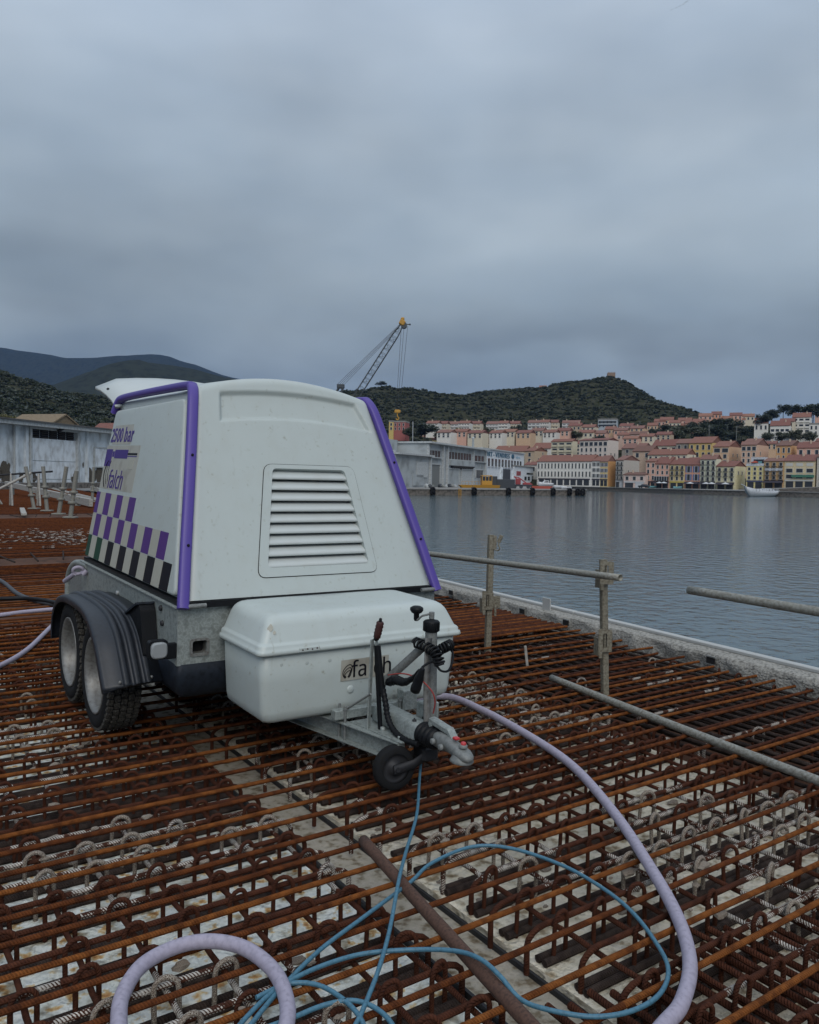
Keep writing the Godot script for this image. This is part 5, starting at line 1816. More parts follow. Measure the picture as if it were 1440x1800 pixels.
func build_left_yard():
	scaffold_post(Vector3(-11.6, 0, -27.6), 1.62, Vector2(0.22, 0), "grey scaffold post with foot plate, nearest the trailer in its row")
	scaffold_post(Vector3(-13.0, 0, -29.9), 1.78, Vector2(0.30, 0), "grey scaffold post leaning right, second from the trailer in its row")
	scaffold_post(Vector3(-14.55, 0, -32.4), 1.80, Vector2(-0.15, 0), "grey scaffold post, third from the trailer in its row")
	scaffold_post(Vector3(-15.95, 0, -34.3), 1.80, Vector2(-0.35, 0), "grey scaffold post leaning left, fourth from the trailer in its row")
	scaffold_post(Vector3(-17.3, 0, -44.0), 1.9, Vector2(0.1, 0), "thin grey post beside the white warehouse hatch, half hidden by the trailer")
	# long white formwork beam, propped over the deck
	var bm := thing("formwork_beam", "long white formwork beam crossing behind the row of grey posts", "beam", Transform3D())
	var st := ms()
	var a := Vector3(-30.0, 0.75, -60.0)
	var b := Vector3(-14.4, 0.22, -36.5)
	var d = (b - a)
	bevel_box(st, (a + b) / 2, Vector3(0.16, 0.34, d.length()), 0.01, Basis.looking_at(-d.normalized(), Vector3.UP))
	part("beam", st, "beam_white", bm)
	for t in [0.12, 0.5, 0.9]:
		st = ms()
		var q = a.lerp(b, t)
		bevel_box(st, Vector3(q.x, q.y * 0.5 - 0.1, q.z), Vector3(0.2, q.y, 0.2), 0.01)
		part("prop", st, "tube_galv", bm)
	bm = thing("formwork_beam", "second pale formwork beam lying lower beside the trailer's rear", "beam", Transform3D())
	st = ms()
	a = Vector3(-20.5, 0.62, -52.0)
	b = Vector3(-15.2, 0.25, -44.0)
	d = b - a
	bevel_box(st, (a + b) / 2, Vector3(0.14, 0.26, d.length()), 0.01, Basis.looking_at(-d.normalized(), Vector3.UP))
	part("beam", st, "beam_white", bm)
	# trestle with a leaning pole
	var tr := thing("trestle", "pale wooden trestle standing on the rusty deck at the left edge", "trestle", Transform3D(Basis(), Vector3(-18.4, 0, -38.0)))
	for q in [[-0.55, -0.3, -0.35, 0.0], [-0.15, 0.3, -0.35, 0.0], [0.75, -0.3, 0.95, 0.0], [1.15, 0.3, 0.95, 0.0]]:
		st = ms()
		sweep(st, PackedVector3Array([Vector3(q[0], 0, q[1]), Vector3(q[2], 1.5, q[3])]), circle(0.05, 6))
		part("leg", st, "beam_white", tr)
	st = ms()
	sweep(st, PackedVector3Array([Vector3(-0.9, 1.42, 0), Vector3(1.6, 1.62, 0.0)]), circle(0.05, 6))
	part("top_rail", st, "steel_dark", tr)
	pipe("leaning_pole", "pale pole leaning from the deck up to the trestle at the left edge", Vector3(-20.0, 0.05, -36.5), Vector3(-17.6, 1.55, -37.6), 0.06, "beam_white")
	tr = thing("trestle", "low pale trestle cut off by the left edge of the picture", "trestle", Transform3D(Basis(), Vector3(-20.6, 0, -39.0)))
	for q in [[-0.5, 0.45], [0.5, -0.45], [0.9, 0.2]]:
		st = ms()
		sweep(st, PackedVector3Array([Vector3(q[0], 0, 0), Vector3(q[1], 1.1, 0)]), circle(0.055, 6))
		part("leg", st, "tube_galv", tr)
	st = ms()
	bevel_box(st, Vector3(0.1, 1.12, 0), Vector3(1.6, 0.08, 0.12), 0.01)
	part("top_rail", st, "beam_white", tr)
	st = ms()
	bevel_box(st, Vector3(-14.8, 0.06, -30.9), Vector3(0.18, 0.09, 5.2), 0.01, Basis(Vector3.UP, 0.46))
	tag(part("loose_board", st, "beam_white"), "short pale board lying on the rusty deck left of the grey posts", "board")
	build_shed()

func build_shed():
	# pale blue warehouse: wall runs from (-49,-44) away to (-30,-125)
	var a := Vector3(-44.6, 0, -62.4)
	var dirx := Vector3(0.2245, 0, -0.9745)   # along the wall, away from the camera
	var X := Transform3D(Basis(dirx * 0.549, Vector3.UP, dirx.cross(Vector3.UP)), a + dirx * 12.1)   # local z points towards the deck
	var t := thing("warehouse", "long pale blue flat-roofed warehouse with flaking paint behind the rusty deck", "warehouse", X)
	var st := ms()
	box(st, Vector3(30, 3.2, -12), Vector3(92, 6.4, 24))
	part("wall", st, "shed_blue", t)
	st = ms()
	box(st, Vector3(30, 6.62, -11.6), Vector3(93, 0.42, 25.6))
	part("eaves", st, "hall_trim", t)
	st = ms()
	hexa(st, [Vector3(-17, 6.83, -25), Vector3(77, 6.83, -25), Vector3(77, 6.83, 1.4), Vector3(-17, 6.83, 1.4), Vector3(-17, 7.7, -14), Vector3(77, 7.7, -14), Vector3(77, 6.95, 1.4), Vector3(-17, 6.95, 1.4)])
	part("roof", st, "shed_roof", t)
	st = ms()
	box(st, Vector3(30, 0.28, 1.6), Vector3(92, 0.6, 3.2))
	part("loading_platform", st, "quay_stone", t)
	for x in [14.6, 17.4, 33.4, 36.0]:
		st = ms()
		box(st, Vector3(x, 3.3, 0.15), Vector3(0.75 if x < 30 else 0.5, 6.2, 0.3))
		part("pilaster", st, "shed_blue", t)
	for x in [14.0, 33.0]:
		st = ms()
		rod(st, Vector3(x, 0.6, 0.22), Vector3(x, 6.4, 0.22), 0.09)
		part("downpipe", st, "hall_trim", t)
	# big door with its frame, five vent panels with slats
	st = ms()
	box(st, Vector3(25.4, 6.28, 0.22), Vector3(15.2, 0.22, 0.45))
	box(st, Vector3(18.2, 3.37, 0.22), Vector3(0.5, 5.58, 0.45))
	box(st, Vector3(32.4, 3.37, 0.22), Vector3(0.5, 5.58, 0.45))
	part("door_frame", st, "hall_trim", t)
	st = ms()
	box(st, Vector3(25.3, 2.92, 0.08), Vector3(13.7, 4.66, 0.16))
	var dr := part("door", st, "shed_door", t)
	st = ms()
	box(st, Vector3(25.3, 2.9, 0.17), Vector3(13.7, 0.06, 0.03))
	box(st, Vector3(25.3, 0.95, 0.17), Vector3(13.7, 0.06, 0.03))
	part("door_seam", st, "hall_grey", dr)
	for i in 5:
		var x = 20.1 + i * 2.62
		var v := Node3D.new()
		v.name = "vent"
		t.add_child(v, true)
		st = ms()
		box(st, Vector3(x, 5.72, 0.06), Vector3(2.2, 0.9, 0.1))
		part("opening", st, "black_gap", v)
		for k in 4:
			st = ms()
			box(st, Vector3(x, 5.39 + k * 0.22, 0.14), Vector3(2.2, 0.05, 0.16), Basis(Vector3.RIGHT, 0.5))
			part("slat", st, "iron", v)
	st = ms()
	bevel_box(st, Vector3(26, 6.3, 0.75), Vector3(1.2, 0.18, 0.5), 0.04, Basis(Vector3.BACK, 0.25))
	part("flood_lamp", st, "iron", t)
	# hatches left and right
	for q in [[5.5, 3.6, 5.0, 2.3], [41.5, 3.55, 5.6, 2.3]]:
		st = ms()
		box(st, Vector3(q[0], q[1], 0.06), Vector3(q[2], q[3], 0.12))
		var w := part("hatch", st, "shed_door", t)
		st = ms()
		for e in [-1, 1]:
			box(st, Vector3(q[0] + e * q[2] / 2, q[1], 0.11), Vector3(0.14, q[3] + 0.14, 0.2))
			box(st, Vector3(q[0], q[1] + e * q[3] / 2, 0.11), Vector3(q[2] - 0.14, 0.14, 0.2))
		part("frame", st, "hall_trim", w)
	# paint flaked down to the plaster
	var n := FastNoiseLite.new()
	n.seed = 77
	n.frequency = 0.35
	for q in [[9.0, 1.5, 2.6, 1.5], [12.2, 1.5, 1.3, 1.4], [4.0, 1.4, 2.2, 1.2], [37.6, 1.3, 2.0, 1.0], [40.6, 1.5, 1.2, 1.5], [16.2, 0.9, 0.6, 0.8], [19.2, 1.0, 0.9, 0.7], [43.5, 1.9, 1.0, 1.0], [31.6, 0.9, 0.7, 0.6], [35.0, 2.6, 0.25, 0.3], [36.8, 2.9, 0.2, 0.25]]:
		var poly := PackedVector2Array()
		for i in 22:
			var a2 = TAU * i / 22
			var rr = 1.0 + 0.7 * n.get_noise_2d(q[0] * 9.0 + cos(a2) * 3.0, sin(a2) * 3.0)
			poly.append(Vector2(q[0] + cos(a2) * q[2] * rr, maxf(0.62, q[1] + sin(a2) * q[3] * rr)))
		if Geometry2D.triangulate_polygon(poly).size():
			st = ms()
			prism(st, poly, 0.02, Transform3D(Basis(), Vector3(0, 0, 0.165 if q[0] > 18 and q[0] < 32.5 else 0.005)))
			part("bare_patch", st, "bare_plaster", t)
	# low building roofs and a turret house behind
	t = thing("tan_house", "low tan-roofed house showing just above the warehouse roof between two dark trees", "house", Transform3D(Basis(Vector3.UP, -0.25), Vector3(-56.5, 0, -125)))
	st = ms()
	box(st, Vector3(0, 4.4, 0), Vector3(7, 9.0, 6))
	part("wall", st, house_wall(Color(0.28, 0.21, 0.13)), t)
	st = ms()
	gable(st, 7.6, 6.6, 8.9, 1.6, 0.0)
	part("roof", st, house_wall(Color(0.17, 0.13, 0.085)), t)
	t = thing("turret_house", "red-roofed house with a round white turret, seen over the warehouse roof by the trailer", "house", Transform3D(Basis(Vector3.UP, -0.3), Vector3(-58, 0, -168)))
	st = ms()
	box(st, Vector3(-2, 4.5, 0), Vector3(10, 10, 8))
	part("wall", st, house_wall(Color(0.4, 0.36, 0.30)), t)
	st = ms()
	gable(st, 11, 9, 9.5, 2.6, -2.0)
	part("roof", st, "roof_1", t)
	st = ms()
	lathe(st, [[2.7, 0.0], [2.7, 11.8], [3.0, 12.0], [3.0, 12.5], [2.6, 12.7], [2.6, 13.3], [0.1, 13.6]], Transform3D(Basis(), Vector3(2.6, 0, 2.0)), 20)
	part("turret", st, "beam_white", t)

# ---------------------------------------------------------------- hills
func curve(list: Array, x: float) -> float:   # piecewise smooth through [x, y] pairs
	if x <= list[0][0]:
		return list[0][1]
	for i in list.size() - 1:
		if x < list[i + 1][0]:
			var t: float = (x - list[i][0]) / (list[i + 1][0] - list[i][0])
			t = lerpf(t, t * t * (3.0 - 2.0 * t), 0.5)
			return lerpf(list[i][1], list[i + 1][1], t)
	return list[list.size() - 1][1]

const RIDGE := [[-420.0, 70.0], [-159.0, 86.0], [-103.0, 90.0], [-52.0, 97.0], [-27.0, 98.0], [-2.0, 99.0], [23.0, 95.0], [42.0, 92.0], [60.0, 90.0], [80.0, 95.0], [112.0, 100.0], [143.0, 102.0], [162.0, 107.0], [181.0, 110.0], [219.0, 112.0], [238.0, 108.0], [257.0, 98.0], [276.0, 88.0], [295.0, 78.0], [311.0, 70.0], [333.0, 60.0], [365.0, 45.0], [500.0, 30.0]]
const SLOPE := [[325.0, -1.3], [350.0, -1.0], [372.0, 4.0], [400.0, 9.0], [465.0, 17.0], [510.0, 28.0], [560.0, 35.0], [620.0, 43.0], [680.0, 48.0]]
const LEFT := [[-700.0, 96.0], [-452.0, 88.0], [-354.0, 81.0], [-325.0, 75.0], [-296.0, 66.0], [-256.0, 58.0], [-207.0, 48.0], [-120.0, 38.0]]
var hn: FastNoiseLite

func town_h(x: float, z: float) -> float:
	var D = -z
	var near = D + 0.30 * maxf(0.0, x - 60.0) * clampf((450.0 - D) / 120.0, 0.0, 1.0)
	var h = curve(SLOPE, near)
	if D > 560.0:
		h = lerpf(h, curve(RIDGE, x * 900.0 / maxf(D, 820.0)), smoothstep(600.0, 900.0, D))
	if D > 900.0:
		h -= (D - 900.0) * 0.22
	return h + (hn.get_noise_2d(x, z) * 5.0 + hn.get_noise_2d(x * 4.0, z * 4.0) * 1.6) * smoothstep(430.0, 620.0, D)

func left_h(x: float, z: float) -> float:
	var D = -z
	var h = curve(LEFT, x * 700.0 / maxf(D, 420.0)) * smoothstep(170.0, 700.0, D) - 0.3
	if D > 700.0:
		h -= (D - 700.0) * 0.15
	return h + (hn.get_noise_2d(x + 900.0, z) * 6.0 + hn.get_noise_2d(x * 3.0, z * 3.0) * 2.0) * smoothstep(200.0, 450.0, D)

func height_sheet(f: Callable, x0: float, x1: float, z0: float, z1: float, step: float) -> SurfaceTool:
	var st := ms()
	st.set_smooth_group(0)
	var nx = int((x1 - x0) / step)
	var nz = int((z1 - z0) / step)
	var rows := []
	for j in nz + 1:
		var row := PackedVector3Array()
		for i in nx + 1:
			var x = x0 + i * step
			var z = z0 + j * step
			row.append(Vector3(x, f.call(x, z), z))
		rows.append(row)
	for j in nz:
		for i in nx:
			quad(st, rows[j][i], rows[j][i + 1], rows[j + 1][i + 1], rows[j + 1][i])
	return st

func ridge_hill(called: String, list: Array, zc: float, reach: float, rough: float, step: float, m: String):
	var f = func(x: float, z: float) -> float:
		var d = clampf(absf(z - zc) / reach, 0, 1)
		var n = hn.get_noise_2d(x * 60.0 / reach * 3.0, z * 60.0 / reach * 3.0)
		var k = hn.get_noise_2d(x * 200.0 / reach * 3.0 + 50.0, z * 200.0 / reach * 3.0)
		return curve(list, x) * (1.0 - d * d * (3.0 - 2.0 * d)) * (1.0 + 0.35 * n * d) + rough * (n * 0.9 + k * 0.35) * (0.25 + d * 1.2) - 30.0 * d
	struct(called, height_sheet(f, list[0][0], list[list.size() - 1][0], zc - reach, zc + reach, step), m)

func build_hills():
	hn = FastNoiseLite.new()
	hn.seed = 41
	hn.frequency = 0.012
	hn.fractal_octaves = 4
	struct("town_slope", height_sheet(town_h, -180, 500, -1060, -326, 7.0), "hill_scrub")
	struct("left_hill", height_sheet(left_h, -760, -60, -900, -150, 10.0), "hill_scrub")
	ridge_hill("hill", [[-1500.0, 60.0], [-1200.0, 160.0], [-1022.0, 200.0], [-945.0, 222.0], [-836.0, 268.0], [-759.0, 293.0], [-698.0, 304.0], [-652.0, 300.0], [-590.0, 291.0], [-498.0, 271.0], [-390.0, 240.0], [-251.0, 205.0], [-60.0, 130.0], [150.0, 40.0]], -2200.0, 1000.0, 32.0, 30.0, "hill_far")
	ridge_hill("mountain", [[-6500.0, 900.0], [-5000.0, 930.0], [-3578.0, 860.0], [-2879.0, 815.0], [-2530.0, 775.0], [-2320.0, 740.0], [-2111.0, 700.0], [-2006.0, 690.0], [-1866.0, 705.0], [-1726.0, 712.0], [-1516.0, 726.0], [-1376.0, 690.0], [-1061.0, 600.0], [-570.0, 430.0], [200.0, 150.0]], -5000.0, 1900.0, 70.0, 60.0, "hill_far")
	# land and quays
	var st := ms()
	flat(st, PackedVector2Array([Vector2(-30, -84), Vector2(-16, -84), Vector2(-10, -127), Vector2(-22, -135), Vector2(-22, -178), Vector2(2.7, -189), Vector2(44.7, -210), Vector2(46.5, -213), Vector2(44, -262), Vector2(62, -334), Vector2(66, -335), Vector2(82.4, -300), Vector2(92, -262), Vector2(112, -232), Vector2(135, -212), Vector2(160, -195), Vector2(420, -195), Vector2(420, -420), Vector2(-60, -420), Vector2(-240, -330), Vector2(-900, -330), Vector2(-900, -40), Vector2(-60, -40), Vector2(-40, -60)]), QUAY_Y)
	struct("quay_ground", st, "paving")
	# quay walls with a cap stone course
	var edge := [Vector2(-10, -127), Vector2(-22, -135), Vector2(-22, -178), Vector2(2.7, -189), Vector2(44.7, -210), Vector2(46.5, -213), Vector2(44, -262), Vector2(62, -334), Vector2(66, -335), Vector2(82.4, -300), Vector2(92, -262), Vector2(112, -232), Vector2(135, -212), Vector2(160, -195)]
	var root := Node3D.new()
	root.name = "quay_wall"
	root.set_meta("kind", "structure")
	add_child(root)
	st = ms()
	var cap := ms()
	for i in edge.size() - 1:
		var a := Vector3(edge[i].x, 0, edge[i].y)
		var b := Vector3(edge[i + 1].x, 0, edge[i + 1].y)
		var d = b - a
		var s = d.cross(Vector3.UP).normalized()
		var bs := Basis(s, Vector3.UP, s.cross(Vector3.UP))
		box(st, (a + b) / 2 + Vector3(0, -2.2, 0) - s * 0.3, Vector3(0.6, 2.56, d.length()), bs)
		box(cap, (a + b) / 2 + Vector3(0, -0.85, 0) - s * 0.25, Vector3(0.9, 0.24, d.length() + 0.3), bs)
	part("wall", st, "quay_stone", root)
	part("cap_stones", cap, "paving", root)

# ---------------------------------------------------------------- houses
var wall_cache := {}
var win_cache := {}

func house_wall(c: Color) -> StandardMaterial3D:
	var k := "%.2f_%.2f_%.2f" % [c.r, c.g, c.b]
	if not wall_cache.has(k):
		var m := StandardMaterial3D.new()
		m.resource_name = "render_" + k
		m.albedo_color = Color(minf(c.r * 1.22, 0.76), minf(c.g * 1.22, 0.75), minf(c.b * 1.22, 0.74)).linear_to_srgb()
		m.roughness = 0.9
		m.cull_mode = BaseMaterial3D.CULL_DISABLED
		tri(m, T.wall, 0.13)
		wall_cache[k] = m
	return wall_cache[k]

func gable(st: SurfaceTool, w: float, d: float, y0: float, rise: float, xo := 0.0, zc := 0.0):
	# ridge along local x; slabs 0.2 m thick with an overhang
	var o := 0.35
	var hx = w / 2 + o * 0.5
	var hz = d / 2 + o
	var drop = rise * o / (d / 2)
	for s in [-1, 1]:
		var p := []
		for y in [0.0, 0.22]:
			p.append_array([Vector3(xo - hx, y0 - drop + y, zc + s * hz), Vector3(xo + hx, y0 - drop + y, zc + s * hz), Vector3(xo + hx, y0 + rise + y, zc), Vector3(xo - hx, y0 + rise + y, zc)])
		hexa(st, p)
	for e in [-1, 1]:   # gable triangles
		var x = xo + e * (w / 2 - 0.05)
		st.add_vertex(Vector3(x, y0, zc - d / 2)); st.add_vertex(Vector3(x, y0, zc + d / 2)); st.add_vertex(Vector3(x, y0 + rise, zc))

func window_mesh(w: float, h: float, shutter: String) -> ArrayMesh:
	var k := "%.1f_%.1f_%s" % [w, h, shutter]
	if win_cache.has(k):
		return win_cache[k]
	var am := ArrayMesh.new()
	var st := ms()
	for e in [[-1, 0, 0.12, h + 0.24], [1, 0, 0.12, h + 0.24]]:
		box(st, Vector3(e[0] * (w / 2 + 0.06), 0, 0.04), Vector3(e[2], e[3], 0.10))
	box(st, Vector3(0, h / 2 + 0.06, 0.04), Vector3(w, 0.12, 0.10))
	box(st, Vector3(0, -h / 2 - 0.06, 0.07), Vector3(w + 0.4, 0.12, 0.18))
	st.set_material(M.shutter_white)
	st.generate_normals()
	st.commit(am)
	st = ms()
	box(st, Vector3(0, 0, 0.0), Vector3(w, h, 0.06))
	st.set_material(M.pane_dark)
	st.generate_normals()
	st.commit(am)
	if shutter != "":
		st = ms()
		for e in [-1, 1]:
			box(st, Vector3(e * (w * 0.75 + 0.14), 0, 0.06), Vector3(w * 0.5, h, 0.06))
		st.set_material(M[shutter])
		st.generate_normals()
		st.commit(am)
	win_cache[k] = am
	return am

func house(called: String, label: String, at: Vector3, turn: float, size: Vector3, rise: float, wall: Color, roof: int, rows: int, cols: int, opts := "", group := ""):
	# local z faces the harbour; size is width, height, depth
	var t := thing(called, label, "house", Transform3D(Basis(Vector3.UP, deg_to_rad(-turn)), at), group)
	var w = size.x
	var h = size.y
	var d = size.z
	var st := ms()
	box(st, Vector3(0, h / 2 - 3.0, -d / 2), Vector3(w, h + 6.0, d))
	part("wall", st, house_wall(wall), t)
	if opts.contains("sideorange"):
		st = ms()
		box(st, Vector3(w / 2 + 0.03, h / 2, -d / 2), Vector3(0.06, h - 0.02, d - 0.02))
		part("side_wall", st, house_wall(Color(0.46, 0.25, 0.10)), t)
	if roof >= 0:
		st = ms()
		gable(st, w, d, h, rise, 0.0, -d / 2)
		var rf := part("roof", st, "roof_%d" % roof, t)
		if w > 5.0 and rng.randf() < 0.7:
			st = ms()
			bevel_box(st, Vector3((rng.randf() - 0.5) * w * 0.6, h + rise * 0.75 + 0.5, -d * 0.38), Vector3(0.6, 1.4, 0.8), 0.05)
			part("chimney", st, house_wall(Color(0.45, 0.36, 0.28)), rf)
	else:
		st = ms()
		for e in [[0, 0.0, w + 0.2, 0.25], [0, -d, w + 0.2, 0.25]]:
			box(st, Vector3(0, h + 0.35, e[1]), Vector3(w + 0.2, 0.9, 0.25))
		for e in [-1, 1]:
			box(st, Vector3(e * w / 2, h + 0.35, -d / 2), Vector3(0.2, 0.9, d - 0.26))
		part("parapet", st, "hull_white" if opts.contains("terrace") else "paving", t)
	var shop = opts.contains("shop") or opts.contains("awning") or opts.contains("veranda")
	var g0 = 3.0 if shop else 0.0
	if shop and h < 6.0:
		g0 = 2.6
	var fh = (h - g0 - 0.3) / maxf(rows, 1)
	var pitch = w / cols
	var sh := ""
	for key in ["shutter_grey", "shutter_blue"]:
		if opts.contains(key):
			sh = key
	var ww = clampf(pitch * (0.34 if opts.contains("narrow") else 0.38), 0.5, 1.3)
	var wh = clampf(fh * 0.62, 0.9, 2.2)
	if opts.contains("tall"):
		wh = clampf(fh * 0.75, 1.5, 2.8)
	if opts.contains("loggia"):
		ww = pitch * 0.66
	if opts.contains("wide"):
		ww = pitch * 0.62
	if sh != "":
		ww = minf(ww, pitch * 0.36)
	var wm = window_mesh(snappedf(ww, 0.1), snappedf(wh, 0.1), sh)
	for r in rows:
		if opts.contains("topband") and r == rows - 1:
			for c in cols:
				part("window", window_mesh(snappedf(pitch * 0.72, 0.1), snappedf(fh * 0.62, 0.1), ""), null, t, Transform3D(Basis(), Vector3((c + 0.5) * pitch - w / 2, g0 + (r + 0.5) * fh, 0.0)))
			continue
		for c in cols:
			var x = (c + 0.5) * pitch - w / 2
			var y = g0 + (r + 0.5) * fh
			if opts.contains("wide") and r == rows - 1:
				st = ms()
				box(st, Vector3(x, y, 0.04), Vector3(pitch * 0.66, fh * 0.52, 0.12))
				part("roller_shutter", st, "shutter_white", t)
				continue
			part("window", wm, null, t, Transform3D(Basis(), Vector3(x, y, 0.0)))
			if opts.contains("balcony") and (r > 0 or rows > 3):
				st = ms()
				box(st, Vector3(0, 0, 0.32), Vector3(ww + 0.8, 0.10, 0.64))
				for k in 7:
					box(st, Vector3((k / 6.0 - 0.5) * (ww + 0.7), 0.5, 0.6), Vector3(0.05, 0.9, 0.05))
				box(st, Vector3(0, 0.97, 0.6), Vector3(ww + 0.8, 0.06, 0.06))
				part("balcony", st, "iron", t, Transform3D(Basis(), Vector3(x, y - wh / 2 - 0.2, 0)))
			elif opts.contains("loggia"):
				st = ms()
				box(st, Vector3(0, 0.42, 0.62), Vector3(ww + 0.3, 0.85, 0.08))
				box(st, Vector3(0, -0.05, 0.34), Vector3(ww + 0.3, 0.1, 0.62))
				part("balcony", st, house_wall(wall), t, Transform3D(Basis(), Vector3(x, y - wh / 2, 0)))
	# side windows on deep plain walls
	if d > 8.0 and turn > 30 and not opts.contains("narrow"):
		for r in mini(rows, 2):
			for k in 2:
				if rng.randf() < 0.75:
					part("window", window_mesh(0.8, 1.2, ""), null, t, Transform3D(Basis(Vector3.UP, PI / 2), Vector3(w / 2 + 0.06, g0 + (r + 0.55) * fh + 0.5, -d * (0.3 + 0.35 * k))))
	if opts.contains("band"):
		if not opts.contains("topband"):
			st = ms()
			for r in 2:
				box(st, Vector3(0, h * (0.3 + 0.42 * r), 0.1), Vector3(w * 0.94, h * 0.2, 0.12))
			part("window_band", st, "pane_dark", t)
	if shop:
		var key := "pane_dark"
		for kv in [["shopblue", "shop_blue"], ["shopyellow", "shop_yellow"], ["shopwhite", "awning_white"], ["shopcream", "shutter_white"]]:
			if opts.contains(kv[0]):
				key = kv[1]
		st = ms()
		box(st, Vector3(0, g0 - 0.35, 0.10), Vector3(w * 0.94, 0.5, 0.2))
		part("shop_sign", st, "awning_dark" if key == "pane_dark" else key, t)
		var n = maxi(2, int(w / 3.2))
		for k in n:
			st = ms()
			box(st, Vector3(((k + 0.5) / n - 0.5) * w * 0.94, (g0 - 0.6) / 2, 0.05), Vector3(w * 0.94 / n * 0.78, g0 - 0.7, 0.1))
			part("shop_window", st, "pane_dark" if (k % 2 == 0 or key != "awning_white") else "awning_white", t)
		if opts.contains("awningdark") or opts.contains("veranda"):
			st = ms()
			hexa(st, [Vector3(-w * 0.46, g0 - 1.0, 0.2), Vector3(w * 0.46, g0 - 1.0, 0.2), Vector3(w * 0.46, g0 - 1.0, 2.6), Vector3(-w * 0.46, g0 - 1.0, 2.6), Vector3(-w * 0.46, g0 - 0.1, 0.2), Vector3(w * 0.46, g0 - 0.1, 0.2), Vector3(w * 0.46, g0 - 0.9, 2.6), Vector3(-w * 0.46, g0 - 0.9, 2.6)])
			part("awning", st, "awning_dark", t)
	if opts.contains("veranda"):
		st = ms()
		box(st, Vector3(0, g0 + 0.9, 0.9), Vector3(w * 0.9, 1.7, 1.6))
		var vr := part("veranda", st, "pane_dark", t)
		st = ms()
		for k in 6:
			box(st, Vector3((k / 5.0 - 0.5) * w * 0.9, g0 + 0.9, 1.72), Vector3(0.12, 1.7, 0.08))
		box(st, Vector3(0, g0 + 1.8, 0.9), Vector3(w * 0.94, 0.12, 1.8))
		part("veranda_frame", st, "awning_white", vr)
	if opts.contains("whitebalcony"):
		st = ms()
		box(st, Vector3(0, h * 0.70, 0.55), Vector3(w * 0.86, 0.9, 0.1))
		box(st, Vector3(0, h * 0.70 - 0.5, 0.3), Vector3(w * 0.86, 0.12, 0.6))
		part("long_balcony", st, "hull_white", t)
	if opts.contains("greenawning"):
		st = ms()
		box(st, Vector3(w * 0.12, h * 0.44, 0.45), Vector3(w * 0.72, 0.85, 0.9))
		part("awning_band", st, "awning_green", t)
	if opts.contains("terrace"):
		st = ms()
		box(st, Vector3(w * 0.1, h + 1.9, -2.6), Vector3(w * 0.8, 2.4, 3.0))
		var pv := part("roof_room", st, "hull_white", t)
		st = ms()
		box(st, Vector3(w * 0.15, h + 1.6, -1.06), Vector3(w * 0.6, 1.4, 0.1))
		part("glazing", st, "pane_dark", pv)
		st = ms()
		lathe(st, [[1.5, 0.0], [1.2, 0.25], [0.05, 0.7]], Transform3D(Basis(), Vector3(-w * 0.05, h + 1.1, -0.7)), 10)
		part("parasol", st, "parasol_red", pv)
		st = ms()
		bevel_box(st, Vector3(w * 0.25, h + 1.1, -0.5), Vector3(1.4, 0.9, 0.3), 0.05)
		part("terrace_screen", st, "teal", pv)

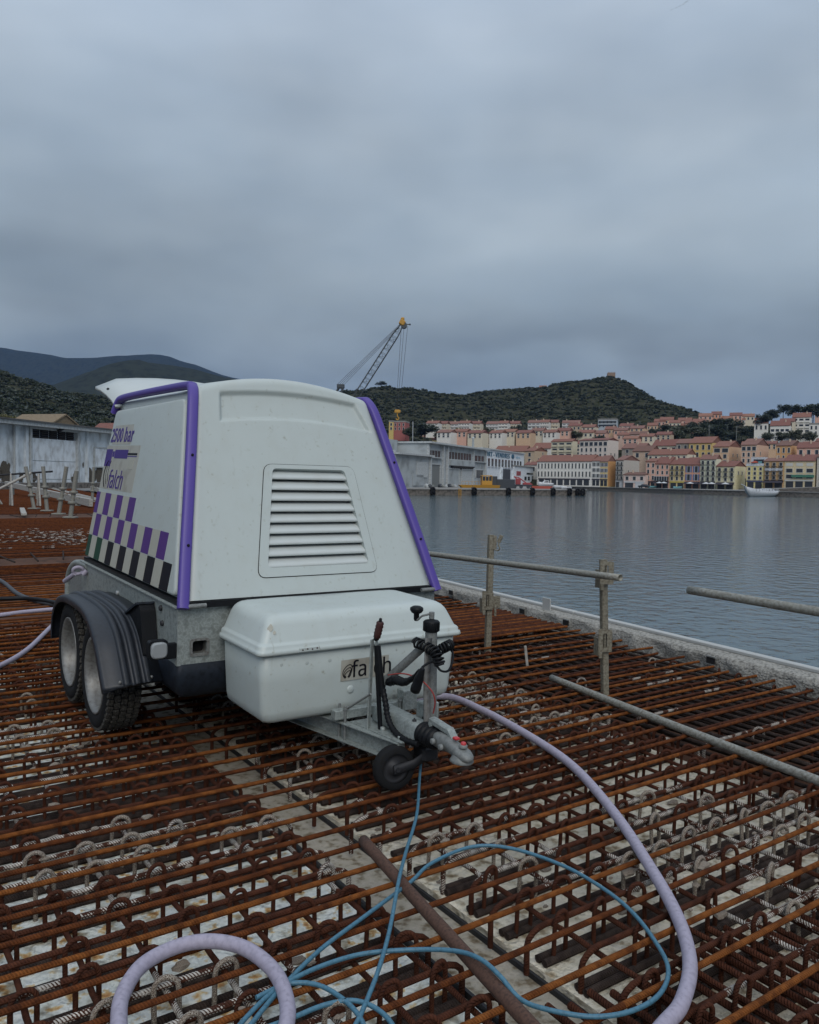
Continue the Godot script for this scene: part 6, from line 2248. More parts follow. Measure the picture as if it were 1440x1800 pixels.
# ---------------------------------------------------------------- the pier and its sheds
func build_pier():
	var dirx := Vector3(0.374, 0, -0.927)
	var B := Basis(dirx, Vector3.UP, dirx.cross(Vector3.UP))
	var a := Vector3(4.8, QUAY_Y, -235.0)
	# two-storey grey harbour hall
	var t := thing("harbour_hall", "grey two-storey harbour hall with a band of windows under a thin sloping roof edge", "warehouse", Transform3D(B, a))
	var st := ms()
	box(st, Vector3(29.5, 6.4, -13), Vector3(59, 12.8, 26))
	part("wall", st, "hall_grey", t)
	st = ms()
	box(st, Vector3(29.5, 13.05, -12.4), Vector3(60, 0.5, 28))
	var rf := part("roof", st, "hall_trim", t)
	for x in [38.0, 47.0, 55.0]:
		st = ms()
		bevel_box(st, Vector3(x, 13.8, -8), Vector3(1.2, 1.1, 1.2), 0.1)
		part("roof_vent", st, "hall_white", rf)
	for x in [0.6, 13.5, 17.5, 44.0, 58.6]:
		st = ms()
		box(st, Vector3(x, 6.3, 0.3), Vector3(1.0, 12.6, 0.6))
		part("pier", st, "hall_trim", t)
	# window groups: left four, wide band of eight over a balcony, right three
	for q in [[1.6, 11.6, 4, 9.9, 1.9], [19.0, 42.5, 8, 9.9, 2.2], [46.0, 57.5, 3, 9.7, 1.9]]:
		for k in q[2]:
			st = ms()
			var ww: float = (q[1] - q[0]) / q[2]
			box(st, Vector3(q[0] + (k + 0.5) * ww, q[3], 0.04), Vector3(ww * 0.74, q[4], 0.1))
			part("window", st, "pane_dark", t)
		st = ms()
		box(st, Vector3((q[0] + q[1]) / 2, q[3] - q[4] / 2 - 0.2, 0.4), Vector3(q[1] - q[0] + 1.0, 0.25, 0.8))
		part("sill", st, "hall_trim", t)
	st = ms()
	box(st, Vector3(30.7, 7.6, 0.5), Vector3(25.0, 1.7, 0.9))
	part("balcony_front", st, "hall_grey", t)
	for k in 12:
		st = ms()
		hexa(st, [Vector3(21.5 + k * 1.85, 5.6, 0.0), Vector3(22.1 + k * 1.85, 5.6, 0.0), Vector3(22.1 + k * 1.85, 5.7, 0.3), Vector3(21.5 + k * 1.85, 5.7, 0.3), Vector3(21.5 + k * 1.85, 6.7, 0.0), Vector3(22.1 + k * 1.85, 6.7, 0.0), Vector3(22.1 + k * 1.85, 6.7, 1.6), Vector3(21.5 + k * 1.85, 6.7, 1.6)])
		part("bracket", st, "iron", t)
	for q in [["roller_door", 7.0, 3.4, 7.6, 6.6, "galvanised_dull"], ["sliding_door", 24.0, 2.8, 10.5, 5.6, "hall_grey"], ["sliding_door", 37.5, 2.8, 11.5, 5.6, "hall_trim"], ["window", 51.6, 4.4, 8.6, 2.6, "pane_dark"]]:
		st = ms()
		box(st, Vector3(q[1], q[2], 0.06), Vector3(q[3], q[4], 0.14))
		var dr := part(q[0], st, q[5], t)
		st = ms()
		box(st, Vector3(q[1], q[2] + q[4] / 2 + 0.15, 0.2), Vector3(q[3] + 0.6, 0.3, 0.4))
		for e in [-1, 1]:
			box(st, Vector3(q[1] + e * (q[3] / 2 + 0.15), q[2], 0.2), Vector3(0.3, q[4], 0.4))
		part("frame", st, "hall_trim", dr)
	# lower wing with a taller block behind
	t = thing("harbour_hall", "low flat-roofed grey wing at the near end of the harbour hall, by the purple trim", "warehouse", Transform3D(B, a - dirx * 26.0 + B.z * 1.2))
	st = ms()
	box(st, Vector3(12.9, 4.4, -10), Vector3(25.8, 8.8, 20))
	part("wall", st, "hall_grey", t)
	st = ms()
	box(st, Vector3(12.9, 9.0, -9.5), Vector3(26.6, 0.45, 21.6))
	part("roof", st, "hall_trim", t)
	st = ms()
	box(st, Vector3(10, 11.4, -16), Vector3(30, 4.5, 12))
	var up := part("upper_block", st, "hall_grey", t)
	st = ms()
	box(st, Vector3(12.0, 11.6, -9.96), Vector3(7.0, 1.2, 0.1))
	part("window", st, "pane_dark", up)
	st = ms()
	bevel_box(st, Vector3(20.5, 9.9, -9.4), Vector3(1.8, 1.2, 0.9), 0.1)
	lathe(st, [[0.42, 0.0], [0.42, 0.06]], Transform3D(Basis(Vector3.RIGHT, PI / 2), Vector3(20.5, 9.9, -8.95)), 14)
	part("air_conditioner", st, "hall_trim", t)
	for q in [[19.0, 5.0, 8.5, 4.4, "hall_trim"], [16.0, 2.0, 8.0, 3.0, "hall_grey"]]:
		st = ms()
		box(st, Vector3(q[0], q[1], 0.1), Vector3(q[2], q[3], 0.2))
		part("closed_gate", st, q[4], t)
	st = ms()
	box(st, Vector3(25.2, 4.4, 0.3), Vector3(1.0, 8.8, 0.6))
	part("corner_pier", st, "hall_trim", t)
	# white lettered hall, set back a little
	t = thing("lettered_hall", "white harbour hall with big dark blue lettering over its window row", "warehouse", Transform3D(B, a + dirx * 59.6 - B.z * 1.7))
	st = ms()
	box(st, Vector3(31.5, 6.8, -11), Vector3(63, 13.6, 22))
	part("wall", st, "hall_white", t)
	st = ms()
	box(st, Vector3(31.5, 13.8, -10.8), Vector3(63.6, 0.4, 22.8))
	part("roof_edge", st, "hall_trim", t)
	for k in 12:
		st = ms()
		box(st, Vector3(5.0 + k * 4.75, 8.9, 0.04), Vector3(2.5, 2.9, 0.1))
		var wn := part("window", st, "pane_dark", t)
		st = ms()
		box(st, Vector3(5.0 + k * 4.75, 7.3, 0.2), Vector3(3.4, 0.25, 0.4))
		part("sill", st, "hull_white", wn)
	var lt = lettering("lettering", "PORT - VENDRES", 1.75, "letter_teal", t, Transform3D(Basis(Vector3(2.0, 0, 0), Vector3.UP, Vector3.BACK), Vector3(20.5, 11.9, 0.12)), "Droid Sans", true, false, 0.08)
	st = ms()
	lathe(st, [[0.95, 0.0], [0.95, 0.12], [0.6, 0.16]], Transform3D(Basis(Vector3(2.2, 0, 0), Vector3.BACK, Vector3.DOWN), Vector3(44.0, 12.0, 0.05)), 20)
	part("emblem", st, "letter_teal", t)
	lettering("lettering", "vivre", 1.1, "letter_pale", t, Transform3D(Basis(Vector3(2.3, 0, 0), Vector3.UP, Vector3.BACK), Vector3(52.5, 11.9, 0.12)), "Droid Sans", false, true, 0.08)
	st = ms()
	box(st, Vector3(35.0, 4.2, 0.06), Vector3(11.0, 5.0, 0.14))
	part("gateway", st, "box_dark", t)
	for x in [26.0, 45.0]:
		st = ms()
		box(st, Vector3(x, 3.6, 0.3), Vector3(2.6, 7.2, 0.6))
		part("blue_pier", st, "shed_blue", t)
	# low white annex
	t = thing("annex", "low white annex joining the lettered hall to the white terrace", "building", Transform3D(B, a + dirx * 123.0 - B.z * 1.0))
	st = ms()
	box(st, Vector3(4, 4.1, -8), Vector3(46, 8.2, 16))
	part("wall", st, "hall_white", t)
	st = ms()
	box(st, Vector3(4, 8.35, -7.8), Vector3(46.4, 0.35, 16.8))
	part("roof_edge", st, "paving", t)
	for q in [[0.0, 3.2, 3.5, 1.6], [6.0, 3.2, 3.5, 1.6], [14.0, 2.2, 4.2, 4.2], [8.0, 5.3, 12.0, 0.8]]:
		st = ms()
		box(st, Vector3(q[0], q[1], 0.06), Vector3(q[2], q[3], 0.12))
		part("window", st, "pane_dark", t)
	st = ms()
	box(st, Vector3(-12.0, 5.2, 0.06), Vector3(7.0, 1.8, 0.1))
	part("red_panel", st, "machine_red", t)
	# fenders of old tyres hung along the pier
	var fe: Node3D = null
	var ea := Vector3(2.7, 0, -189)
	var eb := Vector3(44.7, 0, -210)
	var ed = (eb - ea).normalized()
	var en = ed.cross(Vector3.UP).normalized() * -1.0
	if en.z < 0:
		en = -en
	for px in [[0.060, "by the near grey wing"], [0.302, "below the yellow pontoon's stern"], [0.512, "below the dark container"], [0.665, "below the red crane truck"], [0.80, "below the motor boat"], [0.91, "below the small white boats"], [0.965, "next to last at the pier head"], [1.0, "at the very corner of the pier head"]]:
		var q = ea.lerp(eb, px[0]) + en * 0.45
		if fe == null:
			fe = thing("tyre_fender", "", "fender", Transform3D(), "tyre fenders along the pier")
			st = ms()
			for k in 2:
				lathe(st, [[0.35, -0.22], [0.62, -0.24], [0.70, -0.12], [0.70, 0.12], [0.62, 0.24], [0.35, 0.22]], Transform3D(Basis(Vector3.BACK, Vector3.RIGHT, Vector3.UP), Vector3(0.0, -1.05 - 0.65 * k, 0)) * Transform3D(Basis(Vector3.BACK, PI / 2), Vector3.ZERO), 18, false)
			part("tyre", st, "tyre", fe)
			st = ms()
			rod(st, Vector3(-0.2, -0.7, -0.2), Vector3(-0.2, 0.1, -0.6), 0.05, 5)
			bevel_box(st, Vector3(0, -0.55, -0.5), Vector3(0.9, 0.4, 0.5), 0.05)
			part("chain", st, "iron", fe)
			fe.position = q
		else:
			fe = fe.duplicate()
			fe.name = numbered("tyre_fender")
			fe.position = q
			add_child(fe)
		fe.rotation.y = atan2(en.x, en.z)
		fe.set_meta("label", "black tyre fender on the pier wall " + px[1])
	t = thing("ladder", "yellow ladder down the pier wall, left of the yellow pontoon", "ladder", Transform3D(Basis(Vector3.UP, atan2(en.x, en.z)), ea.lerp(eb, 0.215) + en * 0.55))
	st = ms()
	for e in [-0.3, 0.3]:
		box(st, Vector3(e, -1.5, 0), Vector3(0.12, 1.7, 0.1))
	for k in 5:
		box(st, Vector3(0, -0.85 - k * 0.32, 0), Vector3(0.6, 0.08, 0.08))
	part("rails_and_rungs", st, "machine_yellow", t)
	# plant and boats parked on the pier
	t = thing("work_pontoon", "yellow work pontoon with a glazed deckhouse standing on the pier", "pontoon", Transform3D(Basis(Vector3.UP, 0.1), Vector3(18.6, QUAY_Y, -226)))
	st = ms()
	hexa(st, [Vector3(-4.2, 0.1, -1.6), Vector3(6.2, 0.1, -1.6), Vector3(6.2, 0.1, 1.6), Vector3(-4.2, 0.1, 1.6), Vector3(-5.0, 0.9, -1.9), Vector3(6.4, 0.9, -1.9), Vector3(6.4, 0.9, 1.9), Vector3(-5.0, 0.9, 1.9)])
	part("hull", st, "machine_yellow", t)
	st = ms()
	bevel_box(st, Vector3(2.8, 3.5, 0), Vector3(2.9, 0.25, 2.6), 0.06)
	for e in [[-1.35, -1.2], [-0.45, 1.2], [0.45, 1.2], [1.35, 1.2], [1.35, -1.2], [-1.35, 1.2]]:
		box(st, Vector3(2.8 + e[0], 2.15, e[1]), Vector3(0.16, 2.5, 0.16))
	bevel_box(st, Vector3(2.8, 1.5, 0), Vector3(2.85, 1.2, 2.5), 0.05)
	var dh := part("deckhouse", st, "machine_yellow", t)
	st = ms()
	box(st, Vector3(2.8, 2.6, 0), Vector3(2.6, 1.3, 2.3))
	part("glazing", st, "pane_dark", dh)
	st = ms()
	for k in 6:
		rod(st, Vector3(-4.4 + k * 0.95, 0.9, 1.7), Vector3(-4.4 + k * 0.95, 1.9, 1.7), 0.04, 5)
	rod(st, Vector3(-4.4, 1.9, 1.7), Vector3(0.4, 1.9, 1.7), 0.04, 5)
	part("rail", st, "machine_yellow", t)
	t = thing("container", "dark grey container with a lower step, between yellow pontoon and red crane", "container", Transform3D(Basis(Vector3.UP, 0.05), Vector3(26.4, QUAY_Y, -229)))
	st = ms()
	bevel_box(st, Vector3(0.6, 1.35, 0), Vector3(5.2, 2.5, 2.4), 0.05)
	bevel_box(st, Vector3(-2.6, 1.75, 0), Vector3(1.6, 3.3, 2.2), 0.05)
	part("body", st, "box_dark", t)
	st = ms()
	for k in 12:
		box(st, Vector3(-1.7 + k * 0.42, 1.35, 1.22), Vector3(0.14, 2.3, 0.06))
	part("corrugation", st, "box_dark", t)
	t = thing("crane_truck", "small red crane truck with a folded arm on the pier", "truck", Transform3D(Basis(Vector3.UP, -0.1), Vector3(31.6, QUAY_Y, -231)))
	st = ms()
	bevel_box(st, Vector3(0.4, 0.9, 0), Vector3(5.6, 0.5, 2.0), 0.05)
	for e in [-1.6, 0.2, 2.2]:
		lathe(st, [[0.48, -1.0], [0.5, -0.8], [0.5, 0.8], [0.48, 1.0]], Transform3D(Basis(Vector3.RIGHT, PI / 2), Vector3(e, 0.5, 0)), 14)
	part("chassis", st, "box_dark", t)
	st = ms()
	bevel_box(st, Vector3(-0.7, 2.0, 0), Vector3(1.5, 1.8, 1.8), 0.15)
	bevel_box(st, Vector3(1.8, 1.35, 0), Vector3(2.4, 0.7, 1.7), 0.1)
	part("cab", st, "machine_red", t)
	st = ms()
	for q in [[Vector3(-0.3, 2.2, 0), Vector3(-1.9, 3.4, 0)], [Vector3(-1.9, 3.4, 0), Vector3(-0.4, 3.1, 0)], [Vector3(-0.4, 3.1, 0), Vector3(1.6, 1.6, 0)], [Vector3(1.6, 1.6, 0), Vector3(3.4, 1.2, 0)]]:
		sweep(st, PackedVector3Array([q[0], q[1]]), circle(0.18, 6))
	part("arm", st, "machine_red", t)
	t = thing("red_barge", "flat red float lying on the pier right of the crane truck", "pontoon", Transform3D(Basis(Vector3.UP, 0.05), Vector3(37.6, QUAY_Y, -231)))
	st = ms()
	hexa(st, [Vector3(-2.8, 0.05, -1), Vector3(2.8, 0.05, -1), Vector3(2.8, 0.05, 1), Vector3(-2.8, 0.05, 1), Vector3(-3.1, 0.8, -1.1), Vector3(3.0, 0.8, -1.1), Vector3(3.0, 0.8, 1.1), Vector3(-3.1, 0.8, 1.1)])
	part("hull", st, "barge_red", t)
	boat("motor_boat", "white motor cruiser with a dark side window standing behind the red float", Vector3(40.4, QUAY_Y + 0.7, -241), 0.12, 4.6, 0.95, true)
	boat("small_boat", "small white dinghy right of the motor cruiser on the pier", Vector3(44.0, QUAY_Y + 0.15, -238), 0.1, 3.2, 0.7, false)
	boat("small_boat", "second white dinghy, nearer the pier head", Vector3(43.3, QUAY_Y + 0.1, -224), 0.1, 3.0, 0.65, false)
	t = thing("bollard_post", "white post near the pier head", "bollard", Transform3D(Basis(), Vector3(42.4, QUAY_Y, -214)))
	st = ms()
	lathe(st, [[0.16, 0.0], [0.16, 0.8], [0.2, 0.85], [0.1, 1.0]], Transform3D(), 10)
	part("post", st, "hull_white", t)
	for q in [[Vector3(5.5, QUAY_Y, -222), "grey pile of nets and pots by the low wing's gate"], [Vector3(9.5, QUAY_Y, -231), "pale heap of tarpaulin beside the roller door"], [Vector3(12.6, QUAY_Y, -239), "dark heap of gear between roller door and sliding doors"]]:
		t = thing("gear_heap", q[1], "heap", Transform3D(Basis(), q[0]), "heaps of gear along the harbour hall")
		for k in 3:
			st = ms()
			pebble(st, Vector3(k * 0.8 - 0.8, 0.35, 0.2 * k), 0.75 - 0.12 * k, 7 + k)
			part("bundle", st, ["box_dark", "galvanised_dull", "hall_trim"][(k + int(q[0].x)) % 3], t)

func boat(called: String, label: String, at: Vector3, turn: float, len: float, free: float, cabin: bool):
	var t := thing(called, label, "boat", Transform3D(Basis(Vector3.UP, turn), at))
	var st := ms()
	st.set_smooth_group(0)
	var rings := []
	for i in 11:
		var s = i / 10.0
		var wdt = len * 0.16 * sin(clampf(0.12 + s * 0.95, 0, 1) * PI * 0.5 + 0.0) * (1.0 if s > 0.12 else s / 0.12)
		wdt = len * 0.17 * pow(sin(PI * clampf(s * 0.62 + 0.02, 0.0, 0.5)), 0.8)
		var top = free * (1.0 + 0.45 * pow(1.0 - s, 2.0))
		var x = (s - 0.5) * len
		rings.append(PackedVector3Array([Vector3(x, top, -wdt), Vector3(x + 0.02 * len * (1.0 - s), top * 0.45, -wdt * 0.85), Vector3(x + 0.06 * len * (1.0 - s), 0.0, -wdt * 0.25), Vector3(x + 0.06 * len * (1.0 - s), 0.0, wdt * 0.25), Vector3(x + 0.02 * len * (1.0 - s), top * 0.45, wdt * 0.85), Vector3(x, top, wdt)]))
	loft(st, rings, true, true)
	part("hull", st, "hull_white", t)
	if cabin:
		st = ms()
		hexa(st, [Vector3(-len * 0.25, free, -0.5), Vector3(len * 0.22, free, -0.6), Vector3(len * 0.22, free, 0.6), Vector3(-len * 0.25, free, 0.5), Vector3(-len * 0.05, free + 0.75, -0.42), Vector3(len * 0.2, free + 0.75, -0.5), Vector3(len * 0.2, free + 0.75, 0.5), Vector3(-len * 0.05, free + 0.75, 0.42)])
		var cb := part("cabin", st, "hull_white", t)
		st = ms()
		hexa(st, [Vector3(-len * 0.12, free + 0.2, 0.40), Vector3(len * 0.17, free + 0.2, 0.46), Vector3(len * 0.17, free + 0.2, 0.62), Vector3(-len * 0.12, free + 0.2, 0.60), Vector3(-len * 0.04, free + 0.55, 0.38), Vector3(len * 0.16, free + 0.55, 0.44), Vector3(len * 0.16, free + 0.55, 0.57), Vector3(-len * 0.04, free + 0.55, 0.53)])
		part("window", st, "pane_dark", cb)

# ---------------------------------------------------------------- harbour crane
func build_crane():
	var t := thing("harbour_crane", "tall lattice-boom harbour crane with yellow head and hanging hook rising behind the trailer", "crane", Transform3D(Basis(), Vector3(-26.0, QUAY_Y, -240)))
	var foot := Vector3(3.0, 15.5, 0)
	var tip := Vector3(23.1, 48.3, -3.0)
	var st := ms()
	var d = (tip - foot).normalized()
	var s = d.cross(Vector3(0, 0, 1)).normalized()
	var u = s.cross(d).normalized()
	var L = foot.distance_to(tip)
	var N := 26
	var cr := []
	for i in N + 1:
		var f = float(i) / N
		var w = 0.85 * minf(1.0, minf(f * 6.0 + 0.25, (1.0 - f) * 6.0 + 0.45))
		var c = foot + d * (L * f)
		cr.append([c + s * w + u * w, c - s * w + u * w, c - s * w - u * w, c + s * w - u * w])
	for j in 4:
		var pts := PackedVector3Array()
		for i in N + 1:
			pts.append(cr[i][j])
		sweep(st, pts, circle(0.10, 5))
	part("boom_chords", st, "crane_steel", t)
	st = ms()
	for i in N:
		for j in 4:
			var k = (j + 1) % 4
			rod(st, cr[i][j], cr[i + 1][k] if i % 2 == 0 else cr[i][k], 0.045, 4)
			rod(st, cr[i][k] if i % 2 == 0 else cr[i + 1][k], cr[i + 1][j] if i % 2 else cr[i][j], 0.045, 4)
			rod(st, cr[i][j], cr[i][k], 0.04, 4)
	part("boom_lacing", st, "crane_steel", t)
	st = ms()
	bevel_box(st, tip + Vector3(0, 0.5, 0), Vector3(1.7, 1.6, 2.2), 0.25, Basis(Vector3.BACK, -0.5))
	bevel_box(st, tip + Vector3(0.1, 1.6, 0), Vector3(1.1, 1.0, 1.4), 0.25)
	var hd := part("boom_head", st, "machine_yellow", t)
	st = ms()
	for e in [-0.7, 0.0, 0.7]:
		lathe(st, [[0.9, -0.1], [0.75, 0.0], [0.9, 0.1]], Transform3D(Basis(Vector3.RIGHT, PI / 2), tip + Vector3(0.55, -0.3, e)), 16)
	rod(st, tip + Vector3(0.8, 0.0, 0), tip + Vector3(2.3, 0.1, 0), 0.15, 6)
	bevel_box(st, tip + Vector3(2.3, 0.05, 0), Vector3(0.5, 0.5, 0.5), 0.1)
	part("sheaves", st, "crane_steel", hd)
	# mast, cab and undercarriage
	st = ms()
	var top := Vector3(5.2, 29.0, 0)
	for e in [-1.2, 1.2]:
		rod(st, Vector3(-2.5, 14.5, e), top + Vector3(-0.6, 0, e * 0.4), 0.3, 8)
		rod(st, Vector3(2.4, 14.5, e), top + Vector3(0.6, 0, e * 0.4), 0.3, 8)
	bevel_box(st, top + Vector3(0, 0.4, 0), Vector3(2.2, 1.3, 1.8), 0.2)
	part("mast", st, "crane_steel", t)
	st = ms()
	bevel_box(st, Vector3(-1.5, 12.5, 0), Vector3(9.0, 4.5, 5.0), 0.3)
	lathe(st, [[2.4, 3.0], [2.0, 10.5]], Transform3D(), 18)
	part("machine_house", st, "machine_yellow", t)
	st = ms()
	bevel_box(st, Vector3(0, 2.0, 0), Vector3(12, 2.0, 9), 0.3)
	for q in [[-5, -4], [5, -4], [-5, 4], [5, 4]]:
		bevel_box(st, Vector3(q[0], 0.7, q[1]), Vector3(2.2, 1.4, 1.6), 0.2)
	part("undercarriage", st, "crane_steel", t)
	for k in 4:
		st = ms()
		rod(st, top + Vector3(-1.2 + k * 0.75, 0.9, -0.4 + 0.3 * k), tip + Vector3(-0.5 - 0.12 * k, 0.4 - 0.45 * k, -0.5 + 0.3 * k), 0.05, 5)
		part("luffing_rope", st, "iron", t)
	var hook := Vector3(22.0, 22.0, -3.0)
	for q in [[-0.9, -0.5], [0.0, 0.2], [1.2, 0.5]]:
		st = ms()
		rod(st, tip + Vector3(0.55 + q[0] * 0.9, -0.6, q[1]), hook + Vector3(q[0] * 0.5, 0.9, q[1]), 0.05, 5)
		part("hoist_rope", st, "iron", t)
	st = ms()
	bevel_box(st, hook + Vector3(0, 0.5, 0), Vector3(1.8, 1.0, 1.0), 0.2)
	tube(st, [hook, hook + Vector3(0, -0.9, 0), hook + Vector3(0.45, -1.5, 0), hook + Vector3(0, -2.0, 0), hook + Vector3(-0.45, -1.6, 0)], 0.16, 6, 4)
	part("hook_block", st, "machine_yellow", t)

# ---------------------------------------------------------------- trees, scrub, birds
func leaf_mesh(n: int, sd: int, shape: Vector3, leaf: float) -> ArrayMesh:
	# a crown of leaf clumps: small crossed faces scattered in lobes
	var r := RandomNumberGenerator.new()
	r.seed = sd
	var st := SurfaceTool.new()
	st.begin(Mesh.PRIMITIVE_TRIANGLES)
	st.set_smooth_group(-1)
	var lobes := []
	for i in 11:
		var v := Vector3(r.randfn(0, 0.42), r.randfn(0, 0.36), r.randfn(0, 0.42)).limit_length(0.62)
		lobes.append([v, r.randf_range(0.32, 0.5)])
	for i in n:
		var lb: Array = lobes[r.randi() % lobes.size()]
		var dv := Vector3(r.randfn(), r.randfn(), r.randfn()).normalized()
		var c: Vector3 = (lb[0] + dv * lb[1] * pow(r.randf(), 0.35)) * shape
		var e = Basis.from_euler(Vector3(r.randf() * 6.3, r.randf() * 6.3, r.randf() * 6.3))
		var l = leaf * r.randf_range(0.6, 1.3)
		st.add_vertex(c + e.x * l); st.add_vertex(c + e.y * l * 0.7); st.add_vertex(c - e.x * l)
		st.add_vertex(c + e.x * l); st.add_vertex(c - e.x * l); st.add_vertex(c - e.y * l * 0.7)
	st.generate_normals()
	return st.commit()

var crowns := []

func tree(label: String, at: Vector3, w: float, h: float, m: String, kind: int, group := "trees in and above the town"):
	var t := thing("tree", label, "tree", Transform3D(Basis(Vector3.UP, at.x), at), group)
	var st := ms()
	var ch: float = h * (0.62 if kind == 0 else 0.34)
	var cy = h - ch * 0.62
	sweep(st, PackedVector3Array([Vector3(0, -4, 0), Vector3(0.1, h * 0.3, 0), Vector3(-0.1 * w * 0.2, cy, 0.0)]), circle(0.05 * h * 0.5 + 0.08, 6), true, Vector3.UP, [1.0, 0.7, 0.4])
	for k in 3:
		var a = k * 2.1
		sweep(st, PackedVector3Array([Vector3(0, cy - ch * 0.45, 0), Vector3(cos(a) * w * 0.26, cy + ch * 0.05, sin(a) * w * 0.26)]), circle(0.05 + 0.008 * h, 5))
	part("trunk", st, "bark", t)
	part("crown", crowns[(kind * 2 + int(absf(at.x) * 7.0) % 2)], m, t, Transform3D(Basis().scaled(Vector3(w * 0.56, ch * 0.78, w * 0.56)), Vector3(0, cy, 0)))

func px(x: float, D: float) -> float:
	return (x - 720.0) / 1420.0 * D

func build_trees():
	crowns = [leaf_mesh(1500, 1, Vector3(1, 1, 1), 0.085), leaf_mesh(1500, 2, Vector3(1, 1, 1), 0.085), leaf_mesh(1300, 3, Vector3(1, 0.9, 1), 0.085), leaf_mesh(1300, 4, Vector3(1, 0.9, 1), 0.085)]
	tree("lone umbrella pine standing on the skyline ridge beside the crane rope", Vector3(-33.5, 97, -900), 13, 12, "leaf_3", 1)
	tree("big round dark tree left of the hill-foot apartments", Vector3(px(745, 480), 24, -480), 15, 11, "leaf_3", 0)
	tree("dark tree half hidden by the trailer's purple trim above the grey wing", Vector3(px(718, 470), 24, -470), 9, 8, "leaf_1", 0)
	var ln := [[772, 478, 9, "dark olive tree below the leftmost hillside apartments"], [788, 480, 8, "greyish tree below the left hillside apartments"], [806, 478, 9, "yellowish-green tree in the middle of the hillside tree row"], [822, 481, 8, "dark green tree below the right end of the left hill group"], [838, 478, 9, "round green tree below the cream end house"], [856, 480, 9, "olive tree left of the tall dark tree"], [874, 478, 8, "small dark tree touching the tall dark tree"], [1010, 470, 8, "olive tree right of the small cream house"]]
	for i in ln.size():
		tree(ln[i][3], Vector3(px(ln[i][0], ln[i][1]), 23.0 + (i % 3), -ln[i][1]), ln[i][2] * 0.95, ln[i][2] * 0.85, "leaf_%d" % [1, 2, 4, 0, 1, 2, 3, 1][i], 0)
	tree("tall dark tree in the middle of the hillside houses", Vector3(px(907, 470), 22, -470), 10, 12, "leaf_3", 0)
	tree("broad dark pine right of centre among the hillside houses", Vector3(px(980, 478), 24, -478), 10, 9, "leaf_3", 0)
	tree("dark tree below the pink cluster of the middle slope", Vector3(px(1052, 455), 21, -455), 9, 7, "leaf_3", 0)
	var rb := [[1150, 500, 772], [1168, 505, 768], [1190, 500, 770], [1212, 510, 766], [1232, 500, 764], [1248, 520, 758], [1266, 515, 757], [1284, 510, 762], [1300, 500, 768], [1316, 490, 772], [1226, 480, 776], [1258, 480, 774], [1280, 470, 780], [1180, 470, 778]]
	var rl := ["westmost dark tree under the right hilltop houses", "dark tree below the westmost peach house", "olive tree under the left hilltop cluster", "dark pine under the middle of the hilltop cluster", "round dark pine below the pink ridge house", "tallest dark pine in the middle of the right slope", "dark pine right of the tallest one", "dark pine left of the telegraph poles", "olive bush tree on the right slope", "dark tree left of the small white villa", "lower dark tree on the right slope over the golden house", "lower pine right of the golden house roof", "lowest dark tree above the peach house", "lower tree above the wide red roof"]
	for i in rb.size():
		var D: float = rb[i][1]
		var y: float = 1.5 + (841.5 + (rb[i][0] - 720.0) * 0.0131 - rb[i][2]) / 1420.0 * D
		tree(rl[i], Vector3(px(rb[i][0], D), y - 2.0, -D), 11 + (i % 3) * 2.0, 9 + (i % 4), "leaf_%d" % [3, 3, 1, 3, 3, 3, 3, 0, 2, 3, 1, 3, 3, 1][i], 0)
	var rt := [[1336, 470, 752, 9, "dark tree left of the low white villa"], [1352, 520, 742, 10, "pine behind the low white villa"], [1392, 510, 736, 10, "pine crown over the stepped cream villa"], [1424, 480, 741, 12, "dark pine right of the tall white villa"], [1440, 500, 738, 12, "dark pine at the right edge of the skyline"], [1345, 420, 778, 7, "green bush tree below the garden wall of the villa"], [1370, 415, 779, 7, "second green bush tree below the garden wall"], [1395, 420, 778, 8, "green bush tree below the tall villa"], [1420, 415, 780, 8, "green bush tree below the flat white house"], [1372, 540, 732, 9, "pine on the skyline above the cream villa"]]
	for q in rt:
		var D: float = q[1]
		var y: float = 1.5 + (841.5 + (q[0] - 720.0) * 0.0131 - q[2]) / 1420.0 * D
		tree(q[4], Vector3(px(q[0], D), y - 1.0, -D), q[3] * 1.1, q[3], "leaf_%d" % (3 if q[2] < 760 else 1), 0)
	# left of the trailer, over the warehouse
	tree("big dark tree over the warehouse roof at the left", Vector3(px(38, 190), 7.0, -190), 9.5, 10.5, "leaf_3", 0, "trees behind the warehouse")
	tree("dark tree at the left edge over the warehouse roof", Vector3(px(6, 200), 7.0, -200), 8.5, 8.5, "leaf_0", 0, "trees behind the warehouse")
	tree("low yellowish bush tree at the left edge of the warehouse roof", Vector3(px(10, 170), 9.5, -170), 6.0, 4.5, "leaf_4", 0, "trees behind the warehouse")
	tree("wide low dark tree between tan house and turret house", Vector3(px(148, 215), 9.0, -215), 11.0, 7.5, "leaf_3", 0, "trees behind the warehouse")
	# scrub that clothes the hills
	var xf := [[], [], []]
	var r := RandomNumberGenerator.new()
	r.seed = 5
	var n := 0
	while n < 16000:
		var z: float = -lerpf(470.0, 930.0, pow(r.randf(), 0.7))
		var x: float = r.randf_range(-0.14, 0.50) * -z
		var dens: float = hn.get_noise_2d(x * 2.2, z * 2.2) + 0.35 * sin(town_h(x, z) * 0.9)
		n += 1
		if dens < -0.18 and r.randf() < 0.75:
			continue
		if z > -640.0 and x > 120.0 and r.randf() < 0.7:
			continue
		var s = r.randf_range(0.6, 1.7) * (1.6 if r.randf() < 0.12 else 1.0)
		xf[r.randi() % 3].append(Transform3D(Basis(Vector3.UP, r.randf() * 6.0).scaled(Vector3(s * 1.3, s, s * 1.3)), Vector3(x, town_h(x, z) + s * 0.35, z)))
	n = 0
